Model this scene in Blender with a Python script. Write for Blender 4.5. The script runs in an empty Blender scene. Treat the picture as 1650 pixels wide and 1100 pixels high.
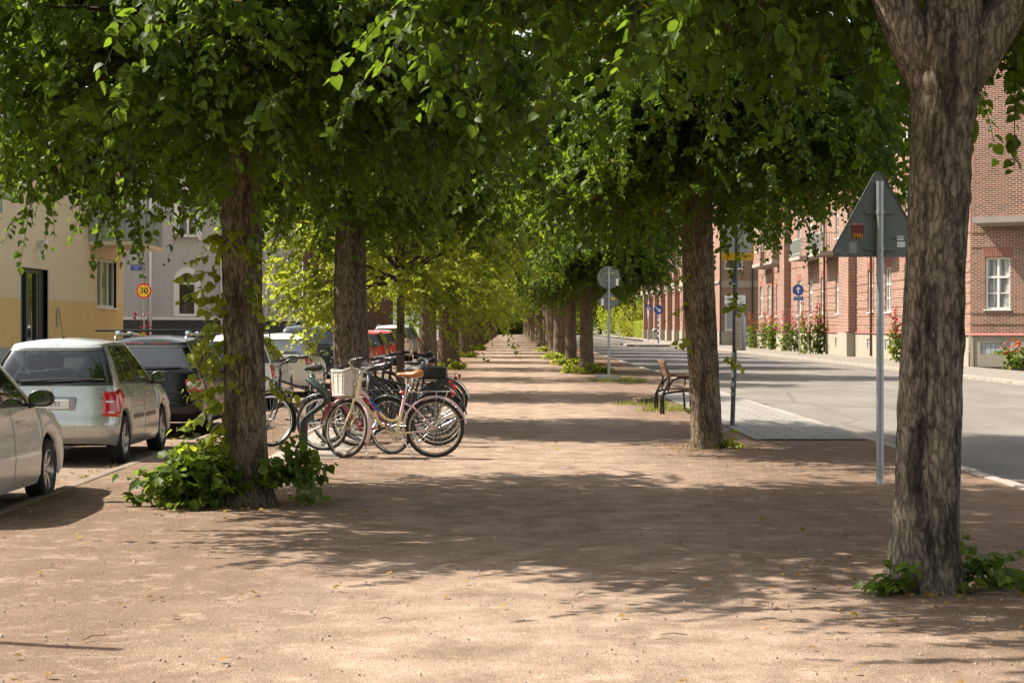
import bpy, bmesh, math, random
import numpy as np
from mathutils import Vector, Matrix, noise as mnoise
R = math.radians
PI = math.pi
sc = bpy.context.scene
COL = sc.collection

# ------------------------------------------------------------------ camera
FPX, HZ, VPX, EYE = 3000.0, 525.0, 822.0, 1.55      # focal length in photo pixels, horizon row, vanishing column, eye height
cam_d = bpy.data.cameras.new('camera')
cam = bpy.data.objects.new('camera', cam_d)
COL.objects.link(cam)
cam.location = (0, 0, EYE)
cam.rotation_euler = (R(90), 0, 0)
cam_d.sensor_width = 36.0
cam_d.lens = FPX / 1650.0 * 36.0
cam_d.shift_x = (825 - VPX) / 1650.0
cam_d.shift_y = (HZ - 550) / 1650.0
cam_d.clip_start = 0.1
cam_d.clip_end = 3000
sc.camera = cam

# ------------------------------------------------------------------ light
SUN_EL = R(50)
SUN_DIR = Vector((-1.0, 0.30, 0)).normalized() * math.cos(SUN_EL) + Vector((0, 0, math.sin(SUN_EL)))
world = bpy.data.worlds.new("World")
sc.world = world
world.use_nodes = True
wnt = world.node_tree
wbg = wnt.nodes['Background']
sky = wnt.nodes.new('ShaderNodeTexSky')
sky.sky_type = 'NISHITA'
sky.sun_disc = False
sky.sun_elevation = SUN_EL
sky.sun_rotation = math.atan2(SUN_DIR.x, SUN_DIR.y)
sky.dust_density = 2.0
sky.air_density = 1.0
hs = wnt.nodes.new('ShaderNodeHueSaturation')      # thin bright cloud takes most of the blue out
hs.inputs['Saturation'].default_value = .20
hs.inputs['Value'].default_value = 1.0
wnt.links.new(sky.outputs[0], hs.inputs['Color'])
wnt.links.new(hs.outputs[0], wbg.inputs[0])
wbg.inputs[1].default_value = 0.125
sun_d = bpy.data.lights.new('sun', 'SUN')
sun_d.energy = 5.0
sun_d.angle = R(0.6)
sun_d.color = (1.0, 0.915, 0.79)
sun = bpy.data.objects.new('sun', sun_d)
COL.objects.link(sun)
sun.rotation_euler = SUN_DIR.to_track_quat('Z', 'Y').to_euler()
sc.view_settings.view_transform = 'Standard'
sc.view_settings.look = 'None'
sc.view_settings.gamma = 1.0
sc.view_settings.exposure = 1.07
cy = sc.cycles
cy.max_bounces = 7
cy.diffuse_bounces = 3
cy.glossy_bounces = 3
cy.transmission_bounces = 4
cy.transparent_max_bounces = 8
cy.caustics_reflective = False
cy.caustics_refractive = False
cy.sample_clamp_indirect = 6.0
cy.use_denoising = True

# ------------------------------------------------------------------ helpers
def tag(o, label=None, cat=None, group=None, kind=None):
    if label: o['label'] = label
    if cat: o['category'] = cat
    if group: o['group'] = group
    if kind: o['kind'] = kind
    return o

def empty(name, loc=(0, 0, 0), rz=0.0, label=None, cat=None, group=None):
    o = bpy.data.objects.new(name, None)
    COL.objects.link(o)
    o.location = loc
    o.rotation_euler = (0, 0, rz)
    o.empty_display_size = 0.1
    return tag(o, label, cat, group)

def copy_tree(o, parent=None):
    c = o.copy()
    COL.objects.link(c)
    if parent is not None: c.parent = parent
    for ch in list(o.children):
        copy_tree(ch, c)
    return c

def gx(u, d): return (u - VPX) * d / FPX
def gz(v, d): return EYE + (HZ - v) * d / FPX

def uv_box(me):
    """metric UVs: along the wall and up, or x/y on flat faces"""
    if not me.polygons: return
    n = len(me.loops)
    lv = np.empty(n, np.int32); me.loops.foreach_get('vertex_index', lv)
    co = np.empty(len(me.vertices) * 3); me.vertices.foreach_get('co', co); co = co.reshape(-1, 3)
    pn = np.empty(len(me.polygons) * 3); me.polygons.foreach_get('normal', pn); pn = pn.reshape(-1, 3)
    lt = np.empty(len(me.polygons), np.int32); me.polygons.foreach_get('loop_total', lt)
    fn = np.repeat(pn, lt, axis=0)
    p = co[lv]
    flat = np.abs(fn[:, 2]) > 0.75
    h = np.hypot(fn[:, 0], fn[:, 1]); h[h < 1e-6] = 1
    u = (-fn[:, 1] * p[:, 0] + fn[:, 0] * p[:, 1]) / h
    v = p[:, 2].copy()
    u[flat] = p[flat, 0]; v[flat] = p[flat, 1]
    uv = me.uv_layers.new(name='UVMap')
    uv.data.foreach_set('uv', np.stack([u, v], 1).ravel())

class MB:
    def __init__(s):
        s.v = []; s.f = []; s.m = []; s.mi = 0
    def add(s, vs, fs):
        b = len(s.v)
        s.v.extend([tuple(p) for p in vs])
        for f in fs:
            s.f.append([b + i for i in f]); s.m.append(s.mi)
        return s
    def box(s, x0, x1, y0, y1, z0, z1, M=None):
        vs = [(x0, y0, z0), (x1, y0, z0), (x1, y1, z0), (x0, y1, z0), (x0, y0, z1), (x1, y0, z1), (x1, y1, z1), (x0, y1, z1)]
        if M is not None: vs = [M @ Vector(p) for p in vs]
        return s.add(vs, [(0, 3, 2, 1), (4, 5, 6, 7), (0, 1, 5, 4), (1, 2, 6, 5), (2, 3, 7, 6), (3, 0, 4, 7)])
    def cbox(s, x0, x1, y0, y1, z0, z1, c=0.01, M=None):
        """box with chamfered vertical and horizontal edges"""
        bm = bmesh.new()
        bmesh.ops.create_cube(bm, size=1)
        for p in bm.verts:
            p.co = Vector((x0 + (p.co.x + .5) * (x1 - x0), y0 + (p.co.y + .5) * (y1 - y0), z0 + (p.co.z + .5) * (z1 - z0)))
        bmesh.ops.bevel(bm, geom=bm.edges[:], offset=c, segments=2, affect='EDGES', profile=0.5)
        return s.frombm(bm, M)
    def frombm(s, bm, M=None):
        bm.verts.index_update()
        vs = [(M @ p.co if M is not None else p.co.copy()) for p in bm.verts]
        fs = [[q.index for q in f.verts] for f in bm.faces]
        bm.free()
        return s.add(vs, fs)
    def quad(s, a, b, c, d): return s.add([a, b, c, d], [(0, 1, 2, 3)])
    def poly(s, pts): return s.add(pts, [tuple(range(len(pts)))])
    def tube(s, pts, r, n=8, cap=True, closed=False, M=None):
        pts = [Vector(p) for p in pts]
        k = len(pts)
        rs = r if isinstance(r, (list, tuple)) else [r] * k
        vs = []; fs = []
        up = None
        for i, p in enumerate(pts):
            if closed: t = pts[(i + 1) % k] - pts[i - 1]
            else: t = pts[min(i + 1, k - 1)] - pts[max(i - 1, 0)]
            t = t.normalized() if t.length > 1e-9 else Vector((0, 0, 1))
            if up is None:
                up = Vector((0, 0, 1)) if abs(t.z) < 0.9 else Vector((1, 0, 0))
            a = (up - t * up.dot(t))
            a = a.normalized() if a.length > 1e-6 else t.orthogonal().normalized()
            up = a
            b = t.cross(a)
            for j in range(n):
                th = 2 * PI * j / n
                vs.append(p + (a * math.cos(th) + b * math.sin(th)) * rs[i])
        for i in range(k if closed else k - 1):
            i2 = (i + 1) % k
            for j in range(n):
                j2 = (j + 1) % n
                fs.append((i * n + j, i * n + j2, i2 * n + j2, i2 * n + j))
        if cap and not closed:
            fs.append(tuple(range(n))[::-1]); fs.append(tuple((k - 1) * n + j for j in range(n)))
        if M is not None: vs = [M @ p for p in vs]
        return s.add(vs, fs)
    def lathe(s, prof, n=24, axis='z', M=None, closed=False):
        """prof: (radius, height) pairs round the axis"""
        vs = []; fs = []
        k = len(prof)
        for (r, h) in prof:
            for j in range(n):
                th = 2 * PI * j / n
                c, q = r * math.cos(th), r * math.sin(th)
                vs.append((c, q, h) if axis == 'z' else ((h, c, q) if axis == 'x' else (c, h, q)))
        for i in range(k if closed else k - 1):
            i2 = (i + 1) % k
            for j in range(n):
                j2 = (j + 1) % n
                fs.append((i * n + j, i * n + j2, i2 * n + j2, i2 * n + j))
        if M is not None: vs = [M @ Vector(p) for p in vs]
        return s.add(vs, fs)
    def prism(s, poly, y0, y1, M=None):
        """outline in x/z, thickness along y"""
        k = len(poly)
        vs = [(p[0], y0, p[1]) for p in poly] + [(p[0], y1, p[1]) for p in poly]
        fs = [tuple(range(k)), tuple(range(2 * k - 1, k - 1, -1))]
        for i in range(k):
            j = (i + 1) % k
            fs.append((i, i + k, j + k, j))
        if M is not None: vs = [M @ Vector(p) for p in vs]
        return s.add(vs, fs)
    def grid(s, rows, close=False):
        n = len(rows[0]); vs = []; fs = []
        for r in rows: vs.extend(r)
        for i in range(len(rows) - 1):
            for j in range(n if close else n - 1):
                j2 = (j + 1) % n
                fs.append((i * n + j, i * n + j2, (i + 1) * n + j2, (i + 1) * n + j))
        return s.add(vs, fs)
    def build(s, name, mat, parent=None, smooth=False, uv=False, loc=None, angle=None, recalc=False):
        me = bpy.data.meshes.new(name)
        me.from_pydata([tuple(p) for p in s.v], [], s.f)
        mats = mat if isinstance(mat, (list, tuple)) else [mat]
        for m in mats: me.materials.append(m)
        if len(mats) > 1: me.polygons.foreach_set('material_index', s.m)
        if recalc:
            bm = bmesh.new(); bm.from_mesh(me)
            bmesh.ops.remove_doubles(bm, verts=bm.verts, dist=1e-5)
            bmesh.ops.recalc_face_normals(bm, faces=bm.faces); bm.to_mesh(me); bm.free()
        me.update()
        if uv: uv_box(me)
        if smooth or angle: me.shade_smooth()
        if angle: me.set_sharp_from_angle(angle=R(angle))
        o = bpy.data.objects.new(name, me)
        COL.objects.link(o)
        if parent is not None: o.parent = parent
        if loc is not None: o.location = loc
        return o

def text_mesh(mb, txt, size, M, align='CENTER', depth=0.0, squeeze=1.0):
    """lettering as faces in its own x/y plane, placed by M"""
    cu = bpy.data.curves.new('lettering', 'FONT')
    cu.body = txt; cu.size = size; cu.align_x = align; cu.align_y = 'CENTER'; cu.extrude = depth; cu.resolution_u = 3
    o = bpy.data.objects.new('lettering', cu)
    COL.objects.link(o)
    dg = bpy.context.evaluated_depsgraph_get()
    me = o.evaluated_get(dg).to_mesh()
    vs = [M @ Vector((p.co.x * squeeze, p.co.y, p.co.z)) for p in me.vertices]
    mb.add(vs, [list(f.vertices) for f in me.polygons])
    o.evaluated_get(dg).to_mesh_clear()
    bpy.data.objects.remove(o)
    bpy.data.curves.remove(cu)

# ------------------------------------------------------------------ materials
class NT:
    def __init__(s, name):
        s.m = bpy.data.materials.new(name); s.m.use_nodes = True
        s.t = s.m.node_tree; s.n = s.t.nodes
        s.p = s.n['Principled BSDF']; s.out = s.n['Material Output']
    def new(s, typ, **kw):
        nd = s.n.new(typ)
        for k, v in kw.items():
            if k in nd.inputs if isinstance(k, str) and k[0].isupper() else False: nd.inputs[k].default_value = v
            else: setattr(nd, k, v)
        return nd
    def l(s, a, b): s.t.links.new(a, b)
    def coord(s, kind='Object'):
        return s.new('ShaderNodeTexCoord').outputs[kind]
    def mapped(s, co, scale=(1, 1, 1), rot=(0, 0, 0), loc=(0, 0, 0)):
        m = s.new('ShaderNodeMapping'); m.inputs['Scale'].default_value = scale; m.inputs['Rotation'].default_value = rot; m.inputs['Location'].default_value = loc
        s.l(co, m.inputs[0]); return m.outputs[0]
    def noise(s, co, scale, detail=4, rough=.55, dist=0.0):
        t = s.new('ShaderNodeTexNoise'); t.inputs['Scale'].default_value = scale; t.inputs['Detail'].default_value = detail
        t.inputs['Roughness'].default_value = rough; t.inputs['Distortion'].default_value = dist
        s.l(co, t.inputs['Vector']); return t.outputs['Fac']
    def voro(s, co, scale, feat='F1', out='Distance', rnd=1.0):
        t = s.new('ShaderNodeTexVoronoi'); t.feature = feat; t.inputs['Scale'].default_value = scale; t.inputs['Randomness'].default_value = rnd
        s.l(co, t.inputs['Vector']); return t.outputs[out]
    def ramp(s, fac, stops, interp='LINEAR'):
        r = s.new('ShaderNodeValToRGB'); cr = r.color_ramp; cr.interpolation = interp
        while len(cr.elements) < len(stops): cr.elements.new(0.5)
        for e, (p, c) in zip(cr.elements, stops):
            e.position = p; e.color = (c, c, c, 1) if isinstance(c, (int, float)) else (*c, 1)
        s.l(fac, r.inputs[0]); return r.outputs[0]
    def mix(s, fac, a, b, mode='MIX'):
        m = s.new('ShaderNodeMix'); m.data_type = 'RGBA'; m.blend_type = mode
        for val, i in ((fac, 0), (a, 6), (b, 7)):
            if hasattr(val, 'is_linked'): s.l(val, m.inputs[i])
            elif i == 0: m.inputs[0].default_value = val
            else: m.inputs[i].default_value = (val, val, val, 1) if isinstance(val, (int, float)) else (*val, 1)
        return m.outputs[2]
    def math(s, op, a, b=0.0):
        m = s.new('ShaderNodeMath'); m.operation = op
        for i, val in enumerate((a, b)):
            if hasattr(val, 'is_linked'): s.l(val, m.inputs[i])
            else: m.inputs[i].default_value = val
        return m.outputs[0]
    def bump(s, h, strength=.3, dist=.01, normal=None):
        b = s.new('ShaderNodeBump'); b.inputs['Strength'].default_value = strength; b.inputs['Distance'].default_value = dist
        s.l(h, b.inputs['Height'])
        if normal is not None: s.l(normal, b.inputs['Normal'])
        return b.outputs[0]
    def set(s, col=None, rough=None, metal=None, normal=None, spec=None, coat=None):
        for val, k in ((col, 'Base Color'), (rough, 'Roughness'), (metal, 'Metallic'), (normal, 'Normal'), (spec, 'Specular IOR Level'), (coat, 'Coat Weight')):
            if val is None: continue
            if hasattr(val, 'is_linked'): s.l(val, s.p.inputs[k])
            elif k == 'Base Color': s.p.inputs[k].default_value = (*val, 1)
            else: s.p.inputs[k].default_value = val
        return s.m

def plain(name, col, rough=.5, metal=0.0, var=.12, scale=6.0, bump=0.0, bscale=60.0, coat=None, spec=None):
    """a one-colour surface with slight mottling and wear"""
    t = NT(name); co = t.coord()
    n = t.noise(co, scale, 5)
    c = t.mix(n, tuple(max(0, x * (1 - var)) for x in col), tuple(min(1, x * (1 + var)) for x in col))
    rr = t.ramp(t.noise(co, scale * 3, 4), [(.3, max(0, rough - .08)), (.7, min(1, rough + .08))])
    nb = t.bump(t.noise(co, bscale, 3), bump, .01) if bump > 0 else None
    return t.set(c, rr, metal, nb, spec, coat)
def gravel_mat(name, light, dark, speck=.5, worn=True, grit=140, litter=.5):
    t = NT(name); co = t.coord()
    big = t.noise(co, .35, 5, .6)
    mid = t.noise(co, 2.2, 6, .65)
    fine = t.noise(co, 38, 5, .75)
    c = t.mix(t.ramp(mid, [(.32, 0.0), (.68, 1.0)]), dark, light)
    if worn:
        sx = t.new('ShaderNodeSeparateXYZ'); t.l(co, sx.inputs[0])
        ax = t.math('ABSOLUTE', t.math('SUBTRACT', sx.outputs[0], .25))
        edge = t.ramp(t.math('ADD', t.math('MULTIPLY', ax, .2), t.math('MULTIPLY', big, .35)), [(.36, 0.0), (.62, 1.0)])
        c = t.mix(t.math('MULTIPLY', edge, .75), c, tuple(x * y for x, y in zip(dark, (.74, .68, .62))))
    if worn:
        trk = t.noise(t.mapped(co, (2.4, .10, 1)), 1.0, 5, .6, .4)
        c = t.mix(.45, c, t.ramp(trk, [(.32, .78), (.55, 1.0), (.72, 1.18)]), 'MULTIPLY')
        pat = t.ramp(t.noise(co, 3.4, 7, .75, .6), [(.53, 0.0), (.63, 1.0)])
        c = t.mix(t.math('MULTIPLY', pat, .42), c, tuple(min(1, x * 1.22) for x in light))
        dmp = t.ramp(t.noise(t.mapped(co, (1, .6, 1), (0, 0, 0), (5, 2, 0)), 1.1, 6, .7, .5), [(.55, 0.0), (.70, 1.0)])
        c = t.mix(t.math('MULTIPLY', dmp, .45), c, tuple(x * .72 for x in dark))
    vc = t.voro(co, grit, 'F1', 'Color')
    sv = t.new('ShaderNodeSeparateXYZ'); t.l(vc, sv.inputs[0])
    peb = t.ramp(sv.outputs[0], [(0.0, .50), (.28, .88), (.72, 1.06), (1.0, 1.5)])
    c = t.mix(speck, c, peb, 'MULTIPLY')
    c = t.mix(.5, c, t.ramp(fine, [(.3, .72), (.7, 1.25)]), 'MULTIPLY')
    # scattered larger stones and dark crumbs
    vc2 = t.voro(co, 34, 'F1', 'Color'); vd2 = t.voro(co, 34, 'F1', 'Distance')
    s2 = t.new('ShaderNodeSeparateXYZ'); t.l(vc2, s2.inputs[0])
    stone = t.math('MULTIPLY', t.math('GREATER_THAN', s2.outputs[0], .90), t.math('LESS_THAN', vd2, .26))
    c = t.mix(t.math('MULTIPLY', stone, .7), c, (.44, .37, .31))
    crumb = t.math('MULTIPLY', t.math('LESS_THAN', s2.outputs[1], .12), t.math('LESS_THAN', vd2, .22))
    c = t.mix(t.math('MULTIPLY', crumb, litter), c, (.07, .045, .03))
    h = t.math('ADD', t.math('MULTIPLY', t.voro(co, grit * .8), .5), t.math('ADD', t.math('MULTIPLY', fine, .9), t.math('MULTIPLY', stone, .5)))
    nb = t.bump(h, .8, .014)
    nb = t.bump(t.noise(co, 3.5, 5, .6), .5, .05, nb)
    return t.set(c, .95, 0, nb, .15)

def asphalt_mat(name, base, var=.25, patch=True):
    t = NT(name); co = t.coord()
    mid = t.noise(t.mapped(co, (1, .25, 1)), .9, 5, .6)
    c = t.mix(t.ramp(mid, [(.3, 0.0), (.7, 1.0)]), tuple(x * (1 - var) for x in base), tuple(x * (1 + var) for x in base))
    c = t.mix(.6, c, t.ramp(t.voro(co, 110, 'F1', 'Distance'), [(0.0, 1.3), (.5, .85)]), 'MULTIPLY')
    st = t.ramp(t.noise(t.mapped(co, (1, .3, 1), (0, 0, 0), (3, 1, 0)), 1.7, 6, .7), [(.56, 0.0), (.70, 1.0)])
    c = t.mix(t.math('MULTIPLY', st, .35), c, tuple(x * .6 for x in base))
    if patch:
        cr = t.voro(t.mapped(co, (1, .35, 1)), .32, 'DISTANCE_TO_EDGE', 'Distance')
        c = t.mix(t.ramp(cr, [(0.0, .55), (.012, 0.0)]), c, tuple(x * .45 for x in base))
    nb = t.bump(t.noise(co, 150, 3, .7), .3, .006)
    return t.set(c, .9, 0, nb, .2)

def slab_mat(name, col, w=.7, h=.35, joint=.012, off=.5):
    t = NT(name); co = t.coord()
    b = t.new('ShaderNodeTexBrick'); t.l(co, b.inputs['Vector'])
    b.offset = off; b.inputs['Scale'].default_value = 1
    b.inputs['Brick Width'].default_value = w; b.inputs['Row Height'].default_value = h; b.inputs['Mortar Size'].default_value = joint
    b.inputs['Color1'].default_value = (*[x * .92 for x in col], 1); b.inputs['Color2'].default_value = (*[x * 1.06 for x in col], 1)
    b.inputs['Mortar'].default_value = (*[x * .35 for x in col], 1)
    c = t.mix(.5, b.outputs[0], t.ramp(t.noise(co, 5, 6, .7), [(.3, .75), (.7, 1.2)]), 'MULTIPLY')
    c = t.mix(.4, c, t.ramp(t.noise(co, 90, 3), [(.3, .8), (.7, 1.15)]), 'MULTIPLY')
    nb = t.bump(t.math('SUBTRACT', 1.0, b.outputs['Fac']), .6, .006)
    return t.set(c, .9, 0, nb, .2)

def brick_mat(name, c1, c2, mortar, w=.25, h=.075, ms=.011):
    t = NT(name); uv = t.coord('UV')
    b = t.new('ShaderNodeTexBrick'); t.l(uv, b.inputs['Vector'])
    b.inputs['Scale'].default_value = 1; b.inputs['Brick Width'].default_value = w; b.inputs['Row Height'].default_value = h
    b.inputs['Mortar Size'].default_value = ms; b.inputs['Mortar Smooth'].default_value = .15; b.inputs['Bias'].default_value = -.1
    b.inputs['Color1'].default_value = (*c1, 1); b.inputs['Color2'].default_value = (*c2, 1); b.inputs['Mortar'].default_value = (*mortar, 1)
    # burnt darker headers here and there
    b2 = t.new('ShaderNodeTexBrick'); t.l(uv, b2.inputs['Vector'])
    b2.inputs['Scale'].default_value = 1; b2.inputs['Brick Width'].default_value = w; b2.inputs['Row Height'].default_value = h
    b2.inputs['Mortar Size'].default_value = 0.0; b2.inputs['Bias'].default_value = -.35
    b2.inputs['Color1'].default_value = (1, 1, 1, 1); b2.inputs['Color2'].default_value = (.36, .33, .36, 1)
    c = t.mix(.8, b.outputs[0], b2.outputs[0], 'MULTIPLY')
    c = t.mix(b.outputs['Fac'], c, mortar)
    c = t.mix(.55, c, t.ramp(t.noise(uv, .5, 6, .65), [(.3, .75), (.7, 1.22)]), 'MULTIPLY')
    c = t.mix(.4, c, t.ramp(t.noise(uv, 45, 3), [(.3, .8), (.7, 1.2)]), 'MULTIPLY')
    nb = t.bump(t.math('SUBTRACT', 1.0, b.outputs['Fac']), .5, .01)
    return t.set(c, .9, 0, nb, .2)

def stucco_mat(name, col, streak=.12):
    t = NT(name); co = t.coord()
    c = t.mix(t.noise(co, .6, 6, .65), tuple(x * (1 - streak) for x in col), tuple(x * (1 + streak * .6) for x in col))
    st = t.noise(t.mapped(co, (5, 5, .35)), 1.0, 5, .6)
    c = t.mix(.5, c, t.ramp(st, [(.3, .86), (.65, 1.05)]), 'MULTIPLY')
    return t.set(c, .92, 0, t.bump(t.noise(co, 60, 4), .25, .008), .15)

def bark_mat(name, lo, hi, lichen=.25, sc_=1.0, stain=.5):
    t = NT(name); co = t.coord()
    wob = t.new('ShaderNodeTexNoise'); wob.inputs['Scale'].default_value = 6; wob.inputs['Detail'].default_value = 4; t.l(co, wob.inputs['Vector'])
    vm = t.new('ShaderNodeVectorMath'); vm.operation = 'MULTIPLY_ADD'; t.l(wob.outputs['Color'], vm.inputs[0]); vm.inputs[1].default_value = (.10, .10, .22); t.l(co, vm.inputs[2])
    st = t.mapped(vm.outputs[0], (sc_, sc_, .22 * sc_))
    crack = t.voro(st, 30, 'DISTANCE_TO_EDGE', 'Distance')
    crk = t.ramp(crack, [(.0, 0.0), (.22, .75), (.4, 1.0)])
    n0 = t.noise(t.mapped(vm.outputs[0], (1, 1, .14)), 20, 5, .65, .8)
    n1 = t.noise(t.mapped(co, (1, 1, .5)), 46, 7, .75, .5)
    ridge = t.math('ADD', t.math('MULTIPLY', crk, .22), t.math('ADD', t.math('MULTIPLY', n0, .62), t.math('MULTIPLY', n1, .45)))
    c = t.mix(t.ramp(ridge, [(.50, 0.0), (.80, 1.0)]), lo, hi)
    c = t.mix(.7, c, t.ramp(t.noise(co, 95, 5, .8), [(.3, .55), (.7, 1.4)]), 'MULTIPLY')
    c = t.mix(.6, c, t.ramp(t.noise(co, 4.5, 6, .7), [(.3, .62), (.7, 1.3)]), 'MULTIPLY')
    if stain: c = t.mix(t.math('MULTIPLY', t.ramp(t.noise(t.mapped(co, (1, 1, .22), (0, 0, 0), (7, 3, 1)), 5.0, 6, .7), [(.50, 0.0), (.60, 1.0)]), stain), c, (.016, .013, .010))
    if lichen: c = t.mix(t.math('MULTIPLY', t.ramp(t.noise(t.mapped(co, (1, 1, .8), (0, 0, 0), (2, 9, 4)), 9, 7, .8), [(.57, 0.0), (.63, 1.0)]), lichen), c, (.30, .29, .23))
    grn = t.ramp(t.noise(t.mapped(co, (1, 1, .4)), 2.1, 4), [(.5, 0.0), (.75, .35)])
    c = t.mix(grn, c, (.085, .085, .035))
    h = t.math('ADD', ridge, t.math('MULTIPLY', t.noise(co, 110, 4, .75), .3))
    return t.set(c, .95, 0, t.bump(h, 1.0, .03), .1)

def leaf_mat(name, dark, light, trans, yellow=.03):
    t = NT(name)
    a = t.new('ShaderNodeAttribute'); a.attribute_name = 'tone'
    f = a.outputs['Fac']
    c = t.ramp(f, [(0.0, dark), (.55, tuple((x + y) / 2 for x, y in zip(dark, light))), (1 - yellow - .02, light), (1 - yellow + .01, (.30, .24, .03))])
    co = t.coord()
    c = t.mix(.35, c, t.ramp(t.noise(co, 30, 2), [(.3, .75), (.7, 1.25)]), 'MULTIPLY')
    t.set(c, .48, 0, None, .2)
    tr = t.new('ShaderNodeBsdfTranslucent')
    t.l(t.mix(.5, t.mix(1.0, c, (3.0, 2.6, 1.2), 'MULTIPLY'), trans), tr.inputs[0])
    mx = t.new('ShaderNodeMixShader'); mx.inputs[0].default_value = .45
    t.l(t.p.outputs[0], mx.inputs[1]); t.l(tr.outputs[0], mx.inputs[2]); t.l(mx.outputs[0], t.out.inputs[0])
    return t.m

def glass_mat(name, tint, refl=1.0, rough=.02):
    """thin tinted pane: see-through with a mirror-like sheen"""
    t = NT(name)
    tr = t.new('ShaderNodeBsdfTransparent'); tr.inputs[0].default_value = (*tint, 1)
    gl = t.new('ShaderNodeBsdfGlossy'); gl.inputs['Roughness'].default_value = rough; gl.inputs[0].default_value = (.95, .97, 1, 1)
    fr = t.new('ShaderNodeFresnel'); fr.inputs[0].default_value = 1.55
    mx = t.new('ShaderNodeMixShader')
    t.l(t.math('MULTIPLY', t.math('ADD', fr.outputs[0], .03), refl), mx.inputs[0])
    t.l(tr.outputs[0], mx.inputs[1]); t.l(gl.outputs[0], mx.inputs[2]); t.l(mx.outputs[0], t.out.inputs[0])
    return t.m

def paint_mat(name, col, metal=0.0, flake=False, rough=.28, dust=1.0):
    t = NT(name); co = t.coord()
    c = t.mix(t.noise(co, 2.5, 4), tuple(x * .95 for x in col), tuple(min(1, x * 1.04) for x in col))
    # road dust, heavier towards the sills
    sx = t.new('ShaderNodeSeparateXYZ'); t.l(co, sx.inputs[0])
    dirt = t.math('MULTIPLY', t.ramp(sx.outputs[2], [(.15, .55 * dust), (.6, .08 * dust)]), t.noise(co, 7, 6, .7))
    c = t.mix(dirt, c, (.22, .18, .14))
    t.set(c, t.ramp(t.noise(co, 9, 4), [(.3, rough - .06), (.7, rough + .08)]), metal, None, .25, .75)
    t.p.inputs['Coat Roughness'].default_value = .06
    return t.m

M = {}
M['gravel'] = gravel_mat('gravel', (.395, .292, .222), (.215, .148, .106))
M['lane'] = gravel_mat('lane_dirt', (.30, .225, .17), (.19, .135, .10), .5, False, 120, .9)
M['road'] = asphalt_mat('asphalt', (.185, .165, .142), .2)
M['dark_asphalt'] = asphalt_mat('fresh_asphalt', (.12, .115, .11), .2)
M['street'] = asphalt_mat('street_asphalt', (.22, .20, .18), .2)
M['pavement'] = slab_mat('pavement_slabs', (.25, .232, .21), .7, .35)
M['far_pavement'] = slab_mat('cobbled_pavement', (.31, .275, .235), .14, .11, .014)
M['kerb'] = plain('kerb_granite', (.29, .25, .215), .9, 0, .25, 5, .4, 50)
M['kerb_worn'] = plain('worn_kerb', (.20, .15, .112), .95, 0, .35, 3, .5, 40)
M['earth'] = plain('earth', (.10, .11, .05), .95, 0, .4, .2)
M['bark'] = bark_mat('bark', (.080, .060, .042), (.34, .275, .195), .35)
M['bark_pale'] = bark_mat('bark_pale', (.085, .070, .053), (.37, .318, .245), .6, 1.0, .75)
M['bark_far'] = bark_mat('bark_smooth', (.075, .055, .038), (.28, .215, .15), .15, 1.0, .25)
M['leaf'] = leaf_mat('lime_leaf', (.022, .045, .006), (.080, .136, .013), (.28, .43, .03))
M['leaf_light'] = leaf_mat('pale_and_sunlit_leaf', (.095, .13, .018), (.21, .25, .032), (.60, .68, .06), .03)  # pale leaf colour, also standing in for sunlight on the crownH row
M['leaf_far'] = leaf_mat('distant_leaf', (.042, .074, .010), (.12, .172, .020), (.34, .48, .035), .02)  # leaf colour lightened to carry the sunlit look of far crowns
M['leaf_bush'] = leaf_mat('sucker_leaf', (.045, .080, .013), (.11, .165, .024), (.30, .42, .04), .02)  # sunlit look of the foot bush put into a lighter leaf colour
M['leaf_purple'] = leaf_mat('copper_leaf', (.03, .018, .018), (.055, .028, .025), (.09, .04, .03), .0)
M['leaf_gold'] = leaf_mat('golden_leaf', (.13, .15, .015), (.23, .23, .03), (.5, .5, .05), .0)
M['twig'] = plain('twig_bark', (.06, .045, .03), .9, 0, .3)
M['grass'] = leaf_mat('grass_blade', (.07, .10, .02), (.16, .18, .05), (.3, .36, .08), .12)
def sheet(name, x0, x1, y0, y1, z, mat, nx=1, ny=1, amp=0.0, kind='structure'):
    mb = MB(); rows = []
    for j in range(ny + 1):
        y = y0 + (y1 - y0) * j / ny
        row = []
        for i in range(nx + 1):
            x = x0 + (x1 - x0) * i / nx
            dz = amp * mnoise.noise(Vector((x * .9, y * .5, 3.1))) + amp * .5 * mnoise.noise(Vector((x * 2.7, y * 2.2, 8.1))) if amp and 0 < i < nx else 0
            row.append((x, y, z + dz))
        rows.append(row)
    mb.grid(rows)
    return tag(mb.build(name, mat, smooth=True), kind=kind)

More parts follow.
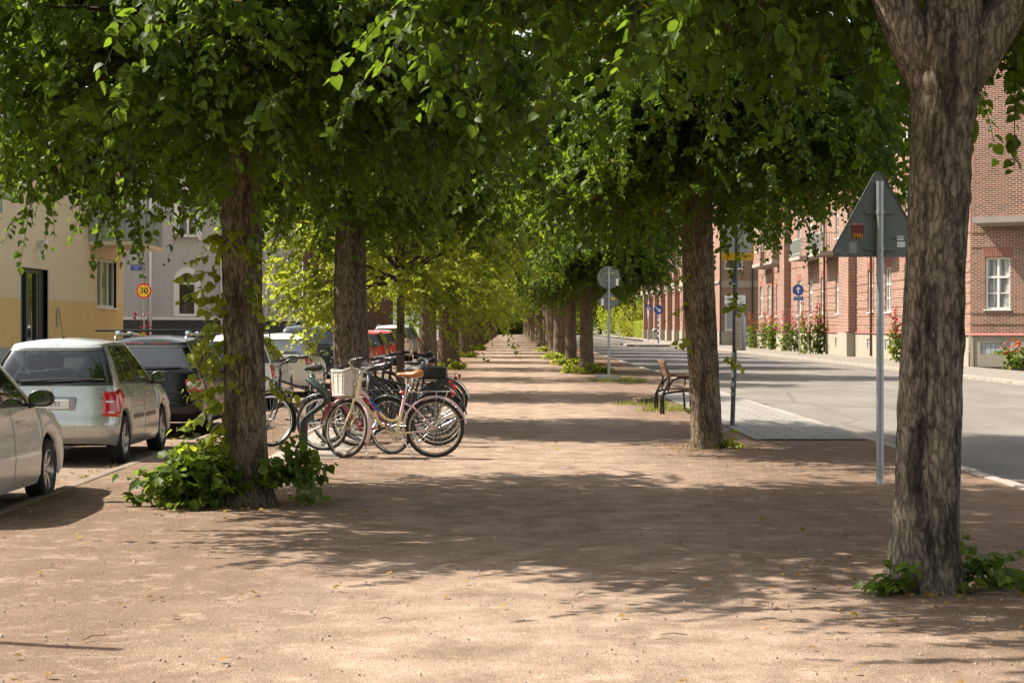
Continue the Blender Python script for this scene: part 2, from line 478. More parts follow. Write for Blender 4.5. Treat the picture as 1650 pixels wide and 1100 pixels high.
KL, KR = -4.2, 4.85
sheet('ground', -1500, 1500, -600, 2400, -.30, M['earth'])
sheet('gravel_path', KL, KR, -12, 345, 0.0, M['gravel'], 30, 300, .012)
sheet('parking_lane', -6.9, KL - .12, -12, 345, -.06, M['lane'])
sheet('street', -10.6, -6.9, -12, 345, -.06, M['street'])
sheet('side_street', -60, -13.2, 59.5, 79, -.064, M['street'])
sheet('road', KR + .14, 14.3, -12, 420, -.11, M['road'])
sheet('resurfaced_asphalt', 5.3, 12.6, 72, 131, -.106, M['dark_asphalt'])
sheet('far_pavement', 14.44, 17.6, -12, 420, 0.0, M['far_pavement'])
sheet('street_pavement', -13.2, -10.74, -12, 345, .04, M['far_pavement'])
sheet('bus_stop_pavement', 3.32, KR, 25.3, 44.0, .016, M['pavement'])
def kerb_row(name, x0, x1, z0, z1, y0, y1, step, seed, mat='kerb'):
    rnd = random.Random(seed); mb = MB(); y = y0
    while y < y1:
        w = step * rnd.uniform(.9, 1.1)
        j = rnd.uniform(-.006, .006)
        mb.cbox(x0 + j, x1 + j, y + .006, y + w - .006, z0, z1 + rnd.uniform(-.004, .006), .012)
        y += w
    return tag(mb.build(name, M[mat], angle=40), kind='structure')
kerb_row('kerb', KR, KR + .14, -.3, .012, -6, 130, 1.0, 1)
kerb_row('kerb', KL - .12, KL, -.3, .008, -6, 120, .9, 2, 'kerb_worn')
kerb_row('kerb', 14.3, 14.44, -.3, .012, 30, 200, 1.0, 3)
kerb_row('kerb', -10.74, -10.6, -.3, .05, 30, 140, 1.0, 4)
sheet('road_edge', KR, KR + .14, 130, 420, .0, M['kerb'])
# traffic island
mb = MB()
oc = [(9.5, 150), (10.2, 147), (11.2, 146), (12.4, 147), (12.9, 150), (13.0, 164), (12.2, 169), (10.6, 169), (9.7, 164)]
mb.add([(x, y, -.2) for x, y in oc] + [(x, y, .06) for x, y in oc], [tuple(range(9, 18))] + [(i, (i + 1) % 9, (i + 1) % 9 + 9, i + 9) for i in range(9)])
tag(mb.build('traffic_island', M['kerb'], recalc=True), kind='structure')
# ------------------------------------------------------------------ foliage
def _leaf_template(detail):
    if detail == 2:      # heart-shaped blade folded along its midrib
        v = [(0, 0, 0), (0, .5, 0), (0, 1.08, 0)]
        side = [(.26, -.09), (.47, .16), (.44, .5), (.20, .84)]
        for sx in (-1, 1):
            v += [(sx * x, y, 0) for x, y in side]
        v = [(x, y - .02, .28 * abs(x) - .22 * max(0, y - .2) ** 2) for x, y, z in v]
        f = [(0, 3, 4, 1), (1, 4, 5, 6), (1, 6, 2), (0, 1, 8, 7), (1, 10, 9, 8), (1, 2, 10)]
    else:
        v = [(0, 0, 0), (-.42, .38, .1), (0, 1.0, -.1), (.42, .38, .1)]
        f = [(0, 2, 1), (0, 3, 2)]
    return np.array(v, float), f

def leaves_mesh(name, P, D, N, S, tone, mat, detail=2):
    """P stalk points, D blade directions, N blade normals, S sizes: one mesh of real leaf blades"""
    tv, tf = _leaf_template(detail)
    n = len(P); k = len(tv)
    D = D / np.linalg.norm(D, axis=1)[:, None]
    X = np.cross(D, N); X /= np.maximum(np.linalg.norm(X, axis=1), 1e-6)[:, None]
    Z = np.cross(X, D)
    co = P[:, None, :] + S[:, None, None] * (X[:, None, :] * tv[None, :, 0, None] + D[:, None, :] * tv[None, :, 1, None] + Z[:, None, :] * tv[None, :, 2, None])
    me = bpy.data.meshes.new(name)
    me.vertices.add(n * k); me.vertices.foreach_set('co', co.reshape(-1).astype(np.float32))
    tl = np.array([i for f in tf for i in f], np.int32); tot = np.array([len(f) for f in tf], np.int32)
    loops = (np.arange(n, dtype=np.int32)[:, None] * k + tl[None, :]).ravel()
    totals = np.tile(tot, n); starts = np.concatenate([[0], np.cumsum(totals)[:-1]]).astype(np.int32)
    me.loops.add(len(loops)); me.loops.foreach_set('vertex_index', loops)
    me.polygons.add(len(totals)); me.polygons.foreach_set('loop_start', starts); me.polygons.foreach_set('loop_total', totals)
    me.polygons.foreach_set('use_smooth', np.ones(len(totals), bool))
    at = me.attributes.new('tone', 'FLOAT', 'POINT'); at.data.foreach_set('value', np.repeat(tone, k).astype(np.float32))
    me.materials.append(mat)
    me.update(calc_edges=True)
    return me

def unit(a): return a / np.maximum(np.linalg.norm(a, axis=-1, keepdims=True), 1e-9)

def sprays(rng, B, D, L, nl, size, droop=.5, spread=.9):
    """leaf sprays: twigs start at B, head along D, length L, nl leaves each. Returns leaf arrays and the twig polylines."""
    n = len(B)
    t = np.linspace(.12, 1, nl)[None, :] + rng.uniform(-.04, .04, (n, nl))
    g = np.array([0, 0, -1.0])
    pos = B[:, None, :] + D[:, None, :] * (L[:, None] * t)[..., None] + g * (droop * L[:, None] * t ** 2)[..., None]
    tan = unit(D[:, None, :] + g * (2 * droop * t)[..., None])
    upn = unit(np.array([0, 0, 1.0]) + rng.normal(0, .35, (n, 1, 3)) + 0 * tan)
    sidev = unit(np.cross(tan, upn))
    sg = np.where(np.arange(nl) % 2 == 0, 1.0, -1.0)[None, :, None]
    ld = unit(tan * .55 + sidev * sg * spread + g * .45 + rng.normal(0, .32, (n, nl, 3)))
    ln = unit(upn + tan * .25 + rng.normal(0, .45, (n, nl, 3)))
    sz = size * rng.uniform(.45, 1.28, (n, nl)) * (1.05 - .3 * t)
    pos = pos + ld * .02
    tw = [B, B + D * (L * .5)[:, None] + g * (droop * L * .25)[:, None], B + D * L[:, None] + g * (droop * L)[:, None]]
    return pos.reshape(-1, 3), ld.reshape(-1, 3), ln.reshape(-1, 3), sz.ravel(), tw

def twig_tubes(mb, tw, r=.004):
    """three-sided stalks along each twig"""
    A = [np.asarray(a) for a in tw]
    n = len(A[0]); vs = []; fs = []
    offs = [np.array([math.cos(a), math.sin(a), 0]) for a in (0, 2.1, 4.2)]
    rad = (r * 1.5, r, r * .5)
    for i in range(n):
        b = len(vs)
        for q in range(3):
            for o in offs: vs.append(tuple(A[q][i] + o * rad[q]))
        for q in range(2):
            for j in range(3):
                j2 = (j + 1) % 3
                fs.append((b + q * 3 + j, b + q * 3 + j2, b + q * 3 + 3 + j2, b + q * 3 + 3 + j))
    mb.add(vs, fs)

def crown_profile(h):   # share of full radius against height share
    return np.interp(h, [0, .06, .18, .40, .7, .9, 1.0], [.74, .95, 1.0, .98, .80, .50, .18])

def make_crown(seed, z0, z1, rx, ry, boughs, twigs, nl, size, detail=2, ragged=.4, mat=None, limbs=True, low=1.5, core=.35, skirt=0, clear=None):
    """returns (crown mesh, limb builder): boughs spread through the crown, a spray of twigs on each, leaves on each twig"""
    rng = np.random.default_rng(seed)
    nb = boughs
    h = rng.uniform(0, 1, nb) ** low
    phi = rng.uniform(0, 2 * PI, nb)
    rho = np.sqrt(rng.uniform(core ** 2, 1, nb))
    pr = crown_profile(h)
    C = np.stack([np.cos(phi) * rho * rx * pr, np.sin(phi) * rho * ry * pr, z0 + h * (z1 - z0)], 1)
    if clear is not None:               # no low boughs on one side of the stem
        C[(np.cos(phi - clear) > .55) & (C[:, 2] < z0 + 1.9), 2] += 2.0
    # skirts: hanging bough tips at odd heights
    C[:, 2] += rng.normal(0, .12, nb) - np.where(h < .1, rng.uniform(0, ragged, nb), 0)
    if detail == 2 and skirt:            # low boughs close round the stem
        C[:skirt, 0] = np.cos(phi[:skirt]) * rng.uniform(.3, 1.7, skirt); C[:skirt, 1] = np.sin(phi[:skirt]) * rng.uniform(.3, 1.9, skirt)
        C[:skirt, 2] = z0 + rng.uniform(-.15, 1.5, skirt)
    out = unit(np.stack([np.cos(phi) * rx, np.sin(phi) * ry, (h - .35) * 2.2], 1))
    bt = rng.normal(0, .22, nb)          # a lighter or a darker bough
    idx = np.repeat(np.arange(nb), twigs)
    n = len(idx)
    B = C[idx] + rng.normal(0, 1, (n, 3)) * np.array([.34, .38, .24])
    D = unit(out[idx] * .8 + rng.normal(0, .55, (n, 3)) + np.array([0, 0, .12]))
    L = rng.uniform(.35, .85, n)
    droop = .45
    P, ld, ln, sz, tw = sprays(rng, B, D, L, nl, size, droop)
    tone = np.clip(rng.normal(.42, .2, len(P)) + np.repeat(bt[idx], nl) , 0, .90)
    yl = rng.uniform(0, 1, len(P)) < .004
    tone[yl] = 1.0
    me = leaves_mesh('crown', P, ld, ln, sz, tone, mat or M['leaf'], detail)
    mb = MB()
    if limbs:
        mb.tube([(0, 0, z0 - .3), (0, 0, (z0 + z1) / 2), (0, 0, z1 - .4)], [.07, .05, .01], 6)
        for i in range(0, nb):
            c = Vector(C[i]); zz = max(z0 + .15, min(c.z - rng.uniform(.1, .9) , z1 - 1))
            a = Vector((0, 0, zz)); m1 = a.lerp(c, .5) + Vector((0, 0, .25))
            mb.tube([a, m1, c], [.042, .028, .009], 5, cap=False)
        sel = slice(0, n, 1 if detail == 2 else 4)
        twig_tubes(mb, [t[sel] for t in tw], .0048)
    return me, mb

def trunk_mesh(name, pts, radii, mat, nseg=40, dz=.06, amp=.012, flare=.0, seed=0, knots=()):
    """bark-ridged trunk along a bent axis"""
    mb = MB()
    seg = []
    for i in range(len(pts) - 1):
        a, b = Vector(pts[i]), Vector(pts[i + 1])
        k = max(1, int((b - a).length / dz))
        for j in range(k): seg.append((a.lerp(b, j / k), radii[i] + (radii[i + 1] - radii[i]) * j / k))
    seg.append((Vector(pts[-1]), radii[-1]))
    # relax the bends
    P = [s_[0].copy() for s_ in seg]
    for _ in range(12):
        for i in range(1, len(P) - 1): P[i] = P[i] * .5 + (P[i - 1] + P[i + 1]) * .25
    rows = []
    up = Vector((0, 1, 0))
    for i, (p, (q, r)) in enumerate(zip(P, seg)):
        t = (P[min(i + 1, len(P) - 1)] - P[max(i - 1, 0)]).normalized()
        a = (up - t * up.dot(t)).normalized(); b = t.cross(a)
        row = []
        for j in range(nseg):
            th = 2 * PI * j / nseg
            c, s_ = math.cos(th), math.sin(th)
            fl = flare * math.exp(-max(0, p.z) / .22) * (1 + .45 * math.sin(3 * th + seed) + .3 * math.sin(5 * th + 2 * seed))
            lump = .05 * r * mnoise.noise(Vector((c * 1.3 + seed, s_ * 1.3, p.z * 1.1)))
            w = 1.6 * r / .2
            rid = 1 - 2.2 * abs(mnoise.noise(Vector((c * 5.5 * w + seed, s_ * 5.5 * w, p.z * 2.0))))
            rid += .6 * mnoise.noise(Vector((c * 11 * w, s_ * 11 * w + seed, p.z * 6)))
            kn = 0
            for (kz, kth, kr, kh) in knots:
                d2 = ((p.z - kz) / kr) ** 2 + ((((th - kth + PI) % (2 * PI)) - PI) * r / kr) ** 2
                kn += kh * math.exp(-d2)
            rr = r + fl + lump + amp * rid + kn
            row.append(p + (a * c + b * s_) * rr)
        rows.append(row)
    mb.grid(rows, close=True)
    mb.poly(rows[-1])
    me_o = mb.build(name, mat, smooth=True)
    return me_o

def shoots(rng, parent, name, centers, n_each, size, mat, spread=.12, L=(.2, .45), up=.5, nl=9):
    """leafy suckers from the trunk or its foot, each a stalk with leaves"""
    Bs = []; Ds = []; Ls = []
    for (c, outd) in centers:
        for _ in range(n_each):
            Bs.append(np.array(c) + rng.normal(0, spread, 3) * np.array([1, 1, .8]))
            Ds.append(np.array(outd) * 1.0 + rng.normal(0, .45, 3) + np.array([0, 0, up]))
            Ls.append(rng.uniform(*L))
    B = np.array(Bs); B[:, 2] = np.maximum(B[:, 2], .01); D = unit(np.array(Ds)); Lr = np.array(Ls)
    P, ld, ln, sz, tw = sprays(rng, B, D, Lr, nl, size, .35)
    P[:, 2] = np.maximum(P[:, 2], .05 + size * .2)
    tone = np.clip(rng.normal(.6, .22, len(P)), 0, .90)
    me = leaves_mesh(name, P, ld, ln, sz, tone, mat, 2)
    o = bpy.data.objects.new(name, me); COL.objects.link(o); o.parent = parent
    mb = MB(); twig_tubes(mb, tw, .0035)
    st = mb.build('stalk_sprays', M['twig'], o)
    return o

ROW_L, ROW_R, STEP = -2.4, 2.42, 12.7
TREES = []

def mesh_child(name, me, parent, loc=(0, 0, 0), rz=0.0, scl=(1, 1, 1)):
    o = bpy.data.objects.new(name, me); COL.objects.link(o); o.parent = parent
    o.location = loc; o.rotation_euler = (0, 0, rz); o.scale = scl
    return o

# crowns: three for the near trees, two lighter-built for the distance
crownA, limbA = make_crown(11, 3.25, 12.0, 2.5, 3.6, 205, 30, 22, .082, low=1.7, core=.08, skirt=30)
crownB, limbB = make_crown(12, 3.25, 12.5, 2.6, 3.5, 200, 30, 22, .082, low=1.6, core=.08, skirt=22)
crownC, limbC = make_crown(17, 3.85, 12.0, 2.5, 3.3, 165, 28, 20, .09, low=1.6, core=.5, clear=-PI / 2 - 1.9)
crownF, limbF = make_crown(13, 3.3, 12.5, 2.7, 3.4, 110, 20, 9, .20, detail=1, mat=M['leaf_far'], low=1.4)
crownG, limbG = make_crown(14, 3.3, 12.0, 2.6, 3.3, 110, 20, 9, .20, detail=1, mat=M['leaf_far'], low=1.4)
crownH, limbH = make_crown(16, 3.1, 12.2, 2.7, 3.4, 95, 22, 11, .15, detail=1, mat=M['leaf_light'], low=1.5)  # crown for old trees: sunlit brightness put into the leaf colour
crownY, limbY = make_crown(15, 2.35, 7.6, 2.5, 2.7, 110, 20, 14, .105, mat=M['leaf_light'], low=1.2, core=.2)
def limbs_obj(mb, parent, rz=0, scl=(1, 1, 1), dz=0):
    return mesh_child('branches', mb, parent, (0, 0, dz), rz, scl)
def bake(mb):
    o = mb.build('branches', M['twig']); me = o.data; bpy.data.objects.remove(o); return me
limbA, limbB, limbC, limbF, limbG, limbY, limbH = [bake(x) for x in (limbA, limbB, limbC, limbF, limbG, limbY, limbH)]

rngs = np.random.default_rng(77)
# --- near tree on the parked-car side
t = empty('lime_tree', (gx(395, 16.2), 16.2, 0), 0, 'lime tree with a leafy bush round its foot, beside the silver hatchback', 'tree', 'lime trees along the gravel avenue')
k = 16.2 / FPX
trunk_mesh('trunk', [(0.02, 0, -.05), (.01, 0, .35), (0, 0, .9), (-.02, 0, 1.6), (-.035, 0, 2.3), (-.03, .02, 3.2), (0, 0, 5.0), (0, 0, 8.5)], [.195, .172, .165, .163, .168, .165, .12, .05], M['bark'], 72, .03, .011, .05, 1,
           ((1.75, PI * .5, .06, .03), (1.62, 4.4, .05, .025), (1.35, 3.4, .05, .02), (.75, 1.9, .06, .03), (2.2, 4.0, .07, .03))).parent = t
for o_ in (limbs_obj(limbA, t, 0.2, (1, 1.15, 1), .36), mesh_child('crown', crownA, t, (0, 0, .36), 0.2, (1, 1.15, 1))):
    o_.rotation_euler = (0, -.12, .2); o_.location.x = .38
cs = []
for _ in range(30):
    cs.append(((-.12 - abs(rngs.normal(0, .30)), rngs.uniform(-.4, .25), rngs.uniform(.0, .32)), (rngs.uniform(-.9, .2), rngs.uniform(-.7, .2), rngs.uniform(.0, 1.1))))
for _ in range(8):
    cs.append(((rngs.uniform(.12, .42), rngs.uniform(-.2, .2), rngs.uniform(.15, .4)), (1.0, rngs.uniform(-.5, .2), .1)))
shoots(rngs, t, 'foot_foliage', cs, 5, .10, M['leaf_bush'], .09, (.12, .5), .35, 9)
cs = [((-.19 - .05 * rngs.uniform(), rngs.uniform(-.15, .05), z_), (-1, -.5, rngs.uniform(-.3, .3))) for z_ in np.linspace(.5, 2.3, 15)]
cs += [((.17, -.1, 1.05), (.9, -.5, -.1)), ((.05, -.18, 1.95), (.3, -1, -.2)), ((.1, -.17, 2.2), (.5, -1, -.1)), ((-.05, -.18, 2.3), (-.3, -1, -.2)), ((-.12, -.15, 1.3), (-.4, -1, 0))]
shoots(rngs, t, 'trunk_foliage', cs, 2, .095, M['leaf_light'], .05, (.12, .40), .0, 8)

# --- near tree by the road: the trunk forks into three limbs under the picture's top
t = empty('lime_tree', (gx(1489, 10.95), 10.95, 0), 0, 'thick lime tree with a stained forking trunk beside the back of the triangular road sign', 'tree', 'lime trees along the gravel avenue')
def q(u, v): return (gx(u, 10.95) - gx(1489, 10.95), 0, gz(v, 10.95))
tk = trunk_mesh('trunk', [q(1489, 962), q(1491, 860), q(1497, 700), q(1502, 560), q(1508, 420), q(1513, 300), q(1518, 200), q(1525, 120), q(1530, 60), q(1536, 0), q(1540, -160), q(1540, -700), q(1530, -2000)],
           [.186, .176, .172, .168, .166, .166, .170, .198, .195, .160, .135, .11, .04], M['bark_pale'], 96, .025, .013, .050, 3, ((2.3, 4.2, .05, .02), (1.45, 5.0, .07, .025), (2.62, 5.5, .06, .02)))
tk.parent = t
l1 = trunk_mesh('limb', [q(1512, 165), q(1478, 90), q(1448, 20), q(1410, -70), q(1330, -300), q(1270, -700)], [.10, .125, .115, .10, .08, .04], M['bark_pale'], 48, .035, .009, 0, 5); l1.parent = t
l2 = trunk_mesh('limb', [q(1536, 165), q(1582, 80), q(1625, 10), q(1690, -80), q(1780, -300), q(1830, -700)], [.09, .125, .115, .105, .08, .04], M['bark_pale'], 48, .035, .009, 0, 9); l2.parent = t
limbs_obj(limbC, t, 1.9); mesh_child('crown', crownC, t, (0, 0, 0), 1.9)
cs = [((rngs.uniform(.18, .42), rngs.uniform(-.25, .15), rngs.uniform(.02, .2)), (.5, -.5, .4)) for _ in range(9)]
cs += [((rngs.uniform(-.22, -.1), rngs.uniform(-.2, -.1), rngs.uniform(.0, .05)), (-.5, -.5, .1)) for _ in range(4)]
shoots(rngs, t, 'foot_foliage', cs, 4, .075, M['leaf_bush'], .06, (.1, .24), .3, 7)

# --- second tree by the road, behind it the bench
d2 = 23.6
t = empty('lime_tree', (gx(1140, d2), d2, 0), 0, 'leaning dark lime trunk with sparse suckers between the bench and the bus stop pole', 'tree', 'lime trees along the gravel avenue')
def q(u, v): return (gx(u, d2) - gx(1140, d2), 0, gz(v, d2))
trunk_mesh('trunk', [q(1141, 728), q(1138, 690), q(1134, 600), q(1128, 500), q(1124, 400), q(1122, 300), q(1128, 100), q(1135, -200), q(1140, -700)], [.20, .185, .185, .19, .195, .19, .17, .12, .05], M['bark'], 64, .045, .011, .02, 6, ((2.45, 2.2, .09, .03),)).parent = t
limbs_obj(limbA, t, 2.9, (1, .95, 1), .45); mesh_child('crown', crownA, t, (0, 0, .45), 2.9, (1, .95, 1))
cs = [((.2, -.05, .02), (.6, -.4, .5))] * 3 + [((.24, -.1, 1.75), (.8, -.5, .3))] * 2 + [((.23, -.1, 1.1), (.2, -.6, .1)), ((-.2, -.1, 2.1), (-.6, -.5, 0)), ((-.2, -.1, 1.9), (-.6, -.5, .0)), ((-.2, -.1, 1.4), (-.6, -.5, .0))]
shoots(rngs, t, 'trunk_foliage', cs, 2, .10, M['leaf_light'], .05, (.15, .42), .2, 6)

# --- second tree on the parked-car side, behind the bicycles
t = empty('lime_tree', (-2.46, 28.9, 0), 0, 'thick furrowed lime trunk rising directly behind the bicycles', 'tree', 'lime trees along the gravel avenue')
trunk_mesh('trunk', [(0, 0, -.05), (0, 0, .5), (-.01, 0, 1.5), (-.02, 0, 2.6), (0, 0, 4.2), (0, 0, 9)], [.30, .265, .25, .235, .19, .05], M['bark'], 64, .05, .016, .04, 2, ((1.3, 1.4, .12, .03),)).parent = t
limbs_obj(limbB, t, 4.1, (1, 1, 1), .68); mesh_child('crown', crownB, t, (0, 0, .68), 4.1)

# --- young pale tree further along
t = empty('lime_tree', (gx(645, 41.5), 41.5, 0), 0, 'slender young lime tree with a low bright yellow-green crown behind the bicycles', 'tree', 'lime trees along the gravel avenue')
trunk_mesh('trunk', [(0, 0, -.05), (0, 0, 1.2), (.02, 0, 2.6), (0, 0, 6.5)], [.105, .088, .08, .02], M['bark_far'], 24, .08, .004, .01, 4).parent = t
limbs_obj(limbY, t, 0.2); mesh_child('crown', crownY, t, (0, 0, 0), 0.2, (1.12, 1.1, 1))

# --- the rest of both rows
def far_trunk(seed, r):
    o = trunk_mesh('trunk', [(0, 0, -.05), (.02, 0, .5), (0, 0, 1.6), (-.02, 0, 3.0), (0, 0, 8.5)], [r * 1.12, r * 1.0, r * .95, r * .9, .05], M['bark_far'], 36, .09, .012, .05, seed, ((.7, 2.6 + seed, .14, .04), (1.8, 4.0 + seed, .12, .03)))
    me = o.data; bpy.data.objects.remove(o); return me
TR = [far_trunk(s_, r_) for s_, r_ in ((21, .29), (22, .25), (23, .27), (24, .31))]
def footmesh(seed):
    rg = np.random.default_rng(seed)
    p = empty('tmp')
    cs = [((math.cos(a) * rg.uniform(.25, .65), math.sin(a) * rg.uniform(.25, .55), rg.uniform(0, .12)), (math.cos(a) * .6, math.sin(a) * .6, .3)) for a in rg.uniform(0, 2 * PI, 26)]
    o = shoots(rg, p, 'foot_foliage', cs, 4, .12, M['leaf_light'], .08, (.12, .35), .3, 7)
    me = o.data
    for c in list(o.children): bpy.data.objects.remove(c)
    bpy.data.objects.remove(o); bpy.data.objects.remove(p)
    return me
FOOT = [footmesh(31), footmesh(32)]
ORD = ['first', 'second', 'third', 'fourth', 'fifth', 'sixth', 'seventh', 'eighth', 'ninth', 'tenth']
rt = random.Random(5)
def far_tree(x, y, label, crown, limb, foot, i, dz=0):
    t = empty('lime_tree', (x, y, 0), 0, label, 'tree', 'lime trees along the gravel avenue')
    rz = rt.uniform(0, 2 * PI)
    flip = rt.choice((0, PI)) + rt.uniform(-.25, .25)
    mesh_child('trunk', TR[i % 4], t, (0, 0, 0), rz, (rt.uniform(.8, 1.15),) * 2 + (1,)).rotation_euler = (rt.uniform(-.03, .03), rt.uniform(-.03, .03), rz)
    s_ = rt.uniform(.96, 1.1)
    mesh_child('branches', limb, t, (0, 0, 0), flip, (s_, s_, 1)); mesh_child('crown', crown, t, (0, 0, dz + rt.uniform(-.25, .3)), flip, (s_, s_, 1))
    if foot: mesh_child('foot_foliage', FOOT[i % 2], t, (0, -.2, 0), rz)
    return t
for i in range(3, 24):
    y = 16.2 + STEP * i
    k = i - 2
    lab = '%s old lime tree beyond the slender young one, on the parked-car side of the path' % ORD[k - 1] if k <= 8 else 'far-off lime tree deep in the shaded end of the parked-car row'
    near = y < 80
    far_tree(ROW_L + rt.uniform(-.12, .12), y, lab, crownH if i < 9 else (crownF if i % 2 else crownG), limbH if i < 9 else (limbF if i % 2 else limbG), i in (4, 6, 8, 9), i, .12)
for i in range(4, 24):
    y = 10.9 + STEP * i
    k = i - 3
    lab = '%s lime tree past the round sign back, on the road side of the path' % ORD[k - 1] if k <= 8 else 'far-off lime tree deep in the shaded end of the road-side row'
    near = y < 80
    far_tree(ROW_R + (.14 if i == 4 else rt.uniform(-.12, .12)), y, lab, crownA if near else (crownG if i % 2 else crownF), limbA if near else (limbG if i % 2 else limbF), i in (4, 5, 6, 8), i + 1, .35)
# both rows go on behind the viewer and darken what the cars and panes mirror
for i, y in enumerate((-9.2, -21.9, -34.6, -47.3)):
    far_tree(ROW_L, y, 'lime tree of the parked-car row, standing behind the viewer', crownF, limbF, False, i)
    far_tree(ROW_R, y + 7.4, 'lime tree of the road-side row, standing behind the viewer', crownG, limbG, False, i + 1)
M['brick'] = brick_mat('red_brick', (.25, .088, .052), (.17, .062, .040), (.48, .395, .32), ms=.0125)
M['brick_pink'] = brick_mat('sunlit_brick', (.30, .135, .09), (.245, .11, .074), (.45, .365, .29))  # paler copy of the red brick: sunlight on street faces put into colour
M['brick_grey'] = brick_mat('painted_brick', (.085, .085, .09), (.075, .075, .08), (.06, .06, .065))
M['brick_brown'] = brick_mat('brown_brick', (.33, .17, .10), (.26, .13, .08), (.3, .24, .18))
M['concrete'] = stucco_mat('concrete', (.36, .32, .255), .25)
M['concrete_dark'] = stucco_mat('sill_concrete', (.36, .32, .27), .2)
M['cream'] = stucco_mat('cream_render', (.72, .60, .41), .11)
M['yellow'] = stucco_mat('yellow_render', (.72, .50, .21), .12)
M['blue_grey'] = stucco_mat('plinth_render', (.36, .38, .40), .1)
M['grey_render'] = stucco_mat('grey_render', (.47, .455, .43), .08)
M['white_trim'] = plain('white_trim', (.78, .76, .72), .6, 0, .06, 3)
M['white_paint'] = plain('white_paint', (.78, .77, .73), .5, 0, .05, 4)
M['red_metal'] = plain('red_sheet_metal', (.34, .12, .10), .5, .2, .2, 4)
M['copper_pipe'] = plain('copper_pipe', (.19, .10, .065), .5, .4, .25, 4)
M['zinc'] = plain('zinc', (.36, .37, .37), .4, .7, .12, 5)
M['dark_metal'] = plain('dark_metal', (.035, .036, .038), .45, .3, .2, 8)
M['black'] = plain('black_plastic', (.018, .018, .019), .5, 0, .2, 8)
M['roof_tile'] = slab_mat('roof_tiles', (.28, .11, .07), .22, .3, .02)
M['corrugated'] = plain('grey_green_cladding', (.36, .39, .36), .6, .1, .08, 3)
M['door_green'] = plain('dark_green_door', (.03, .045, .04), .4, 0, .2, 5)
M['sign_blue'] = plain('sign_blue', (.02, .09, .36), .4, 0, .08, 6)
M['sign_white'] = plain('sign_white', (.80, .80, .78), .5, 0, .05, 6)
M['sign_yellow'] = plain('sign_yellow', (.85, .50, .015), .4, 0, .06, 6)
M['sign_red'] = plain('sign_red', (.62, .03, .02), .4, 0, .08, 6)
M['grey_blind'] = plain('grey_blind', (.30, .31, .33), .6, 0, .08, 3)
def pane_mat(name, base, cur):
    t = NT(name); co = t.coord()
    cu_ = t.ramp(t.noise(t.mapped(co, (9, 9, .6)), 1.0, 3), [(.42, 0.0), (.58, 1.0)])
    t.set(t.mix(t.math('MULTIPLY', cu_, cur), base, (.55, .54, .50)), .04, 0, None, .7)
    return t.m
M['pane'] = pane_mat('window_pane', (.05, .06, .065), .25)
M['pane_curtain'] = pane_mat('curtained_pane', (.20, .21, .21), .9)
M['pane_dark'] = pane_mat('dark_pane', (.02, .022, .024), .0)
M['glass_block'] = plain('glass_block', (.40, .43, .44), .15, 0, .25, 8, .3, 12)

class Face:
    """a wall plane: s along it, z up, o outwards"""
    def __init__(f, p0, p1):
        f.p = Vector((p0[0], p0[1], 0)); q = Vector((p1[0], p1[1], 0)) - f.p
        f.L = q.length; f.t = q.normalized(); f.n = Vector((f.t.y, -f.t.x, 0))
    def W(f, s, z, o=0.0): return f.p + f.t * s + f.n * o + Vector((0, 0, z))
    def wall(f, mb, s0, s1, z0, z1, holes=(), depth=.14, o=0.0):
        S = sorted({s0, s1} | {round(h[i], 4) for h in holes for i in (0, 1)})
        Z = sorted({z0, z1} | {round(h[i], 4) for h in holes for i in (2, 3)})
        S = [s_ for s_ in S if s0 - 1e-4 <= s_ <= s1 + 1e-4]; Z = [z_ for z_ in Z if z0 - 1e-4 <= z_ <= z1 + 1e-4]
        for a, b in zip(S, S[1:]):
            for c, d in zip(Z, Z[1:]):
                m, k = (a + b) / 2, (c + d) / 2
                if any(h[0] < m < h[1] and h[2] < k < h[3] for h in holes): continue
                mb.quad(f.W(a, c, o), f.W(b, c, o), f.W(b, d, o), f.W(a, d, o))
        for h in holes:
            a, b, c, d = h[:4]
            i = o - depth
            mb.quad(f.W(a, c, o), f.W(a, d, o), f.W(a, d, i), f.W(a, c, i))
            mb.quad(f.W(b, c, i), f.W(b, d, i), f.W(b, d, o), f.W(b, c, o))
            mb.quad(f.W(a, d, o), f.W(b, d, o), f.W(b, d, i), f.W(a, d, i))
            mb.quad(f.W(a, c, i), f.W(b, c, i), f.W(b, c, o), f.W(a, c, o))
    def slab(f, mb, s0, s1, z0, z1, o0, o1):
        v = [f.W(s0, z0, o1), f.W(s1, z0, o1), f.W(s1, z0, o0), f.W(s0, z0, o0), f.W(s0, z1, o1), f.W(s1, z1, o1), f.W(s1, z1, o0), f.W(s0, z1, o0)]
        mb.add(v, [(0, 3, 2, 1), (4, 5, 6, 7), (0, 1, 5, 4), (1, 2, 6, 5), (2, 3, 7, 6), (3, 0, 4, 7)])
    def mat4(f, s, z, o):
        """x along the wall, y up, z outwards: for lettering"""
        p = f.W(s, z, o)
        return Matrix(((f.t.x, 0, f.n.x, p.x), (f.t.y, 0, f.n.y, p.y), (f.t.z, 1, f.n.z, p.z), (0, 0, 0, 1)))

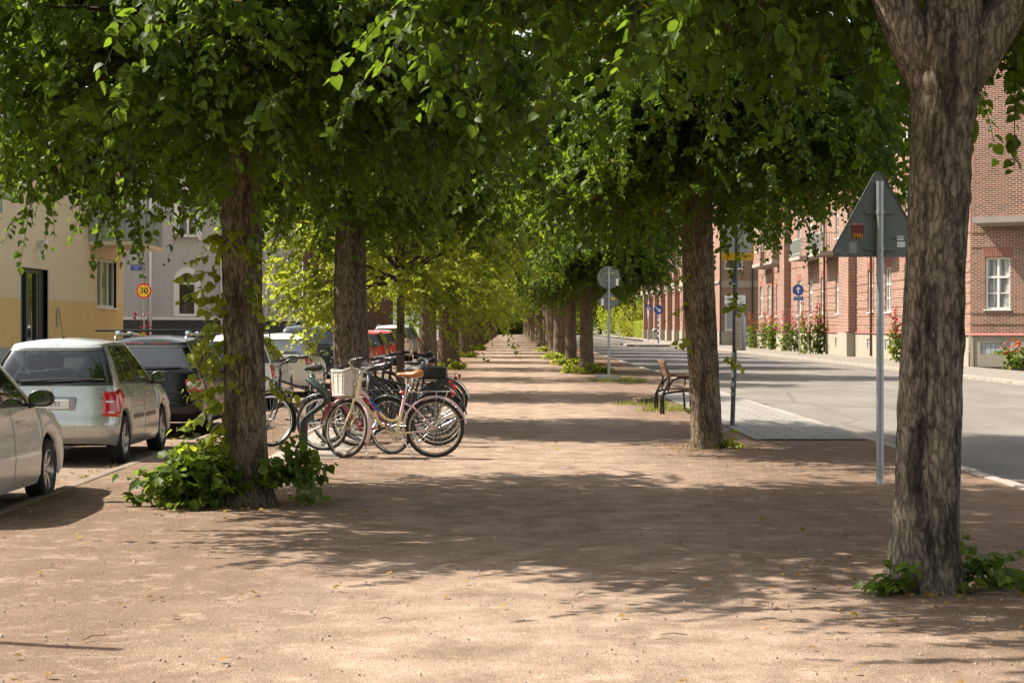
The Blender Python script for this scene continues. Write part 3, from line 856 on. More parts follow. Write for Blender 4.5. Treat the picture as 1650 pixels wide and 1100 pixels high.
wrnd = random.Random(9)
def window(f, par, s0, s1, z0, z1, o=0.0, mull=2, trans=.62, pane=None, bars=1, fr=.075, depth=.09, sill=True, frame_mat=None):
    """casement window set in its opening: frame with mullions, sill, one pane behind"""
    fm = MB(); a, b = o - depth - .05, o - depth + .01
    f.slab(fm, s0, s1, z0, z0 + fr, a, b); f.slab(fm, s0, s1, z1 - fr, z1, a, b)
    f.slab(fm, s0, s0 + fr, z0 + fr, z1 - fr, a, b); f.slab(fm, s1 - fr, s1, z0 + fr, z1 - fr, a, b)
    w = s1 - s0
    for i in range(1, mull):
        c = s0 + w * i / mull
        f.slab(fm, c - fr * .6, c + fr * .6, z0 + fr, z1 - fr, a, b + .006)
    if trans:
        c = z0 + (z1 - z0) * trans
        f.slab(fm, s0 + fr, s1 - fr, c - fr * .5, c + fr * .5, a, b + .012)
    if bars:
        c = z0 + (z1 - z0) * (trans or 1) * .5
        f.slab(fm, s0 + fr, s1 - fr, c - .018, c + .018, a, b - .006)
    wo = fm.build('window', frame_mat or M['white_paint'], par)
    pm = MB(); f.slab(pm, s0 + .01, s1 - .01, z0 + .01, z1 - .01, a - .02, a + .012)
    pm.build('pane', pane or wrnd.choice((M['pane'], M['pane'], M['pane_curtain'])), wo)
    if sill:
        sm = MB(); f.slab(sm, s0 - .06, s1 + .06, z0 - .05, z0 - .003, o - depth, o + .06)
        sm.build('sill', M['white_paint'], wo)
    return wo

# ------------------------------------------------------------------ brick house by the road
b = empty('brick_house', (17.6, 72, 0), 0, 'long red brick house with white windows and oriels behind the hollyhocks', 'building')
FX, FY0, FY1, HT = 17.6, 71.2, 132.0, 14.0
f = Face((FX, FY1), (FX, FY0))        # s runs towards the camera, outward is -x
def at_y(y): return FY1 - y
walls = MB(); holes = []
gy = [130.6, 126.6, 122.5, 113.3, 109.0, 104.8, 100.0, 91.0, 86.7, 82.4, 77.6, 74.0]
wins = []
for y in gy:
    for fl, (za, zb_) in enumerate(((2.2, 4.28), (6.25, 8.2), (9.9, 11.8))):
        wins.append((at_y(y) - .7, at_y(y) + .7, za, zb_))
f.wall(walls, 0, f.L, 1.25, HT, wins, .16)
# shallow projecting strips
for y0, y1 in ((94.6, 97.4), (116.8, 119.6)):
    f.slab(walls, at_y(y1), at_y(y0), 1.25, HT - .02, 0.003, .42)
# slightly proud courses
bands = MB()
for z in (1.62, 2.02, 2.42, 2.82, 3.22, 3.62, 4.02, 5.1):
    segs = [(0.02, at_y(119.62)), (at_y(116.78), at_y(97.42)), (at_y(94.58), f.L - .02)]
    for s0, s1 in segs:
        cuts = sorted([(w[0], w[1]) for w in wins if w[2] - .1 < z < w[3] + .1 and s0 < w[0] < s1])
        c = s0
        for a_, b_ in cuts + [(s1, s1)]:
            if a_ - .02 > c: f.slab(bands, c, a_ - .02, z, z + .075, .002, .022)
            c = b_ + .02
# the oblique end wall
K = Vector((FX - .0, FY0, 0))
fa = Face((K.x, K.y), (K.x + .835 * 9, K.y - .55 * 9))
awins = [(.58, 1.55, 2.18, 4.15), (3.6, 4.6, 2.18, 4.15), (6.4, 7.4, 2.18, 4.15)]
fa.wall(walls, 0, fa.L, 1.25, HT, awins, .16)
for z in (1.62, 2.02, 4.55, 5.1):
    fa.slab(bands, .02, fa.L, z, z + .075, .002, .022)
# the gable towards the side street, back and top
gf = Face((FX + 11, FY1), (FX, FY1))
gf.wall(walls, 0, gf.L, 0, HT)
eb = fa.W(fa.L, 0)
Face((eb.x, eb.y), (eb.x + 8, eb.y + 14)).wall(walls, 0, 16.1, 0, HT)
walls.build('wall', M['brick'], b, uv=True)
bands.build('brick_course', M['brick'], b, uv=True)
pl = MB()
bw = [(at_y(y) - .45, at_y(y) + .45, .45, .92) for y in gy if y not in (130.6,)]
f.wall(pl, 0, f.L, 0, 1.2, bw, .1, .07)
f.slab(pl, at_y(97.4), at_y(94.6), 0, 1.2, .072, .50)
f.slab(pl, at_y(119.6), at_y(116.8), 0, 1.2, .072, .50)
abw = [(.42, 1.58, .48, .92), (3.5, 4.7, .48, .92)]
fa.wall(pl, 0.0, fa.L, 0, 1.2, abw, .1, .07)
fa.slab(pl, .10, .16, 0.0, 1.19, .071, .11)
pl.build('plinth', M['concrete'], b)
lg = MB()
for ff, s0, s1 in ((f, 0, at_y(119.6)), (f, at_y(116.8), at_y(97.4)), (f, at_y(94.6), f.L), (fa, 0, fa.L)):
    v = [ff.W(s0, 1.28, .003), ff.W(s1, 1.28, .003), ff.W(s1, 1.2, .13), ff.W(s0, 1.2, .13), ff.W(s1, 1.19, .13), ff.W(s0, 1.19, .13)]
    lg.add(v, [(0, 3, 2, 1), (3, 5, 4, 2)])
lg.build('plinth_ledge', M['red_metal'], b)
wobs = [window(f, b, *w) for w in wins]
awobs = [window(fa, b, *w, bars=1) for w in awins]
arch_m = plain('arch_brick', (.30, .125, .09), .9, 0, .25, 3)
for ff, ws, los in ((f, wins, wobs), (fa, awins, awobs)):
    for w, wo in zip(ws, los):
        n = 12; ar = MB()
        for i in range(n):
            x0 = w[0] - .06 + (w[1] - w[0] + .12) * i / n; x1 = w[0] - .06 + (w[1] - w[0] + .12) * (i + .82) / n
            sk = ((i + .5) / n - .5) * .12
            v = [ff.W(x0, w[3] + .02, .012), ff.W(x1, w[3] + .02, .012), ff.W(x1 + sk, w[3] + .4, .012), ff.W(x0 + sk, w[3] + .4, .012)]
            ar.add(v + [p - ff.n * .01 for p in v], [(0, 1, 2, 3), (0, 4, 5, 1), (1, 5, 6, 2), (2, 6, 7, 3), (3, 7, 4, 0)])
        ar.build('brick_arch', arch_m, wo)
for ff, ws in ((f, bw), (fa, abw)):
    for w in ws:
        gm = MB(); big = ff is fa
        nx, nz = (6, 2) if big else (3, 2)
        for i in range(nx):
            for j in range(nz):
                dx, dz = (w[1] - w[0]) / nx, (w[3] - w[2]) / nz
                ff.slab(gm, w[0] + dx * i + .012, w[0] + dx * (i + 1) - .012, w[2] + dz * j + .012, w[2] + dz * (j + 1) - .012, -.09, .02)
        gw = gm.build('basement_window', M['glass_block'], b)
        sm = MB(); ff.slab(sm, w[0], w[1], w[2], w[3], -.12, -.03)
        sm.build('mortar', M['white_trim'], gw)
# oriels with a concrete foot
def oriel(ff, s0, s1, z0, z1, out, win=True):
    mb = MB(); ff.slab(mb, s0, s1, z0 + .34, z1, .003, out)
    oo = mb.build('oriel', M['brick'], b, uv=True)
    cm = MB()
    v0 = [ff.W(s0 - .06, z0 + .34, 0), ff.W(s0 - .06, z0 + .34, out + .06), ff.W(s1 + .06, z0 + .34, out + .06), ff.W(s1 + .06, z0 + .34, 0)]
    v1 = [p - Vector((0, 0, .22)) for p in v0]
    v2 = [ff.W(s0 + .1, z0, 0), ff.W(s0 + .1, z0, out * .6), ff.W(s1 - .1, z0, out * .6), ff.W(s1 - .1, z0, 0)]
    cm.add(v0 + v1 + v2, [(0, 1, 2, 3), (11, 10, 9, 8)] + [(k * 4 + i, k * 4 + (i + 1) % 4, k * 4 + 4 + (i + 1) % 4, k * 4 + 4 + i) for k in (0, 1) for i in range(4)])
    cm.build('oriel_foot', M['concrete_dark'], oo, recalc=True)
    if win:
        # windows of the oriel's street face and its camera-side cheek
        g = Face(ff.W(s1, 0, out)[:2], ff.W(s1, 0, 0)[:2])
        for za in (6.5, 10.0):
            w = MB(); ff.slab(w, (s0 + s1) / 2 - .7, (s0 + s1) / 2 + .7, za, za + 1.8, out, out + .04)
            wo = w.build('oriel_window', M['white_paint'], oo)
            w = MB(); g.slab(w, .1, out - .1, za, za + 1.8, .002, .04); w.build('oriel_window', M['white_paint'], oo)
            p = MB()
            for a_, b_ in (((s0 + s1) / 2 - .6, (s0 + s1) / 2 - .04), ((s0 + s1) / 2 + .04, (s0 + s1) / 2 + .6)):
                ff.slab(p, a_, b_, za + .1, za + 1.1, out + .041, out + .046); ff.slab(p, a_, b_, za + 1.2, za + 1.7, out + .041, out + .046)
            p.build('oriel_pane', M['pane'], oo)
            p = MB(); g.slab(p, .19, out - .19, za + .1, za + 1.1, .041, .046); g.slab(p, .19, out - .19, za + 1.2, za + 1.7, .041, .046)
            p.build('oriel_pane', M['pane'], oo)
    return oo
for y0, y1 in ((118.9, 122.6), (124.6, 128.4)):
    oriel(f, at_y(y1), at_y(y0), 5.42, 12.6, .85)
oriel(fa, .35, 4.2, 5.32, 12.6, .55, False)
# balconies with pale rails
for y0, y1 in ((99.2, 103.6), (106.2, 110.2), (84.5, 88.9)):
    mb = MB(); f.slab(mb, at_y(y1), at_y(y0), 5.35, 5.55, .003, 1.1)
    bo = mb.build('balcony', M['concrete_dark'], b)
    rb = MB()
    for z in (5.68, 6.5): f.slab(rb, at_y(y1) + .03, at_y(y0) - .03, z, z + .05, 1.0, 1.05)
    n = 34
    for i in range(n + 1):
        s = at_y(y1) + .05 + (y1 - y0 - .1) * i / n
        f.slab(rb, s - .012, s + .012, 5.55, 6.5, 1.012, 1.038)
    for s in (at_y(y1) + .05, at_y(y0) - .05):
        for o in np.linspace(.08, .95, 8): f.slab(rb, s - .012, s + .012, 5.55, 6.5, o - .012, o + .012)
        f.slab(rb, s - .02, s + .02, 6.5, 6.55, .02, 1.0)
    rb.build('railing', M['corrugated'], bo)
for y in (103.6, 124.0, 90.2):
    mb = MB(); p = f.W(at_y(y), 0, .12)
    mb.tube([(p.x, p.y, .1), (p.x, p.y, HT - .3)], .065, 10)
    mb.build('downpipe', M['copper_pipe'], b, smooth=True)
mb = MB(); p = fa.W(2.05, 7.9, .56); fa.slab(mb, 1.72, 1.9, 7.85, 8.05, .552, .60); mb.build('vent', M['zinc'], b)
rf = MB()
rf.poly([f.W(-.3, HT, .5), f.W(f.L, HT, .5), f.W(f.L, HT + 4.5, -5), f.W(-.3, HT + 4.5, -5)])
rf.poly([fa.W(0, HT, .5), fa.W(fa.L, HT, .5), fa.W(fa.L, HT + 4.5, -5), f.W(f.L, HT + 4.5, -5)])
rf.poly([f.W(-.3, HT + 4.5, -5), f.W(f.L, HT + 4.5, -5), f.W(f.L, HT, -11), f.W(-.3, HT, -11)])
rf.poly([f.W(-.3, HT, .5), f.W(-.3, HT + 4.5, -5), f.W(-.3, HT, -11)])
rf.build('roof', M['roof_tile'], b)
for ch in b.children: ch.matrix_parent_inverse = Matrix.Translation(-Vector(b.location))

# ------------------------------------------------------------------ far brick house with stepped bays and a corner shop
b = empty('brick_house', (16.9, 150, 0), 0, 'farther pink brick house with stepped bays and a corner restaurant, beyond the side street', 'building')
f = Face((16.9, 236), (16.9, 150)); e = Face((16.9, 150), (27, 150))
walls = MB(); wins = []
def at_y(y): return 236 - y
for i in range(10):
    for dy in (-1.6, 1.6):
        s = at_y(156 + 8.6 * i + dy)
        if s > 1: wins.append((s - .55, s + .55, 1.9, 4.2))
f.wall(walls, 0, f.L, 1.1, 15, wins, .16)
for i in range(10):
    s = at_y(160.3 + 8.6 * i)
    if s > .6: f.slab(walls, s - .5, s + .5, 1.1, 5.2, .003, .5)
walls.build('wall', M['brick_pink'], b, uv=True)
w2 = MB(); ew = [(.42, 1.95, 1.2, 3.25), (.4, 1.85, 6.15, 8.0), (4.2, 5.6, 6.15, 8.0)]
e.wall(w2, 0, e.L, 1.1, 15, ew, .16)
w2.build('wall', M['brick'], b, uv=True)
mb = MB(); e.slab(mb, 0.02, e.L, 4.65, 5.2, .003, .05); f.slab(mb, 0, f.L, 5.0, 5.2, .003, .10); mb.build('string_course', M['concrete_dark'], b)
mb = MB(); f.wall(mb, 0, f.L, 0, 1.1, [], .1, .06); e.wall(mb, 0, e.L, 0, 1.1, [(1.0, 1.65, .35, .85)], .1, .06)
for i in range(10):
    s = at_y(160.3 + 8.6 * i)
    if s > .6: f.slab(mb, s - .5, s + .5, 0, 1.1, .062, .56)
mb.build('plinth', M['concrete'], b)
mb = MB(); e.slab(mb, 1.0, 1.65, .35, .85, -.1, -.03); mb.build('basement_window', M['pane_dark'], b)
for w in wins: window(f, b, *w, mull=1)
for w in ew[1:]: window(e, b, *w)
sw = window(e, b, *ew[0], mull=1, trans=0, bars=0, pane=M['grey_blind'], fr=.12)
mb = MB(); e.slab(mb, .36, 2.05, 3.3, 4.02, .003, .10); so = mb.build('shop_sign', M['sign_white'], b)
mb = MB(); text_mesh(mb, 'Hao Nasadat', .24, e.mat4(1.2, 3.76, .105), squeeze=.9); mb.build('lettering', M['dark_metal'], so)
mb = MB(); text_mesh(mb, 'Trio', .2, e.mat4(.75, 3.5, .105)); mb.build('lettering', M['dark_metal'], so)
mb = MB(); text_mesh(mb, 'A', .2, e.mat4(1.85, 3.5, .105)); mb.build('lettering', M['dark_metal'], so)
for sx in (.02, 2.62):
    mb = MB(); p = e.W(sx, 0, .12); mb.tube([(p.x, p.y, 0), (p.x, p.y, 14.5)], .06, 8); mb.build('downpipe', M['dark_metal'], b)
for i in range(9):
    y0 = 162.6 + 8.6 * i; y1 = y0 + 3.6
    mb = MB(); f.slab(mb, at_y(y1), at_y(y0), 5.75, 14.6, .003, 1.0); oo = mb.build('oriel', M['brick'], b, uv=True)
    cm = MB(); f.slab(cm, at_y(y1) - .05, at_y(y0) + .05, 5.2, 5.745, .003, 1.06)
    cm.build('oriel_foot', M['concrete'], oo)
    cm = MB(); f.slab(cm, at_y(y1) - .03, at_y(y0) + .03, 8.9, 9.05, .003, 1.03); cm.build('string_course', M['concrete'], oo)
    for s in (at_y(y1), at_y(y0) - .3):
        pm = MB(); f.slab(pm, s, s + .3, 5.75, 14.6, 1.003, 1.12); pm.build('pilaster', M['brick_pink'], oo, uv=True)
    g = Face(f.W(at_y(y0), 0, 1.0)[:2], f.W(at_y(y0), 0, 0)[:2])
    for z in (6.9, 10.4):
        wm = MB(); pn = MB()
        g.slab(wm, .14, .92, z, z + 1.9, .002, .05); g.slab(pn, .24, .5, z + .12, z + 1.1, .051, .056); g.slab(pn, .56, .82, z + .12, z + 1.1, .051, .056)
        g.slab(pn, .24, .82, z + 1.2, z + 1.78, .051, .056)
        wm.build('oriel_window', M['white_paint'], oo); pn.build('oriel_pane', M['pane'], oo)
        wm = MB(); pn = MB()
        f.slab(wm, at_y(y1) + .6, at_y(y0) - .6, z, z + 1.9, 1.003, 1.05); f.slab(pn, at_y(y1) + .75, at_y(y0) - .75, z + .12, z + 1.78, 1.051, 1.056)
        wm.build('oriel_window', M['white_paint'], oo); pn.build('oriel_pane', M['pane'], oo)
mb = MB(); mb.poly([(16.4, 149.6, 15), (27, 149.6, 15), (27, 149.6, 15.1), (22, 149.6, 19), (16.4, 149.6, 15.1)]); mb.poly([(16.4, 149.6, 15), (16.4, 236.5, 15), (22, 236.5, 19), (22, 149.6, 19)][::-1]); mb.poly([(27, 149.6, 15), (22, 149.6, 19), (22, 236.5, 19), (27, 236.5, 15)]); mb.build('roof', M['roof_tile'], b)
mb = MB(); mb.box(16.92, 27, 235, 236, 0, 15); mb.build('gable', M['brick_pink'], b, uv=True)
for ch in b.children: ch.matrix_parent_inverse = Matrix.Translation(-Vector(b.location))

# ------------------------------------------------------------------ cream and yellow house by the parked cars
b = empty('rendered_house', (-13.2, 63.5, 0), 0, 'cream house with a yellow lower band and dark glazed door, behind the silver hatchback', 'building')
XB = -13.2
f = Face((XB, 20), (XB, 63.5))
def at_y(y): return y - 20
dr = (at_y(50.2), at_y(53.1), .12, 3.14)
yw = (at_y(59.5), at_y(62.4), 2.15, 3.72)
lw = [(at_y(41.5), at_y(43.5), 2.15, 3.72), (at_y(46), at_y(47.6), 2.15, 3.7)]
ups = [(at_y(y) - .8, at_y(y) + .8, z, z + 1.5) for y in (27, 31.5, 36, 40.5, 45.5, 50, 55, 60) for z in (5.6,)]
mb = MB(); f.wall(mb, 0, f.L, 2.3, 8.8, [dr, yw] + lw + ups, .2)
g2 = Face((XB, 63.5), (XB - 12, 63.5))
g2.wall(mb, 0, 12, 2.3, 8.8)
mb.build('wall', M['cream'], b)
mb = MB(); f.wall(mb, 0, f.L, .98, 2.3, [dr, yw] + lw, .2); g2.wall(mb, 0, 12, .98, 2.3); mb.build('lower_wall', M['yellow'], b)
mb = MB(); f.wall(mb, 0, f.L, 0, .98, [dr], .2, .03); g2.wall(mb, 0, 12, 0, .98, [], .2, .03); mb.build('plinth', M['blue_grey'], b)
do = MB(); a = dr
f.slab(do, a[0], a[1], a[3] - .12, a[3], -.2, -.1)
for s0, s1 in ((a[0], a[0] + .12), (a[0] + .95, a[0] + 1.12), (a[0] + 2.05, a[0] + 2.25), (a[1] - .55, a[1])): f.slab(do, s0, s1, a[2], a[3] - .12, -.2, -.1)
f.slab(do, a[0], a[1], a[2], a[2] + .3, -.2, -.11)
dd = do.build('door', M['door_green'], b)
mb = MB(); f.slab(mb, a[0] + .1, a[1] - .1, a[2], a[3], -.24, -.16); mb.build('pane', M['pane_dark'], dd)
mb = MB(); p = f.W(a[0] + 1.2, 1.3, .0); mb.tube([f.W(a[0] + 1.22, .9, -.03), f.W(a[0] + 1.22, 1.9, -.03)], .02, 8); mb.build('handle', M['zinc'], dd)
window(f, b, *yw, mull=3, trans=0, bars=0)
for w in lw: window(f, b, *w, mull=2, trans=0, bars=0)
for w in ups: window(f, b, *w, mull=2, trans=0, bars=0)
mb = MB(); p = f.W(at_y(52), 3.62, .0)
f.slab(mb, at_y(52) - .06, at_y(52) + .06, 3.45, 3.8, .003, .06)
mb.lathe([(.0, 0), (.10, .0), (.13, .12), (.12, .22), (.0, .25)], 14, 'z', Matrix.Translation(f.W(at_y(52), 3.72, .17)))
mb.build('wall_lamp', M['white_paint'], b, angle=40)
mb = MB(); f.slab(mb, at_y(54.1), at_y(54.4), 1.55, 2.05, .003, .03); mb.build('entry_phone', M['zinc'], b)
def cladbox(s0, s1, z0, z1, out):
    mb = MB(); f.slab(mb, s0, s1, z0, z1, .003, out)
    n = int((s1 - s0) / .14)
    for i in range(n): f.slab(mb, s0 + .02 + i * (s1 - s0 - .04) / n, s0 + .02 + (i + .5) * (s1 - s0 - .04) / n, z0 + .02, z1 - .02, out, out + .03)
    for i in range(8): 
        o0 = .03 + i * (out - .06) / 8
        f.slab(mb, s1, s1 + .03, z0 + .02, z1 - .02, o0, o0 + (out - .06) / 16); f.slab(mb, s0 - .03, s0, z0 + .02, z1 - .02, o0, o0 + (out - .06) / 16)
    bo = mb.build('balcony', M['corrugated'], b)
    mb = MB(); f.slab(mb, s0 - .04, s1 + .04, z0 - .12, z0 - .003, .003, out + .05); mb.build('balcony_floor', M['cream'], bo)
for z in (4.2, 7.1):
    cladbox(at_y(58.3), at_y(63.4), z, z + 1.05, 1.35)
    cladbox(at_y(39.5), at_y(44.0), z, z + 1.05, 1.2)
mb = MB(); mb.poly([(XB + .3, 20, 8.8), (XB + .3, 64, 8.8), (XB - 6, 64, 11), (XB - 6, 20, 11)]); mb.poly([(XB - 12, 20, 8.8), (XB - 6, 20, 11), (XB - 6, 64, 11), (XB - 12, 64, 8.8)]); mb.poly([(XB + .3, 64, 8.8), (XB - 12, 64, 8.8), (XB - 6, 64, 11)]); mb.poly([(XB + .3, 20, 8.8), (XB - 6, 20, 11), (XB - 12, 20, 8.8)]); mb.build('roof', M['roof_tile'], b)
mb = MB(); mb.box(XB - 12, XB - .05, 20, 20.3, 0, 8.8); mb.box(XB - 12.2, XB - 12, 20, 63.5, 0, 8.8); mb.build('back_wall', M['cream'], b)
for ch in b.children: ch.matrix_parent_inverse = Matrix.Translation(-Vector(b.location))

# ------------------------------------------------------------------ grey house on the corner of the side street
b = empty('rendered_house', (-13.2, 85.4, 0), 0, 'grey house with white arched windows over a dark brick base, behind the 30 speed sign', 'building')
c0 = Vector((-14.6 - .7071 * 9, 84 - .7071 * 9)); c1 = Vector((-13.2, 85.4))
f = Face((c0.x, c0.y), (c1.x, c1.y)); e = Face((c1.x, c1.y), (c1.x, 118))
sC = 9.0
def arch_pts(s0, s1, z0, z1, n=12):
    r = (s1 - s0) / 2; c = (s0 + s1) / 2
    return [(s0, z0), (s1, z0)] + [(c + r * math.cos(PI * i / n), z1 - r + r * math.sin(PI * i / n)) for i in range(n + 1)]
def arched(ff, s0, s1, z0, z1, par, wide=.26, pane=None):
    """arched window: white moulded surround, frame with transom, pane"""
    op = arch_pts(s0, s1, z0, z1); ip = arch_pts(s0 + wide, s1 - wide, z0 + .12, z1 - wide)
    mb = MB(); k = len(op)
    vs = [ff.W(a_, c_, .003) for a_, c_ in op] + [ff.W(a_, c_, .06) for a_, c_ in op] + [ff.W(a_, c_, .05) for a_, c_ in ip] + [ff.W(a_, c_, .004) for a_, c_ in ip]
    fs = [(i + q_ * k, (i + 1) % k + q_ * k, (i + 1) % k + (q_ + 1) * k, i + (q_ + 1) * k) for q_ in range(3) for i in range(k)]
    mb.add(vs, fs)
    zt = z1 - (s1 - s0) / 2 - .02
    ff.slab(mb, s0 + wide, s1 - wide, zt - .04, zt + .04, .006, .035)
    ff.slab(mb, s0 + wide, s0 + wide + .05, z0 + .12, zt, .006, .03); ff.slab(mb, s1 - wide - .05, s1 - wide, z0 + .12, zt, .006, .03)
    wo = mb.build('arched_window', M['white_trim'], par, recalc=False)
    pm = MB(); pm.poly([ff.W(a_, c_, .008) for a_, c_ in ip]); pm.build('pane', pane or M['pane_dark'], wo)
    return wo
mb = MB(); f.wall(mb, 0, f.L, 1.9, 8.6); e.wall(mb, 0, e.L, 1.9, 8.6)
hb = Face((c1.x, 118), (c1.x - 12, 118)); hb.wall(mb, 0, 12, 0, 8.6)
mb.build('wall', M['grey_render'], b)
mb = MB(); f.wall(mb, 0, f.L, 0, 1.82, [], .1, .05); e.wall(mb, 0, e.L, 0, 1.82, [], .1, .05); mb.build('plinth', M['brick_grey'], b, uv=True)
mb = MB(); f.slab(mb, 0, f.L + .04, 1.82, 1.95, .003, .10); e.slab(mb, 0, e.L, 1.82, 1.95, .003, .10); mb.build('string_course', M['white_trim'], b)
arched(f, sC - .72, sC + .72, 1.98, 4.2, b)
arched(f, sC - 5.2, sC - 3.8, 1.98, 4.2, b)
for y in (88.5, 92.0, 95.8, 98.6, 101.6, 104.8, 108.2, 111.8, 115.4):
    arched(e, y - c1.y - .62, y - c1.y + .62, 1.98, 4.1, b, .2)
for y in (90.2, 93.9, 97.2, 100.1, 103.2, 106.5, 110, 113.6):
    mb = MB(); e.slab(mb, y - c1.y - .14, y - c1.y + .14, 1.96, 8.4, .003, .14); mb.build('pilaster', M['white_trim'], b)
for s in (sC - 4.5, sC, ):
    window(f, b, s - .55, s + .55, 5.6, 7.6, o=.19, mull=2, trans=.65)
    mb = MB(); f.slab(mb, s - .75, s - .55, 5.45, 7.8, .003, .12); f.slab(mb, s + .55, s + .75, 5.45, 7.8, .003, .12); f.slab(mb, s - .55, s + .55, 7.6, 7.8, .003, .12); mb.build('window_surround', M['white_trim'], b)
for s, zt in ((sC - 2.02, 8.4), (sC + 1.85, 8.4)):
    mb = MB(); mb.tube([f.W(s, .3, .13), f.W(s, zt, .13)], .06, 10); mb.build('downpipe', M['white_trim'], b, smooth=True)
sb = MB(); f.slab(sb, sC - 2.95, sC - 2.40, 4.0, 4.24, .003, .02); so = sb.build('street_name_sign', M['sign_blue'], b)
mb = MB(); text_mesh(mb, 'Torkelsgatan', .085, f.mat4(sC - 2.675, 4.17, .023)); mb.build('lettering', M['sign_white'], so); mb = MB(); text_mesh(mb, 'EKEBERG', .055, f.mat4(sC - 2.675, 4.06, .023)); mb.build('lettering', M['sign_white'], so)
mb = MB(); mb.poly([f.W(-.3, 8.6, .3), f.W(f.L, 8.6, .3), e.W(e.L, 8.6, .3), Vector((-20, 118, 11)), Vector((-20, 84, 11))]); mb.build('roof', M['roof_tile'], b)
for ch in b.children: ch.matrix_parent_inverse = Matrix.Translation(-Vector(b.location))

# ------------------------------------------------------------------ brown house further along
b = empty('brick_house', (-13.2, 118.6, 0), 0, 'brown brick house with dark pilasters far along the street behind the dark SUV', 'building')
f = Face((-13.2, 118.6), (-13.2, 210)); mb = MB(); wins = [(2 + 3.6 * i, 3.3 + 3.6 * i, z, z + 1.9) for i in range(24) for z in (2.0, 5.6, 9.0)]
f.wall(mb, 0, f.L, 0, 11.2, wins, .15)
for i in range(25): f.slab(mb, .4 + 3.6 * i, .9 + 3.6 * i, 0, 11, .003, .25)
mb.build('wall', M['brick_brown'], b, uv=True)
for w in wins[:36]: window(f, b, *w, mull=2, bars=0, sill=False)
mb = MB()
for w in wins[36:]: f.slab(mb, w[0], w[1], w[2], w[3], -.15, -.05)
mb.build('pane', M['pane'], b)
mb = MB(); mb.poly([f.W(0, 11.2, .4), f.W(f.L, 11.2, .4), f.W(f.L, 15, -6), f.W(0, 15, -6)]); mb.build('roof', M['roof_tile'], b)
for ch in b.children: ch.matrix_parent_inverse = Matrix.Translation(-Vector(b.location))
# ------------------------------------------------------------------ trees and hedges that close the view
def bush_mesh(seed, rx, ry, h, n, size, mat, detail=1, z0=.1):
    rng = np.random.default_rng(seed)
    nb = max(10, n // 60)
    ph = rng.uniform(0, 2 * PI, nb); hh = rng.uniform(0, 1, nb); rr = np.sqrt(rng.uniform(.2, 1, nb)) * np.interp(hh, [0, .3, .75, 1], [.85, 1, .75, .25])
    C = np.stack([np.cos(ph) * rr * rx, np.sin(ph) * rr * ry, z0 + hh * (h - z0)], 1)
    idx = np.repeat(np.arange(nb), max(1, n // nb))
    P = C[idx] + rng.normal(0, 1, (len(idx), 3)) * np.array([rx, ry, h * .5]) * .16
    P[:, 2] = np.maximum(P[:, 2], .05)
    D = unit(C[idx] * np.array([1, 1, .3]) + rng.normal(0, 1.2, (len(idx), 3)) + np.array([0, 0, -.6]))
    N = unit(rng.normal(0, .7, (len(idx), 3)) + np.array([0, 0, 1]))
    S = size * rng.uniform(.6, 1.2, len(idx))
    tone = np.clip(rng.normal(.45, .2, len(idx)) + rng.normal(0, .2, nb)[idx], 0, .90)
    return leaves_mesh('crown', P, D, N, S, tone, mat, detail)
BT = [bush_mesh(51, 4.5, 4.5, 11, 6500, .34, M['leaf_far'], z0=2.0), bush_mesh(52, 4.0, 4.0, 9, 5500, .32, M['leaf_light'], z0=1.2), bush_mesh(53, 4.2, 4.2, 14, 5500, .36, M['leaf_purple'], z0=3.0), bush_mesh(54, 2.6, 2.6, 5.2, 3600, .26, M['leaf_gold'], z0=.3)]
def back_tree(x, y, k, s, label, group='trees closing the end of the street'):
    t = empty('broadleaf_tree', (x, y, -.1), 0, label, 'tree', group)
    mesh_child('trunk', TR[k % 4], t, (0, 0, 0), x, (1.2, 1.2, .9 * s)); mesh_child('crown', BT[k], t, (0, 0, 0), y, (s, s, s))
rb_ = random.Random(8)
for i, (x, y, k, s) in enumerate([(-9, 330, 0, 1.2), (-3, 338, 0, 1.1), (3, 341, 0, 1.25), (8, 352, 0, 1.3), (-16, 335, 0, 1.3), (13, 362, 0, 1.2), (-1, 372, 0, 1.5), (6, 380, 0, 1.6), (-10, 370, 0, 1.6)]):
    back_tree(x, y, k, s, 'dark broadleaf tree in the wood that closes the far end of the avenue')
for (x, y, k, s, lab) in [
    (20.5, 318, 1, 1.35, 'pale green tree behind the clipped hedge at the far end of the road'),
    (25.0, 296, 0, 1.3, 'mid green tree beside the far gable of the pink brick house'),
    (17.5, 262, 3, .95, 'golden yellow-green shrub tree beside the clipped hedge'),
    (17.0, 352, 2, 1.35, 'dark copper-leaved tree rising above the pale green ones'),
    (24, 345, 1, 1.8, 'tall pale tree behind the golden shrub tree'),
    (30, 330, 0, 1.9, 'tall green tree furthest behind the pink brick house'),
    (12, 335, 1, 1.2, 'light green tree where the road bends out of sight'),
    (15, 395, 0, 2.0, 'big dark tree beyond the bend of the road'), (22, 400, 0, 2.1, 'big dark tree farther beyond the bend, behind the copper one'),]:
    back_tree(x, y, k, s, lab)
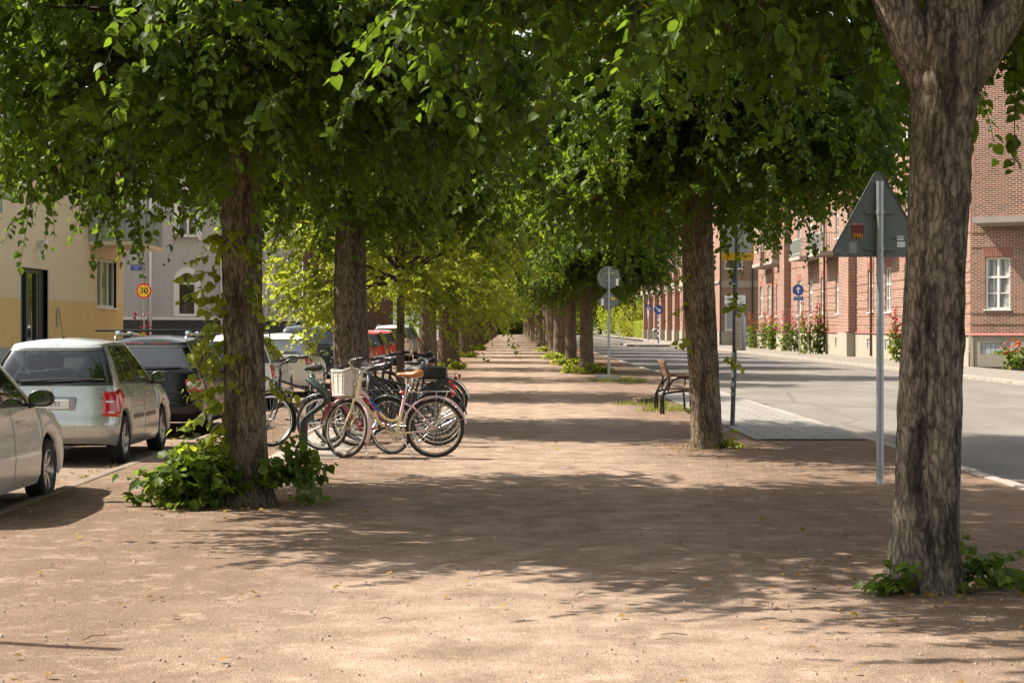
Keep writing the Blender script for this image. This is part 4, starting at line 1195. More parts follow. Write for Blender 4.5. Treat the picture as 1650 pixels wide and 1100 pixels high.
def hedge(name, x0, x1, y0, y1, h, n, label, mat):
    rng = np.random.default_rng(int(x0 * 10) + 400)
    u_ = rng.uniform(0, 1, n); w_ = rng.uniform(0, 1, n); side = rng.integers(0, 3, n)
    P = np.stack([x0 + (x1 - x0) * np.where(side == 0, 0 * u_, np.where(side == 1, u_, 1 * u_)), y0 + (y1 - y0) * np.where(side == 1, 0 * w_, w_), np.where(side == 2, h + 0 * u_, h * rng.uniform(0, 1, n))], 1) + rng.normal(0, .07, (n, 3))
    D = unit(rng.normal(0, 1, (n, 3)) + np.array([0, 0, -.3])); N = unit(rng.normal(0, .6, (n, 3)) + np.array([-.5, -.3, .7]))
    me = leaves_mesh(name, P, D, N, .16 * rng.uniform(.7, 1.3, n), np.clip(rng.normal(.5, .2, n), 0, .90), mat, 1)
    o = bpy.data.objects.new(name, me); COL.objects.link(o); tag(o, label, 'hedge')
    mb = MB(); mb.box(x0 + .1, x1 - .1, y0 + .1, y1 - .1, 0, h - .1); mb.build('hedge_core', M['twig'], o)
hedge('hedge', 17.2, 19.0, 240, 285, 2.1, 16000, 'long clipped green hedge beyond the pink brick house', M['leaf_light'])
hedge('hedge', -4, 4.6, 343, 345, 2.4, 5000, 'low dark hedge across the end of the avenue', M['leaf_light'])
for i in range(12):  # unseen wood added behind the viewer to block low sky in car reflections
    back_tree(-33 + 6 * i + rb_.uniform(-1.5, 1.5), -78 - rb_.uniform(0, 22), 0, rb_.uniform(1.1, 1.5), 'dark broadleaf tree added unseen behind the viewer to block low sky in reflections', 'trees added behind the viewer')
# ------------------------------------------------------------------ parked cars
M['silver'] = paint_mat('silver_green_paint', (.50, .54, .51), .55)
M['champagne'] = paint_mat('pale_silver_paint', (.80, .77, .71), .0)
M['car_white'] = paint_mat('white_paint_car', (.74, .73, .70))
M['car_black'] = paint_mat('black_paint', (.008, .009, .010), 0, False, .2, .12)
M['car_black'].node_tree.nodes['Principled BSDF'].inputs['Coat Weight'].default_value = .4
M['car_navy'] = paint_mat('navy_paint', (.024, .030, .044), .1, False, .25, .3)
M['car_red'] = paint_mat('red_paint', (.52, .035, .030))
M['car_grey'] = paint_mat('grey_paint', (.20, .21, .22), .4)
M['tyre'] = plain('tyre_rubber', (.022, .021, .020), .85, 0, .3, 14, .3, 90)
M['rim'] = plain('alloy', (.55, .55, .55), .3, .8, .1, 9)
M['well'] = plain('wheel_well', (.010, .010, .010), .95, 0, .2)
M['car_glass'] = glass_mat('car_glass', (.50, .58, .54), 1.05)
M['car_glass_dark'] = glass_mat('tinted_car_glass', (.10, .12, .12), 1.8)
M['interior'] = plain('car_interior', (.045, .045, .048), .8, 0, .25, 6)
M['lamp_red'] = plain('tail_lamp_red', (.48, .012, .014), .12, 0, .12, 12, coat=1.0)
M['lamp_clear'] = plain('tail_lamp_clear', (.75, .68, .64), .12, 0, .08, 12, coat=1.0)
M['chrome'] = plain('chrome', (.75, .75, .76), .14, 1.0, .06, 8)
M['plate'] = plain('number_plate', (.80, .80, .77), .45, 0, .04, 8)
M['mirror_glass'] = plain('mirror_glass', (.5, .55, .53), .04, 1.0, .02)
M['satin_black'] = plain('satin_trim', (.03, .028, .027), .45, 0, .15, 9)
M['moulding'] = plain('side_moulding', (.16, .13, .12), .45, .1, .1, 7)

def interp(tbl, x): return float(np.interp(x, [a for a, _ in tbl], [b_ for _, b_ in tbl]))
def sm(a, b, x):
    t = min(1, max(0, (x - a) / (b - a))); return t * t * (3 - 2 * t)

class Car:
    def __init__(c, P):
        c.P = P; L = P['L']; c.W = P['W'] / 2
        c.y0, c.y1 = P.get('side', (.42, L - .62))
    # lower body surface: p 0..1 rear quarter from the middle, 1..2 side, 2..3 nose; v 0 sill .. 1 belt
    def zbelt(c, y):
        return interp(c.P['belt'], y)
    def zlow(c, y, side=True):
        P = c.P; z = interp(P['low'], y)
        if side:
            for wy in P['wheels']:
                r = P['arch']; d = abs(y - wy)
                if d < r: z = max(z, P['wr'] + math.sqrt(max(0, r * r - d * d)) * 1.0)
        return z
    def wv(c, v):
        return c.W * np.interp(v, [0, .12, .35, .55, .8, 1], [.945, .985, 1.0, .995, .965, c.P.get('wbelt', .92)])
    def yr(c, v): return interp(c.P['rear'], v)
    def yf(c, v): return interp(c.P['nose'], v)
    def S(c, p, v, mirror=False, off=0.0):
        e = c.P.get('corner', .42)
        if p <= 1:
            t = p * PI / 2
            y0 = c.y0; yr = c.yr(v)
            x = c.wv(v) * math.sin(t) ** e; y = y0 - (y0 - yr) * max(0, math.cos(t)) ** e
        elif p <= 2:
            y = c.y0 + (c.y1 - c.y0) * (p - 1); x = c.wv(v)
        else:
            t = (p - 2) * PI / 2; yf = c.yf(v)
            x = c.wv(v) * max(0, math.cos(t)) ** (e + .06); y = c.y1 + (yf - c.y1) * math.sin(t) ** (e + .06)
        yq = min(max(y, c.P['rear'][0][1] - .3), c.P['L'])
        zl = c.zlow(y, .95 < p < 2.05 or x > c.W * .8)
        z = zl + v * (c.zbelt(y) - zl)
        pt = Vector((x, y, z))
        if off:
            d = 1e-3
            a = c.S(min(p + d, 3), v) - c.S(max(p - d, 0), v); b_ = c.S(p, min(v + d, 1)) - c.S(p, max(v - d, 0))
            n = a.cross(b_)
            n = n.normalized() if n.length > 1e-12 else Vector((0, -1, 0))
            pt += n * off
        if mirror: pt.x = -pt.x
        return pt
    def patch(c, mb, p0, p1, v0, v1, off, np_=8, nv=4, mirror=None, edge=True, f=None):
        """a piece that follows the body: grid with a turned-in rim"""
        for mr in ((False, True) if mirror is None else (mirror,)):
            rows = []
            for j in range(nv + 1):
                row = []
                for i in range(np_ + 1):
                    a, b_ = i / np_, j / nv
                    if f: p, v = f(a, b_)
                    else: p, v = p0 + (p1 - p0) * a, v0 + (v1 - v0) * b_
                    o = off if (0 < i < np_ and 0 < j < nv) or not edge else -.004
                    row.append((c.G if c.green else c.S)(p, v, mr, o))
                rows.append(row if not mr else row[::-1])
            mb.grid(rows)
    green = False
    def G(c, p, g, mirror=False, off=0.0):
        P = c.P; e = P.get('gcorner', .42)
        w = c.W * interp(P['gw'], g); yr = interp(P['grear'], g); yf = interp(P['gnose'], g)
        ya, yb = yr + P.get('gcr', .22), yf - P.get('gcf', .40)
        if p <= 1:
            t = p * PI / 2; x = w * math.sin(t) ** e; y = ya - (ya - yr) * max(0, math.cos(t)) ** e
        elif p <= 2: y = ya + (yb - ya) * (p - 1); x = w
        else:
            t = (p - 2) * PI / 2; x = w * max(0, math.cos(t)) ** (e + .1); y = yb + (yf - yb) * math.sin(t) ** (e + .1)
        zb = c.zbelt(min(y, P['cowl'])); zr = interp(P['roof'], y)
        z = zb + g * (zr - zb)
        pt = Vector((x, y, z))
        if off:
            d = 1e-3
            a = c.G(min(p + d, 3), g) - c.G(max(p - d, 0), g); b_ = c.G(p, min(g + d, 1)) - c.G(p, max(g - d, 0))
            n = a.cross(b_); pt += (n.normalized() if n.length > 1e-12 else Vector((0, -1, 0))) * off
        if mirror: pt.x = -pt.x
        return pt

def wheel_meshes(r, w, spokes, rimr):
    t = MB()
    t.lathe([(rimr * .98, -w / 2 + .01), (r * .90, -w / 2), (r * .97, -w / 2 + .02), (r, -w / 2 + .045), (r, w / 2 - .045), (r * .97, w / 2 - .02), (r * .90, w / 2), (rimr * .98, w / 2 - .01), (rimr * .93, 0)], 40, 'x', closed=True)
    for k in (-.3, 0, .3): t.lathe([(r + .002, w * k - .006), (r + .002, w * k + .006)], 40, 'x')
    q = MB(); h = w / 2 - .012
    q.lathe([(rimr * .90, -h), (rimr, -h), (rimr, h), (rimr * .93, h + .004), (rimr * .86, h - .025), (rimr * .84, -h)], 40, 'x')
    q.lathe([(0, h - .005), (.030, h - .005), (.034, h - .015), (.07, h - .025), (.075, h - .06)], 20, 'x')
    for i in range(spokes):
        a = 2 * PI * i / spokes
        ca, sa = math.cos(a), math.sin(a)
        def pt(rr, tt, x): return (x, rr * ca - tt * sa, rr * sa + tt * ca)
        for sg in ((-1, 1) if spokes <= 5 else (0,)):
            o1, o2 = sg * .022, sg * rimr * .13
            wd1, wd2 = (.017, .022) if spokes <= 5 else (.02, .03)
            f_ = [pt(.05, o1 - wd1, h - .02), pt(.05, o1 + wd1, h - .02), pt(rimr * .9, o2 + wd2, h - .012), pt(rimr * .9, o2 - wd2, h - .012)]
            b_ = [(v[0] - .03, v[1], v[2]) for v in f_]
            q.add(f_ + b_, [(0, 1, 2, 3), (0, 4, 5, 1), (1, 5, 6, 2), (2, 6, 7, 3), (3, 7, 4, 0)])
    d = MB(); d.lathe([(0, h - .07), (rimr * .86, h - .07)], 28, 'x')
    out = []
    for m, nm, mt, an in ((t, 'tyre', M['tyre'], 50), (q, 'rim', M['rim'], 35), (d, 'brake', M['dark_metal'], 40)):
        o = m.build(nm, mt, angle=an); out.append(o.data); bpy.data.objects.remove(o)
    return out

def build_car(P, label, loc, rz=0.0, group='parked cars'):
    c = Car(P); L, W = P['L'], P['W']
    root = empty('parked_car', loc, rz, label, 'car', group)
    paint = M[P['paint']]
    # ---- columns round the half outline
    ys = set(np.linspace(c.y0, c.y1, 26))
    for wy in P['wheels']:
        for k in range(17):
            y = wy - P['arch'] * math.cos(PI * k / 16)
            if c.y0 < y < c.y1: ys.add(y)
        for dy in (-P['arch'] - .004, P['arch'] + .004):
            if c.y0 < wy + dy < c.y1: ys.add(wy + dy)
    ps = list(np.linspace(0, 1, 13)[:-1]) + [1 + (y - c.y0) / (c.y1 - c.y0) for y in sorted(ys)] + list(np.linspace(2, 3, 13)[1:])
    vs = [0, .04, .12, .25, .35, .45, .55, .68, .8, .9, .96, 1]
    mb = MB()
    for mr in (False, True):
        rows = [[c.S(p, v, mr) for p in ps] for v in vs]
        if mr: rows = [r[::-1] for r in rows]
        mb.grid(rows)
    # hood: belt outline ahead of the cowl closed with a crowned sheet
    cow = P['cowl'] - .12
    hood = [c.S(p, 1.0) for p in ps if c.S(p, 1.0).y >= cow]
    K = [1, .93, .8, .6, .35, 0, -.35, -.6, -.8, -.93, -1]
    rows = []
    for s_ in K: rows.append([(h.x * s_, h.y, h.z + P.get('hoodcrown', .055) * (1 - abs(s_) ** 2.2) * sm(0, .25, (P['nose'][-1][1] - h.y) + .03)) for h in hood])
    mb.grid(rows[::-1])
    mb.add([], [])
    # greenhouse
    wins_p = P['win']             # side panes: (p from, p to)
    gp = sorted(set(list(np.linspace(0, 1, 9)) + list(np.linspace(1, 2, 17)) + list(np.linspace(2, 3, 11)) + [x for w in wins_p for x in w] + [P['rw'], 2 + P['fw']]))
    gs = [0, .06, .2, .4, .6, .8, P['gtop'], .97, 1]
    def glass_at(p, g):
        if not (.06 < g < P['gtop']): return None
        if p < P['rw']: return 'rear_window'
        if p > 2 + P['fw']: return 'windscreen'
        for i, w in enumerate(wins_p):
            if w[0] < p < w[1]: return 'side_window'
        return None
    parts = {}
    for mr in (False, True):
        for j in range(len(gs) - 1):
            for i in range(len(gp) - 1):
                k = glass_at((gp[i] + gp[i + 1]) / 2, (gs[j] + gs[j + 1]) / 2)
                q = [c.G(gp[i], gs[j], mr), c.G(gp[i + 1], gs[j], mr), c.G(gp[i + 1], gs[j + 1], mr), c.G(gp[i], gs[j + 1], mr)]
                if mr: q = q[::-1]
                if k == 'side_window':
                    wi = [n for n, w in enumerate(wins_p) if w[0] < (gp[i] + gp[i + 1]) / 2 < w[1]][0]
                    key = (k, mr, wi)
                elif k: key = (k, 0, 0)
                else: key = None
                if key is None: mb.quad(*q)
                else: parts.setdefault(key, MB()).quad(*q)
    # roof
    ring = [c.G(p, 1.0) for p in gp]
    yc = (ring[0].y + ring[-1].y) / 2
    rows = []
    for s_ in (1, .9, .7, .45, .2, 0, -.2, -.45, -.7, -.9, -1):
        rows.append([(h.x * s_, h.y, h.z + P.get('roofcrown', .06) * (1 - s_ * s_) * min(1, 4 * (1 - abs((h.y - yc) / (ring[-1].y - yc + .001)) ** 2))) for h in ring])
    mb.grid(rows[::-1])
    body = mb.build('body', paint, root, angle=38, recalc=True)
    # rubber-dark surrounds of the panes
    rb = MB(); c.green = True
    for key, pm in parts.items():
        gm = M['car_glass_dark'] if (P.get('tint') and key[0] != 'windscreen' and not (key[0] == 'side_window' and key[2] >= len(wins_p) - 1)) else M['car_glass']
        pm.build(key[0], gm, root, smooth=True, recalc=True)
    for w in wins_p:
        for (a, b_) in ((w[0] - .012, w[0] + .02), (w[1] - .02, w[1] + .012)): c.patch(rb, a, b_, .05, P['gtop'] + .01, .004, 2, 6, edge=False)
    c.patch(rb, wins_p[0][0], wins_p[-1][1], .03, .085, .004, 16, 2, edge=False)
    c.patch(rb, wins_p[0][0], wins_p[-1][1], P['gtop'] - .015, P['gtop'] + .03, .004, 16, 2, edge=False)
    c.patch(rb, P['rw'] - .10, P['rw'], .05, P['gtop'] + .01, .004, 3, 6, edge=False)
    c.patch(rb, 0, P['rw'], .035, .10, .004, 8, 2, edge=False)
    c.patch(rb, 0, P['rw'], P['gtop'] - .05, P['gtop'] + .02, .004, 8, 2, edge=False)
    rb.build('window_seal', M['satin_black'], root, smooth=True)
    c.green = False
    # seams between doors, tailgate and wings
    sb = MB()
    for p in P['seams']:
        c.patch(sb, p, p + .0035, .10 if p > 1 else .3, .985, .0015, 1, 14, edge=False)
    for p_ in P.get('gate', ()):
        pass
    c.patch(sb, 0, .62, P['gatev'], P['gatev'] + .012, .0015, 14, 1, edge=False)
    c.patch(sb, .615, .622, P['gatev'], .99, .0015, 1, 8, edge=False)
    sb.build('panel_seam', M['well'], root)
    if P.get('hardware', True):
        for v_, pp in ((.84, P['handles'][0]), (.84, P['handles'][1])):
            hb_ = MB()
            for mr in (False,):
                a, b_ = c.S(pp, v_, mr, .012), c.S(pp + .065, v_, mr, .012)
                m_ = (a + b_) / 2 + Vector((.022, 0, 0))
                hb_.tube([a, (a + m_) / 2 + Vector((.008, 0, 0)), m_, (b_ + m_) / 2 + Vector((.008, 0, 0)), b_], [.008, .013, .014, .013, .008], 8)
            hb_.build('door_handle', paint, root, smooth=True)
    # lower bumper and sill trim, side moulding
    tb = MB(); c.patch(tb, 0, .98, .015, P.get('skirt', .10), .006, 12, 2)
    if P.get('dark_sill', True): c.patch(tb, 1.02, 1.98, .0, .05, .004, 60, 1, edge=False)
    tb.build('bumper_trim', M['satin_black'] if P.get('dark_trim') else paint, root, smooth=True)
    if P.get('mould'):
        for a, b_ in P['mould']:
            mo = MB(); c.patch(mo, a, b_, .43, .53, .012, 10, 3, mirror=False); mo.build('side_moulding', M['moulding'], root, angle=40)
    # floor pan and interior
    fl = MB(); fl.box(-W / 2 + .10, W / 2 - .10, .25, L - .3, .24, .30); fl.build('underbody', M['well'], root)
    it = MB(); zb = c.zbelt(1.8); x = W / 2 - .12
    it.box(-x, x, P['grear'][0][1] + .22, P['cowl'] - .05, .35, zb - .14)
    for sy in P['seats']:
        for sx in (-.38, .38):
            it.cbox(sx - .24, sx + .24, sy - .10, sy + .06, zb - .3, zb + .18, .05)
            it.cbox(sx - .13, sx + .13, sy - .09, sy + .01, zb + .20, zb + .40, .05)
    it.cbox(-x + .03, x - .03, P['cowl'] - .42, P['cowl'] - .06, zb - .2, zb + .03, .05)
    sw = [(-.36 + .18 * math.cos(a), P['cowl'] - .52 - .06 * math.sin(a), zb + .02 + .17 * math.sin(a)) for a in np.linspace(0, 2 * PI, 21)[:-1]]
    it.tube(sw, .016, 6, closed=True)
    it.build('cabin', M['interior'], root, angle=40)
    # wheels
    tm, rm, bm_ = wheel_meshes(P['wr'], P.get('ww', .20), P.get('spokes', 5), P['wr'] * .66)
    for wy in P['wheels']:
        for sx in (1, -1):
            we = empty('wheel', (sx * (W / 2 - P.get('ww', .2) / 2 - .012), wy, P['wr']), 0 if sx > 0 else PI); we.parent = root
            mesh_child('tyre', tm, we); r_ = mesh_child('rim', rm, we); r_.rotation_euler = (wy * 1.7, 0, 0); mesh_child('brake', bm_, we)
    for wy in P['wheels']:
        for sx in (1, -1):
            wl = MB(); xa, xb = sorted((sx * (W / 2 - .03), sx * (W / 2 - .34)))
            n = 14; r = P['arch'] + .004
            rows = [[(xx, wy + r * math.cos(PI * i / n), P['wr'] + r * math.sin(PI * i / n)) for i in range(n + 1)] for xx in (xa, xb)]
            wl.grid(rows)
            wl.poly([(sx * (W / 2 - .34), wy + r * math.cos(PI * i / n), P['wr'] + r * math.sin(PI * i / n)) for i in range(n + 1)])
            wl.build('wheel_arch', M['well'], root)
    # mirrors
    for sx in (1, -1):
        cw = c.P['cowl']; zb2 = c.zbelt(cw - .5)
        mm = MB(); bm = bmesh.new(); bmesh.ops.create_uvsphere(bm, u_segments=18, v_segments=12, radius=1)
        for v in bm.verts:
            x, y, z = v.co
            y = max(y, -.45)
            z = math.copysign(abs(z) ** .8, z); x = math.copysign(abs(x) ** .8, x)
            v.co = Vector((x * .125 * (1 - .12 * (z > 0) * abs(z)), y * .10, z * .082))
        mm.frombm(bm, Matrix.Translation((sx * (W / 2 + .07), cw - P.get('mir', .56), zb2 + .095)))
        mm.tube([(sx * (W / 2 - .06), cw - P.get('mir', .56) + .02, zb2 + .02), (sx * (W / 2 + .02), cw - P.get('mir', .56) + .02, zb2 + .05)], .028, 8)
        mo = mm.build('door_mirror', M['satin_black'] if P.get('dark_mirror', True) else paint, root, angle=50)
        g = MB(); pts = [(sx * (W / 2 + .07) + .098 * math.copysign(abs(math.cos(a)) ** .7, math.cos(a)), cw - P.get('mir', .56) - .0465, zb2 + .095 + .062 * math.copysign(abs(math.sin(a)) ** .7, math.sin(a))) for a in np.linspace(0, 2 * PI, 25)[:-1]]
        g.poly(pts); g.build('mirror_glass', M['mirror_glass'], mo)
    # tail lamps
    for mr in (False, True):
        a0, a1, v0, v1 = P['tail']
        tl = MB(); sk = P.get('tailskew', 0)
        c.patch(tl, 0, 0, 0, 0, .016, 12, 8, mirror=mr, f=lambda a, b_: (a0 + (a1 - a0) * a + sk * (b_ - .5) * (1 - a) * .5, v0 + (v1 - v0) * b_ + P.get('tailtilt', 0) * (a - .3) * (1 - .5 * b_)))
        to = tl.build('tail_lamp', M['lamp_red'], root, angle=50)
        cl = MB()
        for (b0, b1, w0, w1) in P.get('tailclear', ()):
            c.patch(cl, 0, 0, 0, 0, .020, 6, 3, mirror=mr, f=lambda a, b_: (a0 + (a1 - a0) * (b0 + (b1 - b0) * a), v0 + (v1 - v0) * (w0 + (w1 - w0) * b_) + P.get('tailtilt', 0) * (b0 + (b1 - b0) * a - .3) * .8))
        for (b0, w0, rad) in P.get('tailround', ()):
            p_ = c.S(a0 + (a1 - a0) * b0, v0 + (v1 - v0) * w0, mr, .020); n_ = (c.S(a0 + (a1 - a0) * b0, v0 + (v1 - v0) * w0, mr, .030) - p_).normalized()
            Mx = Matrix.Translation(p_) @ n_.to_track_quat('Z', 'Y').to_matrix().to_4x4()
            cl.lathe([(rad, -.01), (rad, .006), (rad * .8, .012), (rad * .45, .004), (rad * .4, .014), (0, .016)], 20, 'z', Mx)
        if cl.v: cl.build('lamp_lens', M['lamp_clear'], to, angle=40)
        hl = MB(); c.patch(hl, 2.12, 2.55, .66, .93, .008, 10, 4, mirror=mr); hl.build('headlamp', M['lamp_clear'], root, smooth=True)
    # number plate
    v_ = P.get('platev', .62); yp = c.S(0, v_).y; zp = c.S(0, v_).z
    pr = MB(); pr.cbox(-.34, .34, yp - .012, yp + .02, zp - .085, zp + .085, .02)
    po = pr.build('plate_recess', M['satin_black'] if P['paint'] != 'silver' else M['zinc'], root, angle=40)
    pb = MB(); pb.cbox(-.26, .26, yp - .028, yp - .013, zp - .055, zp + .055, .006); pp = pb.build('number_plate', M['plate'], root, angle=40)
    tx = MB(); text_mesh(tx, P.get('plate', 'KLN 483'), .085, Matrix(((1, 0, 0, 0.01), (0, 0, -1, yp - .0295), (0, 1, 0, zp), (0, 0, 0, 1))))
    tx.build('lettering', M['black'], pp)
    # rear wiper
    if P.get('wiper'):
        c.green = True
        a, b_ = c.G(.12, .10, True, .03), c.G(.30, .17, False, .03)
        wb = MB(); wb.tube([a, a.lerp(b_, .5) + Vector((0, -.012, .01)), b_], [.018, .014, .007], 8); wb.tube([a + Vector((.03, .012, -.012)), b_ + Vector((.12, .012, -.008))], .008, 6)
        wb.lathe([(0, .02), (.024, .016), (.026, 0)], 14, 'y', Matrix.Translation(a) @ Matrix.Rotation(PI, 4, 'Z')); c.green = False
        wb.build('rear_wiper', M['black'], root, angle=40)
    if P.get('badge'):
        p_ = c.S(0, P['badge'], False, 0); bd = MB()
        bd.lathe([(0, .012), (.030, .012), (.034, .008), (.034, .014), (.043, .014), (.045, .004)], 24, 'y', Matrix.Translation(p_) @ Matrix.Rotation(PI, 4, 'Z'))
        bd.build('emblem', M['chrome'], root, angle=40)
    for (txt, pp_, vv, sz) in P.get('script', ()):
        p_ = c.S(pp_, vv, False, .006); a = (c.S(pp_ + .02, vv) - c.S(pp_ - .02, vv)).normalized(); n_ = (c.S(pp_, vv, False, .02) - p_).normalized(); u_ = n_.cross(a)
        Mx = Matrix(((a.x, u_.x, n_.x, p_.x), (a.y, u_.y, n_.y, p_.y), (a.z, u_.z, n_.z, p_.z), (0, 0, 0, 1)))
        tx = MB(); text_mesh(tx, txt, sz, Mx); tx.build('lettering', M['chrome'], root)
    if P.get('aerial'):
        yr_ = interp(P['grear'], 1.0) + P['aerial']; zr_ = interp(P['roof'], yr_) + .04
        ab = MB(); ab.tube([(0, yr_ + .05, zr_ - .01), (0, yr_, zr_ + .045)], [.03, .008], 8); ab.tube([(0, yr_, zr_ + .03), (-.02, yr_ - .16, zr_ + .42)], .004, 6); ab.build('aerial', M['black'], root)
    if P.get('rails'):
        y0, y1 = P['rails']
        for sx in (1, -1):
            xr = sx * (c.W * interp(P['gw'], 1) - .05)
            rr = MB(); zr_ = interp(P['roof'], (y0 + y1) / 2)
            rr.tube([(xr, y0, interp(P['roof'], y0) - .005), (xr, y0 + .10, zr_ + .05), (xr, y0 + .25, zr_ + .075), (xr, y1 - .25, zr_ + .075), (xr, y1 - .1, zr_ + .05), (xr, y1, interp(P['roof'], y1) - .01)], .017, 8)
            ro = rr.build('roof_rail', M[P.get('railmat', 'chrome')], root, smooth=True)
            if P.get('bars'):
                for yy in P['bars']:
                    ft = MB(); ft.cbox(xr - .05, xr + .05, yy - .04, yy + .04, zr_ + .05, zr_ + .135, .015); ft.build('bar_foot', M['chrome'], ro, angle=40)
        for yy in P.get('bars', ()):
            bb = MB(); bb.cbox(-W / 2 + .0, W / 2 - .0, yy - .02, yy + .02, zr_ + .12, zr_ + .152, .008); bb.build('roof_bar', M['black'], root, angle=40)
    if P.get('hilamp'):
        c.green = True; hl = MB(); c.patch(hl, 0, .22, .965, .995, .012, 6, 2); c.green = False; hl.build('brake_lamp', M['lamp_red'], root, smooth=True)
    return root

HATCH = dict(L=3.99, W=1.66, paint='silver', wheels=(.66, 3.11), wr=.300, ww=.19, arch=.355,
    belt=[(0, .95), (.4, .965), (2.0, .935), (2.85, .915), (3.2, .89), (3.6, .80), (3.85, .70), (3.99, .60)],
    low=[(0, .30), (.25, .24), (.6, .20), (3.4, .20), (3.75, .22), (3.99, .26)],
    rear=[(0, .10), (.15, .02), (.36, 0.0), (.42, .03), (.7, .055), (1, .10)], nose=[(0, 3.90), (.3, 3.99), (.6, 3.98), (.85, 3.93), (1, 3.80)],
    gw=[(0, .92), (.15, .90), (.6, .79), (1, .655)], grear=[(0, .10), (.5, .26), (.9, .42), (1, .47)], gnose=[(0, 3.02), (.5, 2.62), (1, 2.18)],
    roof=[(.3, 1.455), (.55, 1.475), (1.2, 1.488), (1.8, 1.475), (2.2, 1.44), (2.6, 1.42)], cowl=3.02,
    win=[(1.10, 1.27), (1.285, 1.56), (1.60, 1.985)], rw=.86, fw=.22, gtop=.90, seams=(1.175, 1.475, 1.80), gatev=.40, handles=(1.25, 1.52),
    mould=((1.21, 1.465), (1.48, 1.72)), seats=(1.05, 1.95), tail=(.40, 1.06, .47, .93), tailskew=.10, tailclear=((.06, .50, .50, .68), (.12, .45, .12, .24)),
    wiper=True, badge=.93, aerial=.35, script=(('FABIA', .48, .80, .05), ('TDI', .54, .72, .035)), platev=.70, skirt=.13, spokes=5, plate='SKB 593')
WAGON = dict(HATCH, L=4.78, W=1.82, paint='car_black', wheels=(.98, 3.70), wr=.325, ww=.22, arch=.375,
    belt=[(0, .98), (.5, .985), (2.2, .955), (3.4, .93), (3.8, .90), (4.3, .80), (4.6, .70), (4.78, .60)],
    low=[(0, .30), (.3, .25), (.6, .20), (4.1, .20), (4.5, .22), (4.78, .26)],
    rear=[(0, .12), (.15, .02), (.38, 0.0), (.44, .04), (.7, .06), (1, .11)], nose=[(0, 4.66), (.3, 4.78), (.6, 4.77), (.85, 4.70), (1, 4.55)],
    grear=[(0, .11), (.5, .28), (.9, .44), (1, .48)], gnose=[(0, 3.55), (.5, 3.05), (1, 2.55)],
    roof=[(.3, 1.42), (.8, 1.465), (1.6, 1.49), (2.4, 1.47), (3.0, 1.42)], cowl=3.55, win=[(1.06, 1.33), (1.36, 1.62), (1.65, 1.985)], seams=(1.235, 1.49, 1.77), handles=(1.28, 1.53),
    mould=None, seats=(1.5, 2.4), tail=(.34, 1.04, .60, .88), tailskew=-.05, tailclear=(), tailround=((.16, .5, .055), (.5, .5, .07)), badge=.9, aerial=None, script=(('Best Time', .52, .56, .035),), platev=.66,
    rails=(.75, 2.75), bars=(1.05, 1.95), hilamp=True, plate='RTV 214', gcr=.20, tint=True)
MPV = dict(HATCH, L=4.30, W=1.75, paint='car_white', wheels=(.80, 3.42), arch=.36,
    belt=[(0, .93), (.5, .94), (2.2, .91), (3.2, .88), (3.5, .85), (3.9, .78), (4.15, .69), (4.30, .60)],
    low=[(0, .30), (.3, .25), (.6, .20), (3.7, .20), (4.0, .22), (4.30, .26)],
    nose=[(0, 4.20), (.3, 4.30), (.6, 4.29), (.85, 4.22), (1, 4.10)], grear=[(0, .10), (.5, .20), (.9, .27), (1, .32)], gnose=[(0, 3.35), (.5, 2.85), (1, 2.35)],
    roof=[(.2, 1.42), (.7, 1.46), (1.5, 1.48), (2.2, 1.45), (2.8, 1.40)], cowl=3.35, mould=None, tail=(.80, 1.04, .50, .985), tailskew=0, tailclear=((.2, .8, .45, .62),), rails=(.6, 2.4), railmat='satin_black',
    aerial=None, badge=None, script=(), plate='DHM 670', wiper=True, win=[(1.06, 1.31), (1.34, 1.61), (1.64, 1.985)])
COUPE = dict(HATCH, L=4.25, W=1.78, paint='car_white', wheels=(.78, 3.34), wr=.315, arch=.365,
    belt=[(0, 1.0), (.4, .99), (2.2, .93), (3.1, .91), (3.5, .86), (3.9, .76), (4.1, .68), (4.25, .6)],
    low=[(0, .30), (.3, .25), (.6, .20), (3.7, .20), (4.0, .22), (4.25, .26)],
    nose=[(0, 4.15), (.3, 4.25), (.6, 4.24), (.85, 4.17), (1, 4.05)], grear=[(0, .12), (.5, .55), (.9, .85), (1, .95)], gnose=[(0, 3.15), (.5, 2.72), (1, 2.30)],
    roof=[(.3, 1.32), (.9, 1.42), (1.6, 1.46), (2.2, 1.44), (2.6, 1.4)], cowl=3.15, mould=None, tail=(.52, 1.05, .70, .95), tailskew=0, tailclear=((.05, .4, .2, .45),), badge=.9, script=(), aerial=None, plate='OGA 351',
    win=[(1.02, 1.45), (1.49, 1.985)], tint=True)
SUV = dict(HATCH, L=4.60, W=1.86, paint='car_navy', wheels=(.88, 3.60), wr=.35, ww=.23, arch=.41,
    belt=[(0, 1.10), (.5, 1.11), (2.3, 1.08), (3.4, 1.05), (3.7, 1.02), (4.2, .94), (4.45, .84), (4.60, .7)],
    low=[(0, .36), (.3, .30), (.6, .26), (3.9, .26), (4.3, .28), (4.60, .32)],
    nose=[(0, 4.48), (.3, 4.60), (.6, 4.59), (.85, 4.52), (1, 4.40)], grear=[(0, .12), (.5, .26), (.9, .36), (1, .42)], gnose=[(0, 3.45), (.5, 3.0), (1, 2.5)],
    roof=[(.3, 1.63), (.8, 1.66), (1.6, 1.68), (2.4, 1.65), (3.0, 1.6)], cowl=3.45, mould=None, tail=(.62, 1.03, .72, .92), tailskew=0, tailclear=((.05, .35, .3, .6),), badge=.9, script=(), aerial=None, plate='PBX 408',
    rails=(.7, 2.7), tint=True, win=[(1.06, 1.33), (1.36, 1.62), (1.65, 1.985)])
LX = -4.52
